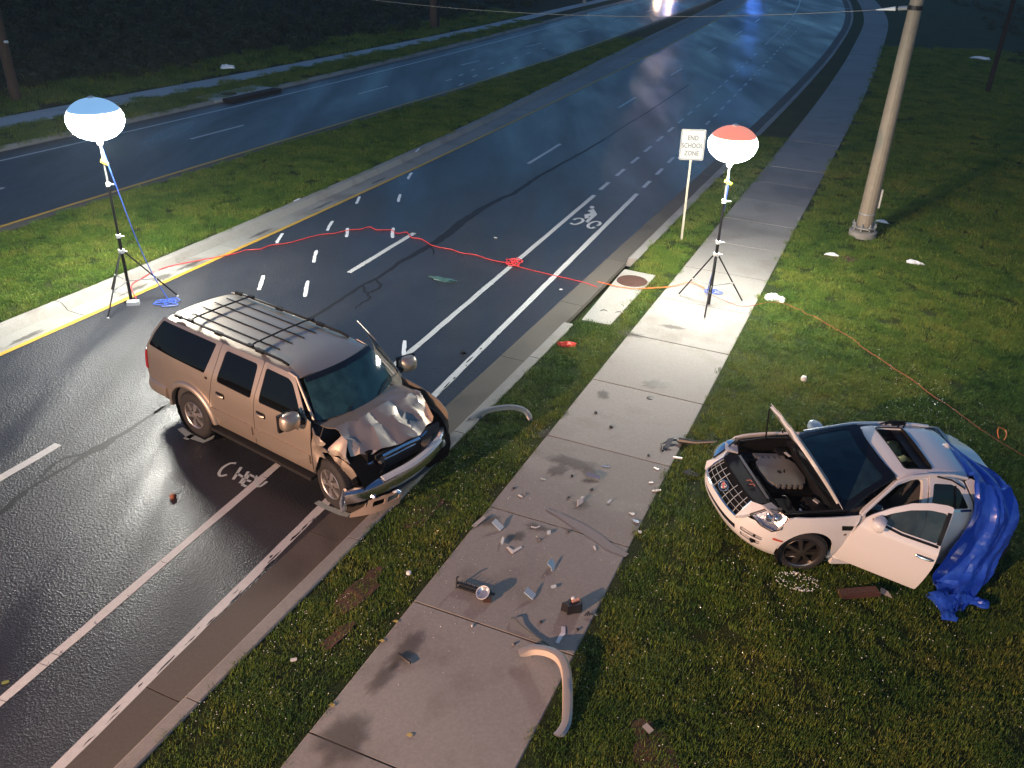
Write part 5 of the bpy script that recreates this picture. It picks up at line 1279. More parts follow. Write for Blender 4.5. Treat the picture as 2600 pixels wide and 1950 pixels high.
MB().tube([Vector(hd(-.06)(.86, -.60)), Vector((1.49, -.72, .90))], .011, 6).build('gas_strut', trim, sed)
MB().tube([Vector(hd(-.09)(1.06, .0)), Vector(hd(-.12)(1.04, 0)), Vector(hd(-.12)(1.0, 0.0))], .010, 6).build('latch_striker', chrome, bon)
MB().box((1.10, 0, .90), (.16, 1.42, .06), Matrix.Rotation(R(8), 3, 'Y')).build('cowl', trim, sed, smooth=0)
# cabin
v = []; f = []
xs_ = [-1.35, -.9, -.3, .3, .9]
for x in xs_:
    for y, z in ((-wse(x, .5) + .05, .22), (-wse(x, .8) + .05, .88), (wse(x, .8) - .09, .40), (wse(x, .5) - .07, .22)): v.append((x, y, z))
f = [(i * 4 + j, i * 4 + (j + 1) % 4, (i + 1) * 4 + (j + 1) % 4, (i + 1) * 4 + j) for i in range(4) for j in (0, 2, 3)] + [(3, 2, 1, 0), (16, 17, 18, 19)]
MB().add(v, f).build('cabin_floor', greyint, sed, smooth=0)
MB().box((.80, 0, .84), (.34, 1.44, .22), None, .85).build('dashboard', greyint, sed, smooth=0)
tan = mat('tan_leather', (.24, .11, .06), .6, var=.2)
for y in (-.37, .37):
    st = MB().box((.05, y, .50), (.52, .50, .20), None, .92).build('seat', mat('grey_leather', (.05, .05, .052), .6, var=.2), sed, smooth=0)
    MB().box((-.24, y, .86), (.15, .48, .60), Matrix.Rotation(R(-18), 3, 'Y'), .82).build('backrest', MATS['grey_leather'], st, smooth=0)
    MB().box((-.34, y, 1.20), (.10, .26, .16), None, .85).build('headrest', tan if y > 0 else MATS['grey_leather'], st, smooth=0)
MB().box((-.85, 0, .62), (.5, 1.3, .3), None, .9).build('rear_bench', greyint, sed, smooth=0)
MB().tube([(.50 + .06 * math.cos(a), .37 + .18 * math.sin(a), .93 + .18 * math.cos(a)) for a in [2 * math.pi * i / 20 for i in range(21)]], .017, 6, cap=False).build('steering_wheel', trim, sed)
yel_bag = mat('pale_yellow_airbag', (.62, .58, .26), .8, var=.1, bump=.3, bscale=16)
cloth('airbag', yel_bag, (-.08, -.20, 1.16), (.36, .04, .06), (0, .44, .03), sed, 11, .035)
cloth('airbag', mat('greenish_airbag', (.50, .55, .38), .85, var=.1), (.70, -.30, 1.0), (.26, .0, -.10), (0, .46, .0), sed, 12, .03)
cloth('loose_cloth', mat('blue_cloth', (.20, .32, .42), .8), (.55, .62, .92), (.2, 0, .1), (0, .12, .12), sed, 14, .02)
# crushed boot lid and rear glass
panel('boot_lid', lambda x, y: (x, y, 1.225 - .24 * (-.92 - x) - .05 * (y / .8) ** 2 + .012 * math.sin(11 * y)), [(-.93, -.62), (-.97, -.3), (-.99, 0), (-.97, .36), (-1.25, .60), (-1.50, .62), (-1.58, .35), (-1.585, 0), (-1.56, -.3), (-1.47, -.58), (-1.33, -.78), (-1.12, -.74)], white, sed, out=(0, 0, 1), step=.09, thick=.015, smooth=35)
panel('rear_glass', lambda u, v: (-.84 - .16 * v, u * .52, 1.372 - .17 * v), [(-1, 0), (1, 0), (1.05, 1), (-1.05, 1)], dglass, sed, out=(-1, 0, 1), step=.15, thick=.005)
MB().box((-1.42, 0, .62), (.25, 1.5, .66), None, .92).build('crushed_rear', white, sed, smooth=0)
wheel(sed, (1.485, .755, .318), .328, .235, .235, 7, 1, R(-14), dark_alloy, 'spoke')
wheel(sed, (1.485, -.755, .318), .328, .235, .235, 7, -1, R(-14), dark_alloy, 'spoke')
wheel(sed, (-1.36, .78, .335), .335, .235, .235, 7, 1, 0, dark_alloy, 'spoke')
wheel(sed, (-1.36, -.78, .335), .335, .235, .235, 7, -1, 0, dark_alloy, 'spoke')
# the impact bent the whole shell a little
def bend_children(o):
    for c in o.children:
        if c.type == 'EMPTY':
            c.location.x -= c.location.y * .055 * (c.location.x - .6); continue
        if c.type == 'MESH':
            me = c.data; co = np.empty(len(me.vertices) * 3); me.vertices.foreach_get('co', co); co = co.reshape(-1, 3)
            co[:, 0] -= np.clip(co[:, 1], -.95, .95) * .055 * (co[:, 0] - .6)
            me.vertices.foreach_set('co', co.ravel()); me.update()
        bend_children(c)
bpy.context.view_layer.update()
bend_children(sed)
# blue tarpaulin over the rear
RW = [[(-.92, -.50, 1.30), (-.95, -.46, 1.30), (-1.0, -.44, 1.28), (-1.04, -.44, 1.26)],
      [(-.80, .0, 1.42), (-.96, -.08, 1.33), (-1.10, -.10, 1.27), (-1.22, -.10, 1.22)],
      [(-.74, .42, 1.43), (-.96, .38, 1.34), (-1.25, .28, 1.24), (-1.55, .16, 1.15)],
      [(-.68, .66, 1.36), (-.95, .68, 1.29), (-1.25, .62, 1.20), (-1.58, .42, 1.10)],
      [(-.68, .86, 1.12), (-.95, .91, 1.09), (-1.25, .90, 1.03), (-1.54, .70, .98)],
      [(-.60, .98, .80), (-.95, 1.00, .80), (-1.22, .99, .76), (-1.48, .86, .68)],
      [(-.46, 1.04, .45), (-.85, 1.08, .45), (-1.15, 1.07, .42), (-1.42, .96, .35)],
      [(-.42, 1.08, .15), (-.75, 1.20, .22), (-1.05, 1.18, .18), (-1.33, 1.05, .12)],
      [(-.40, 1.30, .05), (-.52, 1.42, .14), (-.78, 1.42, .10), (-1.02, 1.22, .03)],
      [(-.30, 1.60, .04), (-.40, 1.68, .10), (-.52, 1.62, .06), (-.80, 1.50, .03)]]
cols = [spline([Vector(r[k]) for r in RW], 8) for k in range(4)]
NR = len(cols[0]); NC = 34; gT = random.Random(3)
def tarp_row(i):
    c = spline([cols[k][i] for k in range(4)], 12); return [c[min(len(c) - 1, int(round(j * (len(c) - 1) / NC)))] for j in range(NC + 1)]
P = [tarp_row(i) for i in range(NR)]
v = []
for i in range(NR):
    for j in range(NC + 1):
        p = P[i][j]; a = P[min(i + 1, NR - 1)][j] - P[max(i - 1, 0)][j]; b = P[i][min(j + 1, NC)] - P[i][max(j - 1, 0)]
        n = b.cross(a); n = n.normalized() if n.length > 1e-9 else Vector((0, 0, 1)); rdg = abs(math.sin(11 * (j / NC) + 4 * (i / NR) + 1.1 * math.sin(5 * i / NR)))
        t = j / NC; s_ = i / NR; k = smooth01(s_ * 3.0)
        d = k * (.035 * rdg - .02 + .030 * math.sin(15 * t + 3.5 * s_) + .020 * math.sin(27 * t - 6 * s_ + 1) + .012 * math.sin(46 * t + 9 * s_)) + (.02 * math.sin(21 * s_ + 5 * t) if s_ > .6 else .006 * math.sin(30 * s_)) + gT.uniform(-.006, .006)
        if d < 0: d *= .6
        v.append(p + n * (d + .015) * (1 if n.y > -.2 or n.z > 0 else -1))
f = [(i * (NC + 1) + j, i * (NC + 1) + j + 1, (i + 1) * (NC + 1) + j + 1, (i + 1) * (NC + 1) + j) for i in range(NR - 1) for j in range(NC)]
m = sed.matrix_world.copy()
bpy.context.view_layer.update(); m = sed.matrix_world.copy()
vv = [m @ Vector(p) for p in v]
vv = [Vector((p.x, p.y, max(p.z, lawn_z(p.x, p.y) + .03))) for p in vv]
tarp_m = mat('blue_tarpaulin', (.022, .085, .52), .26, var=.30, vscale=7, bump=.45, bscale=16, coat=.5)
tp = MB().add(vv, f).build('tarpaulin', tarp_m, smooth=20)
tag(tp, 'crinkled blue tarpaulin draped over the rear of the white sedan', 'tarpaulin')
sol = tp.modifiers.new('thickness', 'SOLIDIFY'); sol.thickness = .004; sol.offset = 0
def lobe(c, d, w_, L_, seed):
    g = random.Random(seed); n = 12; v = []; f = []
    d = Vector(d).normalized(); sx = Vector((-d.y, d.x, 0))
    for i in range(9):
        t = i / 8; r = w_ * (1 - .55 * t) * (1 + .25 * math.sin(7 * t + seed))
        for j in range(n):
            a = math.pi * j / (n - 1); rr = r * (1 + g.uniform(-.18, .18))
            p = Vector(c) + d * (L_ * t) + sx * (rr * math.cos(a)) + Vector((0, 0, .6 * rr * math.sin(a) * (1 + g.uniform(-.25, .25))))
            v.append((p.x, p.y, max(p.z, lawn_z(p.x, p.y) + .03)))
    f = [(i * n + j, i * n + j + 1, (i + 1) * n + j + 1, (i + 1) * n + j) for i in range(8) for j in range(n - 1)] + [tuple(8 * n + j for j in range(n))]
    MB().add(v, f).build('tarp_fold', tarp_m, tp, smooth=26)
E1 = m @ Vector((-.40, 1.42, .06)); E2 = m @ Vector((-.66, 1.40, .06))
t1_ = m @ Vector((-.27, 1.78, .05)); t2_ = m @ Vector((-.88, 1.56, .05))
lobe((E1.x, E1.y, lawn_z(E1.x, E1.y) + .03), (t1_ - E1).xy.to_3d(), .16, .42, 1)
lobe((E2.x, E2.y, lawn_z(E2.x, E2.y) + .03), (t2_ - E2).xy.to_3d(), .13, .36, 2)
# ------------------------------------------------------------------ wreckage lying about
S0 = .131
dark_plastic = mat('dark_plastic', (.016, .016, .018), .45, var=.3)
pale_plastic = mat('pale_plastic', (.62, .60, .56), .4, var=.12, vscale=20)
bluish_plastic = mat('pale_blue_plastic', (.42, .52, .58), .35, var=.1, vscale=20)
mirrorish = mat('silvered_plastic', (.68, .70, .72), .2, metal=.8, var=.1)
primer_out = mat('flare_paint', (.47, .43, .375), .35, metal=.45, coat=.5, var=.05)
primer_in = mat('flare_inside', (.55, .46, .38), .6, var=.1)
def plate(name, label, cat, poly, z, m, th=.006, bend=.0, tilt=(0, 0), group=None, parent=None):
    """small bent sheet: outline in world x, y; tilt lifts one side off the ground"""
    cx = sum(p[0] for p in poly) / len(poly); cy_ = sum(p[1] for p in poly) / len(poly)
    lo = min(tilt[0] * (x - cx) + tilt[1] * (y - cy_) for x, y in poly)
    def fm(x, y):
        u, w_ = x - cx, y - cy_; return (u, w_, tilt[0] * u + tilt[1] * w_ - lo + bend * (1 - (u * u + w_ * w_) / .01) * .01 + th)
    o = panel(name, fm, poly, m, parent, step=.03, thick=th, out=(0, 0, 1), smooth=25, jit=.2)
    o.location = (cx, cy_, z)
    if label: tag(o, label, cat, group)
    return o
def quad(a, b, wd):   # oblong outline between two points
    a, b = Vector(a), Vector(b); d = (b - a).normalized(); nn = Vector((-d.y, d.x)) * wd / 2
    return [tuple(a + nn), tuple(a - nn), tuple(b - nn), tuple(b + nn)][::-1]
def flare(name, label, path, zs, wf, hw, side_):
    P = spline([(x, y, z) for (x, y), z in zip(path, zs)], 6); v = []; f = []; n = 6
    for i, p in enumerate(P):
        t = P[min(i + 1, len(P) - 1)] - P[max(i - 1, 0)]; t.z = 0; t.normalize(); o = Vector((t.y, -t.x, 0)) * side_
        e = min(1, min(i, len(P) - 1 - i) / 4 + .35)
        for (a, b) in ((0, 0), (.25 * wf, .012), (.7 * wf, .010), (wf * e, -.018), (.5 * wf, -.004), (.012, -.012)): v.append(p + o * a + Vector((0, 0, b)))
    N = len(P)
    for i in range(N - 1):
        for j in range(n): q = (i * n + j, i * n + (j + 1) % n, (i + 1) * n + (j + 1) % n, (i + 1) * n + j); f.append(q)
    t_ = thing(name, label, 'car trim', tuple(P[N // 2]))
    L0 = P[N // 2]; v = [Vector(p) - L0 for p in v]
    MB().add(v, f).build('outer_face', primer_out, t_, smooth=40)
    v = []; f = []
    for i, p in enumerate(P):
        t = P[min(i + 1, N - 1)] - P[max(i - 1, 0)]; t.z = 0; t.normalize(); o = Vector((t.y, -t.x, 0)) * side_
        e = min(1, min(i, N - 1 - i) / 5 + .15); h = min(hw * e, max(.01, p.z - .135))
        for (a, b) in ((-.002, -.002), (-.008, -h), (-.002, -h), (.004, -.012)): v.append(p + o * a + Vector((0, 0, b)) - L0)
    for i in range(N - 1):
        for j in range(4): f.append((i * 4 + j, i * 4 + (j + 1) % 4, (i + 1) * 4 + (j + 1) % 4, (i + 1) * 4 + j))
    MB().add(v, f).build('inner_flange', primer_in, t_, smooth=40)
    return t_
flare('wheel_arch_trim', 'curved gold wheel arch trim lying half on the pavement and half on the lawn', [(.19, 7.20), (.33, 7.24), (.49, 7.17), (.61, 7.05), (.665, 6.88), (.67, 6.62), (.655, 6.36), (.62, 6.24), (.55, 6.14)], [.20, .25, .31, .34, .32, .27, .22, .20, .19], .10, .085, -1)
flare('wheel_arch_trim', 'curved gold wheel arch trim lying across the kerb and grass strip ahead of the gold vehicle', [(-.67, 12.42), (-.50, 12.58), (-.30, 12.66), (-.10, 12.68), (.10, 12.66), (.24, 12.57), (.31, 12.42)], [.16, .20, .24, .27, .28, .26, .18], .08, .06, -1)
# black toothed bracket with a lamp unit beside it
br = thing('grille_bracket', 'long black toothed plastic bracket on the pavement', 'car part', (-.37, 8.30, S0))
MB().box((0, 0, .05), (.52, .035, .022), Matrix.Rotation(R(-22), 3, 'Z')).build('rail', dark_plastic, br, smooth=0)
MB().box((-.02, -.03, .02), (.44, .03, .03), Matrix.Rotation(R(-22), 3, 'Z')).build('rail', dark_plastic, br, smooth=0)
for k in range(7):
    x = -.20 + k * .065; p = Matrix.Rotation(R(-22), 3, 'Z') @ Vector((x, .012, .07)); MB().box(p, (.014, .012, .05), None, .5).build('tooth', dark_plastic, br, smooth=0)
MB().tube([(-.25, .05, .0), (-.25, .10, .13), (-.22, .11, .14)], .012, 6).build('hook', dark_plastic, br)
lu = thing('lamp_unit', 'round broken lamp unit with a white rim beside the toothed bracket', 'car part', (-.25, 8.20, S0))
m3 = Matrix.Rotation(R(35), 3, 'X') @ Matrix.Rotation(R(-20), 3, 'Y')
o = MB().lathe([(0, .05), (.05, .055), (.078, .085), (.086, .085), (.08, .04), (.04, 0), (0, 0)], 20).build('bowl', mirrorish, lu); o.rotation_euler = (R(20), R(-22), 0); o.location = (0, 0, .03)
o = MB().lathe([(.080, .083), (.090, .09), (.092, .08), (.086, .075)], 20).build('rim', white_plastic, lu); o.rotation_euler = (R(20), R(-22), 0); o.location = (0, 0, .03)
MB().box((.03, -.06, .03), (.10, .07, .06)).build('mount', mat('brown_mount', (.05, .022, .016), .6), lu, smooth=0)
bk_ = thing('lamp_housing', 'black plastic lamp housing with an orange insert near the pavement edge', 'car part', (.82, 8.03, S0))
MB().prism([(-.13, -.02), (-.06, -.05), (-.05, -.10), (.03, -.07), (.12, -.05), (.145, .02), (.12, .075), (.03, .085), (-.03, .06), (-.05, .02)], 0, .13, lambda x, y, z: (x * (1 - .8 * z), y * (1 - .8 * z), z)).build('shell', dark_plastic, bk_, smooth=20)
MB().box((.05, .02, .135), (.10, .035, .03), Matrix.Rotation(R(28), 3, 'Z')).build('insert', mat('salmon_plastic', (.62, .30, .20), .5), bk_, smooth=0)
MB().lathe([(0, .03), (.02, .025), (.028, 0)], 12, (.02, .045, .135)).build('bulb', white_plastic, bk_)
tag(MB().tube(spline([(.09, 7.83, S0 + .02), (.12, 7.80, S0 + .05), (.21, 7.70, S0 + .03), (.39, 7.53, S0 + .02), (.53, 7.40, S0 + .03), (.64, 7.29, S0 + .04)], 4), .012, 6).build('rubber_strip', mat('grey_rubber', (.06, .075, .08), .6)), 'long thin grey rubber strip pointing at the wheel arch trim on the pavement', 'rubber strip')
plate('plastic_strip', 'white bent plastic strip near the rubber strip on the pavement', 'plastic strip', [(.69, 7.74), (.74, 7.74), (.735, 7.61), (.71, 7.58), (.65, 7.46), (.615, 7.48), (.665, 7.60), (.685, 7.64)], S0, mat('white_strip', (.70, .70, .70), .45), bend=.2)
plate('plastic_fragment', 'blue ridged plastic block on the pavement between the lamp unit and the black housing', 'car fragment', quad((.26, 8.27), (.37, 8.22), .10), S0, bluish_plastic, .012, tilt=(-.5, .3))
plate('plastic_fragment', 'small pale blue oval fragment beyond the blue ridged block', 'car fragment', rnd(quad((.58, 8.42), (.65, 8.42), .045), .02), S0, bluish_plastic, .006, tilt=(.3, .2))
plate('plastic_fragment', 'pale blue fan shaped fragment with a dark clip on the pavement', 'car fragment', [(.54, 8.78), (.57, 8.86), (.61, 8.92), (.65, 8.86), (.63, 8.77), (.60, 8.70), (.59, 8.76)], S0, bluish_plastic, .008, tilt=(-.8, .2))
plate('plastic_fragment', 'pale blue rectangular cover lying by the grass edge of the pavement', 'car fragment', quad((-.19, 9.63), (-.07, 9.55), .09), S0, bluish_plastic, .012, tilt=(-.4, .4))
plate('plastic_fragment', 'upright pale blue blade of plastic below the rectangular cover', 'car fragment', [(-.085, 9.28), (-.06, 9.36), (-.035, 9.28), (-.06, 9.17)], S0, bluish_plastic, .008, tilt=(1.2, 0))
vee = plate('plastic_fragment', 'white V shaped trim fragment on the pavement', 'car fragment', [(.0, 9.17), (.02, 9.18), (.09, 9.11), (.19, 9.20), (.215, 9.17), (.09, 9.05), (.07, 9.05)], S0, pale_plastic, .012, bend=.3)
plate('plastic_fragment', 'small square blue chip on the cracked pavement joint', 'car fragment', quad((.55, 9.50), (.60, 9.50), .055), S0, bluish_plastic, .01, tilt=(.3, .3))
plate('plastic_fragment', 'grey clear lens piece at the grass edge beside the pavement joint', 'car fragment', rnd(quad((-.47, 9.60), (-.32, 9.76), .065), .02), S0, mat('grey_lens', (.32, .32, .31), .25), .008, tilt=(.2, .1))
plate('plastic_fragment', 'long silver bracket fragment lying on the wet patch of pavement', 'car fragment', quad((1.18, 10.89), (1.38, 10.84), .06), S0, mirrorish, .02, tilt=(0, .5))
plate('plastic_fragment', 'flat silver fragment in a small wet ring near the upper joint', 'car fragment', rnd(quad((1.44, 11.20), (1.56, 11.18), .03), .01), S0, mirrorish, .006)
fs = plate('plastic_fragment', 'folded pale fragment standing in a dark star shaped stain', 'car fragment', [(1.00, 10.12), (1.01, 10.22), (1.10, 10.29), (1.09, 10.22)], S0, pale_plastic, .01, tilt=(-.6, .6))
plate('plastic_fragment', 'light blue curved chip beside the folded fragment in the star stain', 'car fragment', rnd(quad((1.06, 10.32), (1.11, 10.29), .06), .02), S0, bluish_plastic, .008, tilt=(.3, .5))
plate('plastic_fragment', 'narrow blue white chip to the right of the star shaped stain', 'car fragment', quad((1.45, 10.24), (1.51, 10.29), .03), S0, bluish_plastic, .01, tilt=(.2, .2))
plate('plastic_fragment', 'white pointed sliver just below the cracked pavement joint', 'car fragment', [(1.175, 9.25), (1.20, 9.26), (1.215, 9.18), (1.20, 9.16)], S0, pale_plastic, .012)
plate('plastic_fragment', 'beige crooked flake near the lawn side of the pavement', 'car fragment', [(1.74, 10.03), (1.82, 10.03), (1.82, 9.99), (1.79, 9.97)], S0, pale_plastic, .008)
plate('plastic_fragment', 'silver crumpled flake below the beige crooked flake', 'car fragment', [(1.77, 9.87), (1.82, 9.86), (1.87, 9.82), (1.85, 9.79), (1.79, 9.81)], S0, mirrorish, .012, bend=.3)
plate('plastic_fragment', 'white clip strip on the upper pavement joint near the lawn', 'car fragment', quad((2.25, 11.20), (2.32, 11.15), .04), S0, pale_plastic, .01)
plate('plastic_fragment', 'small white tab near the lawn edge below the upper joint', 'car fragment', rnd(quad((2.12, 10.79), (2.19, 10.80), .03), .01), S0, pale_plastic, .01)
jl = plate('trim_clip', 'white rod with a dark end reaching from the pavement onto the lawn', 'car fragment', quad((2.15, 10.57), (2.28, 10.60), .025), S0, pale_plastic, .018)
plate('plastic_fragment', 'small white wedge beside a dark dot on the upper left pavement slab', 'car fragment', quad((.15, 10.37), (.21, 10.32), .03), S0, pale_plastic, .01)
plate('plastic_fragment', 'pale green oval flake left of the silver bracket', 'car fragment', rnd(quad((.48, 10.81), (.56, 10.78), .035), .015), S0, mat('pale_green_flake', (.40, .43, .38), .5), .006)
plate('plastic_fragment', 'thin curved yellowish fragment lying in the stain on the joint', 'car fragment', [(.33, 9.62), (.40, 9.60), (.46, 9.64), (.455, 9.665), (.40, 9.625), (.335, 9.645)], S0, pale_plastic, .008)
plate('plastic_fragment', 'white rounded cap on the lawn edge of the pavement', 'car fragment', rnd(quad((1.82, 9.60), (1.87, 9.58), .04), .015), S0, white_plastic, .02)
tag(MB().tube([(-1.20, 7.20, S0 + .02), (-1.12, 7.12, S0 + .03), (-1.05, 7.07, S0 + .02)], .018, 6).build('broken_rod', dark_plastic), 'short black rod lying alone on the lower pavement slab', 'car fragment')
wr = thing('wire_scrap', 'tangled scrap of dark wiring at the lawn edge beside the black housing', 'wire scrap', (1.04, 7.95, S0))
for k in range(3): MB().tube(spline([(-.06 + .03 * k, -.03, .01), (0, .03 - .02 * k, .03), (.05, -.01, .02), (.10, .03 * k - .02, .01)], 4), .006, 5).build('strand', dark_plastic, wr)
k_ = 0
for (x, y, lab) in ((.44, 7.80, 'dark curled crumb left of the white bent strip'), (.88, 7.69, 'dark round crumb near the lawn to the right of the white bent strip'), (.12, 7.43, 'grey washer like crumb beside the rubber strip'), (2.21, 11.53, 'black nut sized crumb on the upper pavement slab'), (.89, 10.35, 'black crumb left of the star shaped stain'), (.08, 10.53, 'black crumb near the grass on the upper left slab'), (.24, 10.38, 'grey crumb above the small white wedge'), (.96, 10.90, 'dark flat crumb left of the silver bracket'), (1.24, 10.56, 'black twisted crumb above the star shaped stain'), (1.46, 12.80, 'dark scrap on the pale slab above the upper joint'), (1.68, 12.36, 'small mangled dark scrap in the middle of the pale slab'), (-.38, 7.70, 'pale round crumb just above the lower pavement joint'), (.45, 9.36, 'small ring shaped crumb with a wet edge below the joint'), (.85, 9.55, 'dark oval crumb above the cracked joint')):
    g = random.Random(int(x * 100 + y * 10)); m_ = pale_plastic if 'pale round' in lab else (mat('grey_crumb', (.18, .17, .16), .6) if 'grey' in lab or 'ring' in lab else dark_plastic)
    mb = MB(); n = 7; r_ = .035 if 'mangled' in lab or 'scrap' in lab else .024
    ring = [(r_ * g.uniform(.6, 1.3) * math.cos(2 * math.pi * j / n), r_ * g.uniform(.6, 1.3) * math.sin(2 * math.pi * j / n)) for j in range(n)]
    v = [(a, b, 0) for a, b in ring] + [(a * .6, b * .6, r_ * g.uniform(.5, 1.1)) for a, b in ring]
    o = mb.add(v, [tuple(range(n))[::-1], tuple(range(n, 2 * n))] + [(i, (i + 1) % n, n + (i + 1) % n, n + i) for i in range(n)]).build('debris_crumb', m_, smooth=0, loc=(x, y, S0))
    tag(o, lab, 'debris')
MB_ = MB().lathe([(0, .004), (.055, .004), (.062, .0), (.062, -.01)], 20).build('drain_cap', mat('dark_cap', (.03, .028, .026), .6), loc=(2.46, 13.40, S0)); tag(MB_, 'small round dark metal cap set in the pavement joint', 'drain cap')
# beside the sedan
lz = lambda x, y, d=.05: lawn_z(x, y) + d
gl_ = thing('wreck_debris', 'open black frame of broken trim lying on the pavement edge near the sedan', 'car part', (2.58, 11.85, S0))
MB().tube([(-.13, -.18, .01), (-.13, -.02, .04), (.0, .10, .05), (.13, .12, .04), (.16, .08, .03)], .018, 6).build('frame', dark_plastic, gl_)
plate('smoked_pane', None, None, [(-.12, -.12), (-.02, -.10), (.08, .08), (-.02, .08)], 0, mat('smoked_plastic', (.10, .12, .14), .2), .006, tilt=(.2, .3), parent=gl_)
tag(MB().tube([(2.76, 11.97, lz(2.76, 11.97)), (3.0, 11.83, lz(3, 11.83) + .02), (3.3, 11.66, lz(3.3, 11.66))], .05, 8, .025).build('splash_guard', dark_plastic), 'long black strip of splash guard in the grass in front of the sedan', 'car part')
plate('trim_clip', 'pair of pale clips in the grass just off the pavement near the sedan nose', 'car fragment', quad((2.58, 11.45), (2.72, 11.42), .035), lz(2.65, 11.43), pale_plastic, .02)
plate('splash_guard', 'curved black plastic scrap sticking out under the sedan front corner', 'car part', [(2.62, 10.88), (2.72, 10.93), (2.86, 10.80), (2.84, 10.74), (2.72, 10.80)], lz(2.75, 10.83, .04), dark_plastic, .02, tilt=(.2, .2))
bd = thing('broken_board', 'reddish brown oblong panel lying in the grass below the open sedan door', 'car part', (4.52, 8.48, lz(4.52, 8.48, .04)), (0, 0, R(9)))
MB().box((0, 0, .03), (.56, .14, .06), None, .93).build('board', mat('brown_board', (.070, .028, .020), .6, var=.3), bd, smooth=0)
MB().box((.05, -.02, .062), (.40, .04, .008)).build('ridge', mat('brown_board', (.07, .028, .02)), bd, smooth=0)
plate('plastic_fragment', 'grey triangular scrap in the grass right of the brown panel', 'car fragment', [(4.84, 8.55), (4.95, 8.44), (4.93, 8.55), (4.87, 8.63)], lz(4.9, 8.5, .05), mat('grey_scrap', (.25, .24, .23), .5), .008, tilt=(.4, .2))
tag(MB().lathe([(0, .09), (.04, .085), (.055, .05), (.05, .0)], 14).build('cup', white_plastic, loc=(5.43, 14.25, lz(5.43, 14.25, .03))), 'small white cup lying in the lawn between the sidewalk and the cord', 'cup')
crumple('litter', 'crumpled white paper litter on the dark lawn right of the steel pole', 'litter', (10.0, 20.7, lz(10, 20.7, .03)), .14, .07, bagm, 8, 1.4, .6, R(-30), n=7)
crumple('litter', 'small white paper scrap in the bare patch below the steel pole', 'litter', (8.06, 21.1, lz(8.06, 21.1, .03)), .12, .06, bagm, 9, 1.3, .7, R(-20), n=6)
crumple('litter', 'small pale scrap of litter just right of the steel pole footing', 'litter', (10.35, 23.9, lz(10.35, 23.9, .03)), .12, .06, bagm, 10, 1.3, .6, R(-30), n=6)
crumple('litter', 'distant pale scrap of litter high on the dark lawn', 'litter', (28.6, 57.8, lz(28.6, 57.8, .03)), .45, .15, bagm, 12, 1.4, .6, R(-20), n=6)
crumple('litter', 'white scrap of litter on the dark bank beyond the far pavement', 'litter', (-14.2, 43.6, .45), .28, .16, bagm, 13, 1.2, .7, R(10), n=6)
crumple('plastic_scrap', 'red orange crumpled scrap on the grass at the kerb corner by the inlet', 'litter', (1.05, 15.38, .13), .13, .08, mat('red_film', (.75, .06, .035), .45), 14, 1.4, .6, R(5), n=6)
crumple('glass_heap', 'small green tinted heap of broken glass in the middle lane', 'broken glass', (-1.68, 18.88, .002), .27, .05, mat('green_glass_heap', (.10, .20, .18), .2, var=.5, vscale=30, trans=.3), 15, 1.2, .35, R(-20), n=7)
ob = MB().lathe([(0, .075), (.035, .07), (.052, .035), (.04, .0)], 12).build('ball', mat('rust_orange_ball', (.20, .055, .02), .6, var=.3), loc=(-4.9, 10.2, .0)); tag(ob, 'rust brown ball of debris on the wet lane left of the CHEV lettering', 'debris')
crumple('debris_clod', 'small black clod on the asphalt ahead of the open driver door', 'debris', (-.98, 15.17, 0), .06, .05, dark_plastic, 16, n=5)
plate('fallen_leaf', 'yellow green leaf on the asphalt at the lower left', 'leaf', rnd(quad((-5.56, 6.72), (-5.49, 6.75), .05), .02), .002, mat('leaf_green', (.20, .23, .05), .6), .003, bend=.3)
for (x, y, lab) in ((-1.31, 7.73, 'large pale leaf on the grass edge of the lower pavement'), (-1.43, 7.41, 'yellow leaf at the grass edge beside the damp stain'), (-1.83, 6.46, 'yellow leaf pair where the lowest joint meets the grass'), (-.95, 6.11, 'beige leaf stuck on the lowest pavement joint')):
    plate('fallen_leaf', lab, 'leaf', [(x - .035, y), (x, y + .025), (x + .04, y + .01), (x + .02, y - .025)], S0 + .002, mat('leaf_yellow', (.48, .36, .10), .6, var=.2), .003, bend=.4)
tag(MB().lathe([(0, .04), (.03, .03), (.035, 0)], 10).build('bottle_cap', white_plastic, loc=(-1.25, 8.57, .15)), 'round white cap in the grass strip near the toothed bracket', 'cap')
plate('plastic_fragment', 'white flat scrap in the middle of the lower grass strip', 'car fragment', rnd(quad((-2.41, 7.04), (-2.34, 7.06), .04), .015), .16, pale_plastic, .01)
plate('plastic_fragment', 'small white chip on the asphalt by the concrete inlet', 'car fragment', quad((1.02, 18.53), (1.09, 18.55), .04), .002, white_plastic, .012)
plate('plastic_fragment', 'small white chip alone in the right traffic lane', 'car fragment', quad((-.60, 21.94), (-.52, 21.92), .04), .002, white_plastic, .012)
mud = mat('churned_soil', (.085, .040, .024), .95, var=.4, vscale=10, bump=.8, bscale=18)
def patch(name, poly, z, m, bump_=.02, seed=1):
    g = random.Random(seed); o = panel(name, lambda x, y: (x, y, z + g.uniform(0, bump_)), poly, m, step=.07, thick=.02, jit=.4, smooth=30, out=(0, 0, 1)); return kind(o, 'structure')
def blob(cx, cy_, rx, ry, rot, seed, n=16):
    g = random.Random(seed); out = []
    for i in range(n):
        a = 2 * math.pi * i / n; k = g.uniform(.65, 1.15); x, y = rx * k * math.cos(a), ry * k * math.sin(a)
        out.append((cx + x * math.cos(rot) - y * math.sin(rot), cy_ + x * math.sin(rot) + y * math.cos(rot)))
    return out
patch('soil', blob(-1.85, 8.25, .16, .55, R(-30), 2), .112, mud, .025, 1)
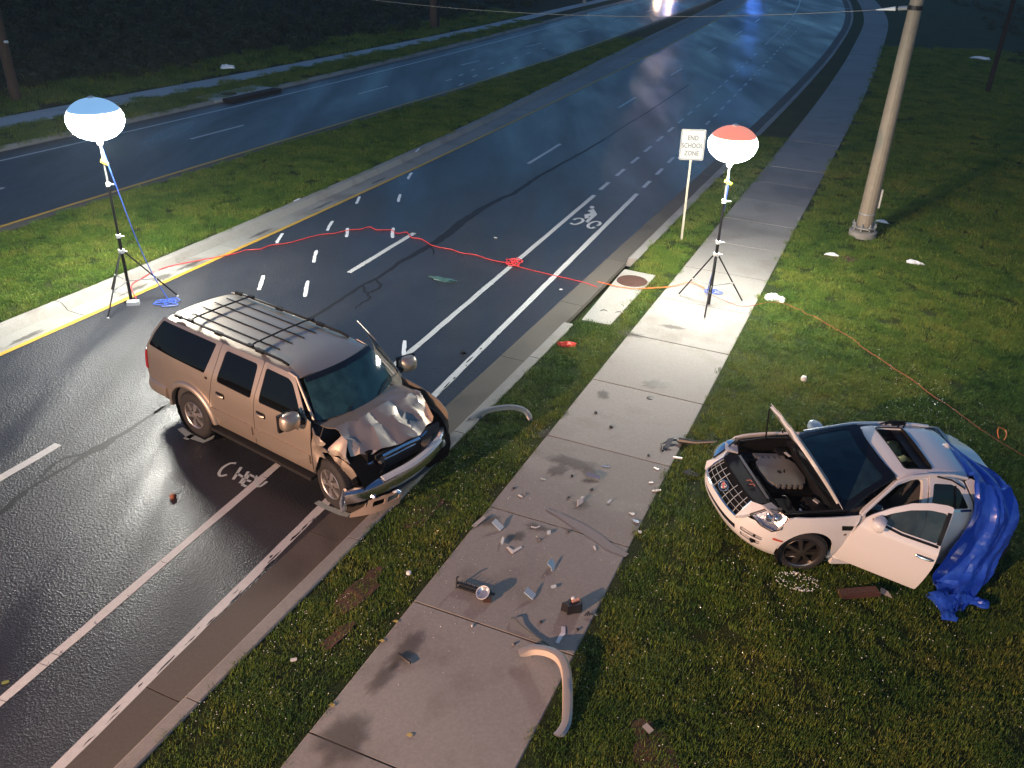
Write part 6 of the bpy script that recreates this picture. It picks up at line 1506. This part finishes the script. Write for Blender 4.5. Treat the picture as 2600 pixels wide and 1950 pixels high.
patch('soil', blob(-1.95, 7.5, .10, .30, R(-30), 3), .112, mud, .02, 2)
patch('soil', blob(-1.2, 9.9, .18, .6, R(-30), 4), .108, mud, .02, 2)
patch('soil', blob(1.60, 6.0, .22, .42, R(20), 5), lawn_z(1.6, 6) + .01, mud, .02, 3)
patch('soil', blob(8.2, 20.9, .5, .3, 0, 6), lawn_z(8.2, 20.9) + .01, mud, .02, 4)
tp_ = plate('plastic_fragment', 'grey shard beside the bare soil patch at the lower edge of the lawn', 'car fragment', quad((1.52, 6.30), (1.58, 6.20), .06), lawn_z(1.55, 6.25) + .05, mat('grey_scrap', (.25, .24, .23), .5), .012, tilt=(.4, .1))
# stains on the pavement
stain = mat('damp_stain', (.115, .098, .080), .55, var=.25, vscale=6)
def soft_mat(name, col, rough):
    m = bpy.data.materials.new(name); m.use_nodes = True; nt = m.node_tree; L = nt.links.new; b = nt.nodes['Principled BSDF']
    b.inputs['Base Color'].default_value = (*col, 1); b.inputs['Roughness'].default_value = rough
    at = _n(nt, 'ShaderNodeAttribute'); at.attribute_name = 'fade'; ge = _n(nt, 'ShaderNodeNewGeometry')
    no = _n(nt, 'ShaderNodeTexNoise', Scale=9.0, Detail=6.0, Roughness=0.7); L(ge.outputs['Position'], no.inputs['Vector'])
    ad = _n(nt, 'ShaderNodeMath', operation='ADD'); L(at.outputs['Fac'], ad.inputs[0]); L(no.outputs[0], ad.inputs[1])
    mr = _n(nt, 'ShaderNodeMapRange'); mr.inputs[1].default_value = .70; mr.inputs[2].default_value = 1.25; mr.inputs[4].default_value = .45
    L(ad.outputs[0], mr.inputs[0]); L(mr.outputs[0], b.inputs['Alpha']); return m
def soft_patch(name, cx, cy_, rx, ry, rot, z, m, parent, seed):
    n = 24; B_ = blob(0, 0, rx, ry, rot, seed, n); v = [(cx, cy_, z)]; col = [1.0]; f = []
    for k, a in ((.45, .85), (.8, .5), (1.2, 0.0)):
        v += [(cx + x * k, cy_ + y * k, z) for x, y in B_]; col += [a] * n
    for i in range(n):
        f.append((0, 1 + i, 1 + (i + 1) % n))
        for r_ in range(2): a = 1 + r_ * n; f.append((a + i, a + n + i, a + n + (i + 1) % n, a + (i + 1) % n))
    o = MB().add(v, f).build(name, m, parent, smooth=0); at = o.data.attributes.new('fade', 'FLOAT', 'POINT'); at.data.foreach_set('value', col); return o
damp = soft_mat('damp_concrete', (.085, .070, .055), .45)
kz = [0]
def stain_patch(cx, cy_, rx, ry, rot, seed): kz[0] += 1; soft_patch('stain', cx, cy_, rx, ry, rot, .1345 + kz[0] * .0003, damp, pav, seed)
for a in ((1.07, 10.20, .14, .13, 0, 3), (1.20, 10.80, .12, .08, R(20), 6), (1.50, 11.19, .10, .055, R(-10), 7), (.45, 9.36, .06, .045, 0, 8), (1.24, 10.56, .06, .045, 0, 9), (.12, 9.40, .18, .11, R(20), 5), (.42, 9.62, .22, .09, R(-25), 11), (.86, 9.57, .06, .045, 0, 12), (.95, 11.28, .50, .20, R(-22), 13), (.75, 11.05, .25, .16, R(40), 14), (1.22, 11.02, .14, .18, 0, 15), (-1.12, 7.30, .16, .42, R(-24), 16), (-1.35, 6.85, .12, .30, R(-24), 17), (-1.62, 6.05, .30, .42, R(-24), 18), (1.62, 13.45, .14, .22, 0, 19), (2.35, 16.0, .35, .14, R(-22), 20), (-.25, 9.72, .22, .12, R(30), 21), (.55, 12.1, .2, .1, R(60), 22), (2.6, 13.9, .3, .2, 0, 23), (3.3, 16.4, .3, .12, R(-22), 25)): stain_patch(*a)
MB().add(*(lambda P: ([(p[0], p[1], .1337) for p in P], [(2 * i, 2 * i + 1, 2 * i + 3, 2 * i + 2) for i in range(len(P) // 2 - 1)]))([q for (x, y, w_) in ((.55, 10.06, .02), (.78, 9.89, .06), (1.02, 9.67, .09), (1.25, 9.44, .09), (1.41, 9.24, .08), (1.62, 9.09, .05)) for q in ((x + w_ * .6, y + w_ * .7), (x - w_ * .6, y - w_ * .7))])).build('scuff', mat('purple_scuff', (.20, .175, .175), .7, var=.2, vscale=20), pav, smooth=0)

damp_g = soft_mat('damp_gutter', (.075, .065, .05), .4)
for (x, y, rx, ry, sd_) in ((-8.45, 17.75, .10, .5, 1), (-7.75, 19.3, .10, .55, 2), (-6.7, 21.7, .09, .6, 3), (-5.6, 24.2, .09, .6, 4), (-9.6, 15.2, .10, .5, 5), (-4.4, 26.9, .08, .6, 6), (-8.1, 18.5, .2, .35, 7)):
    soft_patch('stain', x, y, rx, ry, R(-23), .0065 + sd_ * .0003, damp_g, mg, sd_)
# ------------------------------------------------------------------ street lamp behind the viewer, patrol cars beyond the bend
sl = thing('street_lamp', 'tall sodium street lamp on the median behind the viewpoint', 'street lamp', (-22.5, -12.5, .1))
MB().lathe([(.14, 0), (.11, 3), (.07, 8.4), (0, 8.4)], 14).build('column', grey_metal, sl)
MB().tube([(0, 0, 8.2), (.7, .6, 8.8), (1.9, 1.5, 9.0)], .05, 8).build('arm', grey_metal, sl)
hd_ = MB().box((2.3, 1.8, 9.0), (.85, .34, .16), Matrix.Rotation(R(38), 3, 'Z')).build('luminaire', grey_metal, sl, smooth=0)
MB().lathe([(0, -.10), (.12, -.06), (.17, 0)], 18, (2.35, 1.85, 8.92)).build('lens', mat('sodium_lens', (.9, .6, .3), .3, emit=(1.0, .48, .17), es=30), hd_)
ld = bpy.data.lights.new('sodium_light', 'SPOT'); ld.energy = STREET_W; ld.color = (1.0, .56, .34); ld.shadow_soft_size = .14; ld.spot_size = R(46); ld.spot_blend = 1.0
lo_ = bpy.data.objects.new('sodium_light', ld); C.objects.link(lo_); lo_.parent = sl; lo_.location = (2.35, 1.85, 8.74)
_d = (Vector((-6.2, 3.2, 0)) - Vector((-20.15, -10.65, 8.84))); lo_.rotation_euler = _d.to_track_quat('-Z', 'Y').to_euler()
def patrol(label, loc, rz, blue, head):
    t = thing('patrol_car', label, 'patrol car', loc, (0, 0, rz), 'patrol cars beyond the bend')
    secs = [(-2.5, .55, .75, .80), (-2.45, .30, .95, .90), (-1.6, .25, 1.0, .95), (-.6, .22, 1.0, .95), (.9, .22, .98, .95), (1.9, .25, .88, .93), (2.4, .35, .75, .85), (2.48, .45, .65, .70)]
    v = []; f = []
    for (x, zb, zt, hw) in secs: v += [(x, -hw * .95, zb), (x, -hw, (zb + zt) / 2), (x, -hw * .92, zt - .04), (x, -hw * .6, zt), (x, hw * .6, zt), (x, hw * .92, zt - .04), (x, hw, (zb + zt) / 2), (x, hw * .95, zb)]
    for i in range(len(secs) - 1):
        for j in range(8): f.append((i * 8 + j, i * 8 + (j + 1) % 8, (i + 1) * 8 + (j + 1) % 8, (i + 1) * 8 + j))
    f += [tuple(range(8))[::-1], tuple(8 * (len(secs) - 1) + j for j in range(8))]
    MB().add(v, f).build('body', mat('patrol_paint', (.03, .03, .035), .3, coat=.5), t)
    MB().add([(-1.75, -.78, .98), (.95, -.80, .96), (.95, .80, .96), (-1.75, .78, .98), (-1.15, -.60, 1.42), (.25, -.62, 1.44), (.25, .62, 1.44), (-1.15, .60, 1.42)], [(0, 1, 5, 4), (1, 2, 6, 5), (2, 3, 7, 6), (3, 0, 4, 7)]).build('glasshouse', dglass, t, smooth=0)
    MB().box((-.45, 0, 1.45), (1.42, 1.22, .05)).build('roof', mat('patrol_white', (.7, .7, .7), .3, coat=.5), t)
    for x in (-1.45, 1.45):
        for s in (-1, 1): wheel(t, (x, s * .80, .34), .34, .23, .22, 5, s, 0, black_metal, 'spoke')
    lb = MB().box((-.35, 0, 1.54), (.28, 1.15, .07)).build('light_bar', trim, t, smooth=0)
    for s in (-1, 1): MB().box((-.35, s * .34, 1.555), (.30, .44, .085)).build('beacon', mat('blue_beacon', (.05, .1, .6), .3, emit=(.06, .22, 1.0), es=blue), lb, smooth=0)
    for s in (-1, 1): MB().box((2.42, s * .60, .62), (.14, .28, .14)).build('headlamp', mat('lit_headlamp_%d' % head, (.8, .8, .8), .2, emit=(1.0, .70, .45), es=head), t, smooth=0)
    return t
patrol('patrol car with blue beacons standing across the near lanes beyond the bend', (24.6, 101.5, 0), R(-100), 420, 3)
patrol('patrol car with lit headlamps on the far carriageway beyond the bend', (14.9, 97.5, 0), R(-112), 90, 900)

# ------------------------------------------------------------------ grass and broken glass, too many to count
blade_m = blade_mat()
HID = bpy.data.collections.new('grass_tufts')
def tuft(seed, n, r, h0, h1, wd):
    g = random.Random(seed); v = []; f = []; cols = []
    for k in range(n):
        a = g.uniform(0, 6.283); rr = r * math.sqrt(g.random()); x, y = rr * math.cos(a), rr * math.sin(a)
        h = g.uniform(h0, h1); b = g.uniform(0, 6.283); lean = g.uniform(.15, .95) * h; w_ = wd * g.uniform(.7, 1.3)
        dx, dy = math.cos(b), math.sin(b); sx, sy = -dy * w_ / 2, dx * w_ / 2; i = len(v)
        v += [(x - sx, y - sy, -.01), (x + sx, y + sy, -.01), (x + dx * lean * .35 - sx * .8, y + dy * lean * .35 - sy * .8, h * .6), (x + dx * lean * .35 + sx * .8, y + dy * lean * .35 + sy * .8, h * .6), (x + dx * lean, y + dy * lean, h * (1 - .25 * lean / h))]
        f += [(i, i + 1, i + 3, i + 2), (i + 2, i + 3, i + 4)]
        t = g.uniform(.6, 1.25); y_ = g.random()
        c = (t, t, t) if y_ > .12 else (1.9 * t, 1.55 * t, 1.1 * t)
        cols += [(*c, 1)] * 5
    me = bpy.data.meshes.new('grass_tuft'); me.from_pydata(v, [], f); me.materials.append(blade_m)
    at = me.color_attributes.new('blade', 'FLOAT_COLOR', 'POINT'); at.data.foreach_set('color', [q for c in cols for q in c])
    o = bpy.data.objects.new('grass_tuft', me); HID.objects.link(o); return o
for s_ in range(4): tuft(s_, 120, .15, .020, .062, .0052)
def scatter_tree(coll, smin, smax):
    ng = bpy.data.node_groups.new('grass_scatter', 'GeometryNodeTree')
    ng.interface.new_socket('Geometry', in_out='INPUT', socket_type='NodeSocketGeometry'); ng.interface.new_socket('Geometry', in_out='OUTPUT', socket_type='NodeSocketGeometry')
    a = ng.nodes.new('NodeGroupInput'); b = ng.nodes.new('NodeGroupOutput'); ci = ng.nodes.new('GeometryNodeCollectionInfo'); ci.inputs[0].default_value = coll; ci.inputs[1].default_value = True; ci.inputs[2].default_value = True
    ip = ng.nodes.new('GeometryNodeInstanceOnPoints'); ip.inputs['Pick Instance'].default_value = True
    rv = ng.nodes.new('FunctionNodeRandomValue'); rv.data_type = 'FLOAT_VECTOR'; rv.inputs[0].default_value = (-.12, -.12, 0); rv.inputs[1].default_value = (.12, .12, 6.283)
    na = ng.nodes.new('GeometryNodeInputNamedAttribute'); na.data_type = 'FLOAT'; na.inputs[0].default_value = 'size'
    L = ng.links.new
    L(a.outputs[0], ip.inputs['Points']); L(ci.outputs[0], ip.inputs['Instance']); L(rv.outputs[0], ip.inputs['Rotation']); L(na.outputs[0], ip.inputs['Scale']); L(ip.outputs[0], b.inputs[0])
    return ng
NG = scatter_tree(HID, .8, 1.2)
apron_in = lambda x, y: inpoly(x, y, apron_poly)
gG = np.random.default_rng(5)
def scatter(name, x0, x1, y0, y1, ok, zf, dens_, size):
    """dens_(x, y) tufts per square metre; size(x, y) their scale"""
    dm = dens_[0]; n = int((x1 - x0) * (y1 - y0) * dm); X = gG.uniform(x0, x1, n); Y = gG.uniform(y0, y1, n); U = gG.random(n)
    pts = []; sz = []
    for x, y, u in zip(X, Y, U):
        if u * dm > dens_[1](x, y) or not ok(x, y): continue
        pts.append((x, y, zf(x, y))); sz.append(size(x, y) * (.8 + .5 * gG.random()))
    me = bpy.data.meshes.new(name); me.from_pydata(pts, [], [])
    at = me.attributes.new('size', 'FLOAT', 'POINT'); at.data.foreach_set('value', sz)
    o = new_obj(name, me); md = o.modifiers.new('scatter', 'NODES'); md.node_group = NG
    return kind(o, 'stuff')
dn = lambda x, y: 62 if y < 15 else (62 * (15 / y) ** 1.5)
szf = lambda x, y: (1.0 if y < 15 else min(2.6, (y / 15) ** .6)) 
inv = lambda x, y: abs(x) < .64 * y + 1.8
scatter('grass', .0, 40, 4.6, 62, lambda x, y: inv(x, y) and x > swr(y) + .10 + .03 * math.sin(9 * y) and not (math.hypot(x - 9.4, y - 22.76) < .45), lawn_z, (62, dn), szf)
scatter('grass', -4.5, 12, 4.6, 34, lambda x, y: kerb(y) + .09 + .02 * math.sin(7 * y) < x < swl(y) - .10 + .03 * math.sin(11 * y) and not apron_in(x, y), lambda x, y: .102 + .012 * wob(2 * x, 2 * y), (62, dn), szf)
scatter('grass', -26, 12, 14, 62, lambda x, y: inv(x, y) and fmed(y) + .08 < x < mback(y) - .08 + .03 * math.sin(8 * y), lambda x, y: .03 + .08 * (x - fmed(y)) / max(.1, mback(y) - fmed(y)) + .03 * wob(x, y), (40, lambda x, y: 40 if y < 22 else 40 * (22 / y) ** 1.5), szf)
scatter('grass', -26, 6, 24, 70, lambda x, y: inv(x, y) and fswn(y) + .05 - .55 * max(0, math.sin(2.9 * y)) ** 2 < x < fkerb(y) + .05, lambda x, y: .12, (14, lambda x, y: 14 * (30 / y) if y > 30 else 14), lambda x, y: 2.0)
scatter('grass', -45, 2, 26, 75, lambda x, y: inv(x, y) and fswf(y) - 3.5 < x < fswf(y) - .35, lambda x, y: bank_z(fswf(y) - x), (7, lambda x, y: 7 if y < 40 else 7 * 40 / y), lambda x, y: 3.2)
# undergrowth on the dark bank
HID2 = bpy.data.collections.new('undergrowth_clumps')
leaf_m = mat('dark_leaf', (.020, .036, .012), .7, var=.4, vscale=3)
for s_ in range(3):
    g2 = random.Random(40 + s_); v = []; f = []
    for k in range(150):
        th, ph = g2.uniform(0, 6.28), math.acos(g2.uniform(-.1, 1)); r_ = g2.uniform(.45, 1.0); c = Vector((.5 * r_ * math.sin(ph) * math.cos(th), .5 * r_ * math.sin(ph) * math.sin(th), .55 * r_ * math.cos(ph) + .05))
        a, b = Vector((g2.uniform(-1, 1), g2.uniform(-1, 1), g2.uniform(-1, 1))).normalized(), Vector((g2.uniform(-1, 1), g2.uniform(-1, 1), g2.uniform(-.5, 1))).normalized(); q = g2.uniform(.05, .11); i = len(v)
        v += [c - a * q, c + b * q * .5, c + a * q, c - b * q * .5]; f.append((i, i + 1, i + 2, i + 3))
    me = bpy.data.meshes.new('leaf_clump'); me.from_pydata(v, [], f); me.materials.append(leaf_m); HID2.objects.link(bpy.data.objects.new('leaf_clump', me))
NG_k = NG; NG = scatter_tree(HID2, .8, 1.2)
scatter('undergrowth', -60, 2, 22, 100, lambda x, y: abs(x) < .66 * y + 3 and fswf(y) - 25 < x < fswf(y) - 2.6 - .8 * math.sin(.7 * y), lambda x, y: bank_z(fswf(y) - x) - .05, (1.6, lambda x, y: 1.6 if y < 60 else .8), lambda x, y: 1.0)
scatter('undergrowth', 14, 62, 34, 100, lambda x, y: abs(x) < .66 * y + 3 and x > swr(y) + 9 + 2 * math.sin(.3 * y), lambda x, y: lawn_z(x, y) - .05, (.35, lambda x, y: .35), lambda x, y: .7)
NG = NG_k
# wisps of grass growing in the near pavement joints
pts = []; sz = []
for y0 in arc_joints(swl, 4, 17, 2.165, 10.08):
    for k in range(46):
        t = gG.random(); y = y0 - .40 * 2.2 * .92 * t
        if gG.random() < .35 + .6 * math.sin(3 + 9 * t + y0) ** 2: pts.append((swl(y) * (1 - t) + swr(y) * t + gG.normal(0, .008), y + gG.normal(0, .006), .10)); sz.append(.22 + .25 * gG.random())
me = bpy.data.meshes.new('joint_grass'); me.from_pydata(pts, [], []); me.attributes.new('size', 'FLOAT', 'POINT').data.foreach_set('value', sz)
o = new_obj('joint_grass', me); o.modifiers.new('scatter', 'NODES').node_group = NG; kind(o, 'stuff')
# crumbs of safety glass
me = bpy.data.meshes.new('glass_crumbs'); v = []; f = []; g = random.Random(9)
def crumb(x, y, z, s):
    i = len(v); a = g.uniform(0, 3); c_, s_ = math.cos(a) * s, math.sin(a) * s; h = s * g.uniform(.6, 1.4)
    v.extend([(x + c_, y + s_, z), (x - s_, y + c_, z), (x - c_, y - s_, z), (x + s_, y - c_, z), (x, y, z + h)]); f.extend([(i, i + 1, i + 4), (i + 1, i + 2, i + 4), (i + 2, i + 3, i + 4), (i + 3, i, i + 4)])
for k in range(900):
    x, y = g.gauss(3.6, 2.0), g.gauss(8.6, 1.9)
    if x > swr(y) + .05 and y > 5: crumb(x, y, lawn_z(x, y) + g.uniform(.045, .07), g.uniform(.004, .009))
for k in range(140):
    a = g.uniform(0, 6.28); x, y = 3.75 + .32 * math.cos(a) * g.random(), 8.55 + .16 * math.sin(a); crumb(x, y, lawn_z(x, y) + .06, g.uniform(.006, .012))
for k in range(420):
    y = g.uniform(6, 13); x = g.uniform(kerb(y), swl(y)); crumb(x, y, .16, g.uniform(.004, .008))
for k in range(520):
    y = g.gauss(9.6, 1.5); x = g.uniform(swl(y), swr(y)); crumb(x, y, .131, g.uniform(.002, .006))
for k in range(160):
    x, y = g.gauss(7.4, .5), g.gauss(13.5, 1.0); crumb(x, y, lawn_z(x, y) + .06, g.uniform(.006, .01))
MBg = MB(); MBg.v = v; MBg.f = f
kind(MBg.build('glass_crumbs', mat('crumb_glass', (.72, .74, .70), .2, spec=.8), smooth=0), 'stuff')

# ------------------------------------------------------------------ damp night air
hz = bpy.data.materials.new('haze'); hz.use_nodes = True
nt = hz.node_tree; nt.nodes.remove(nt.nodes['Principled BSDF'])
pv = nt.nodes.new('ShaderNodeVolumePrincipled'); pv.inputs['Color'].default_value = (.92, .95, 1, 1); pv.inputs['Density'].default_value = 0.0006; pv.inputs['Anisotropy'].default_value = 0.15
nt.links.new(pv.outputs[0], nt.nodes['Material Output'].inputs['Volume'])
kind(MB().box((0, 55, 6.2), (240, 190, 15.4)).build('haze', hz, smooth=0), 'stuff')
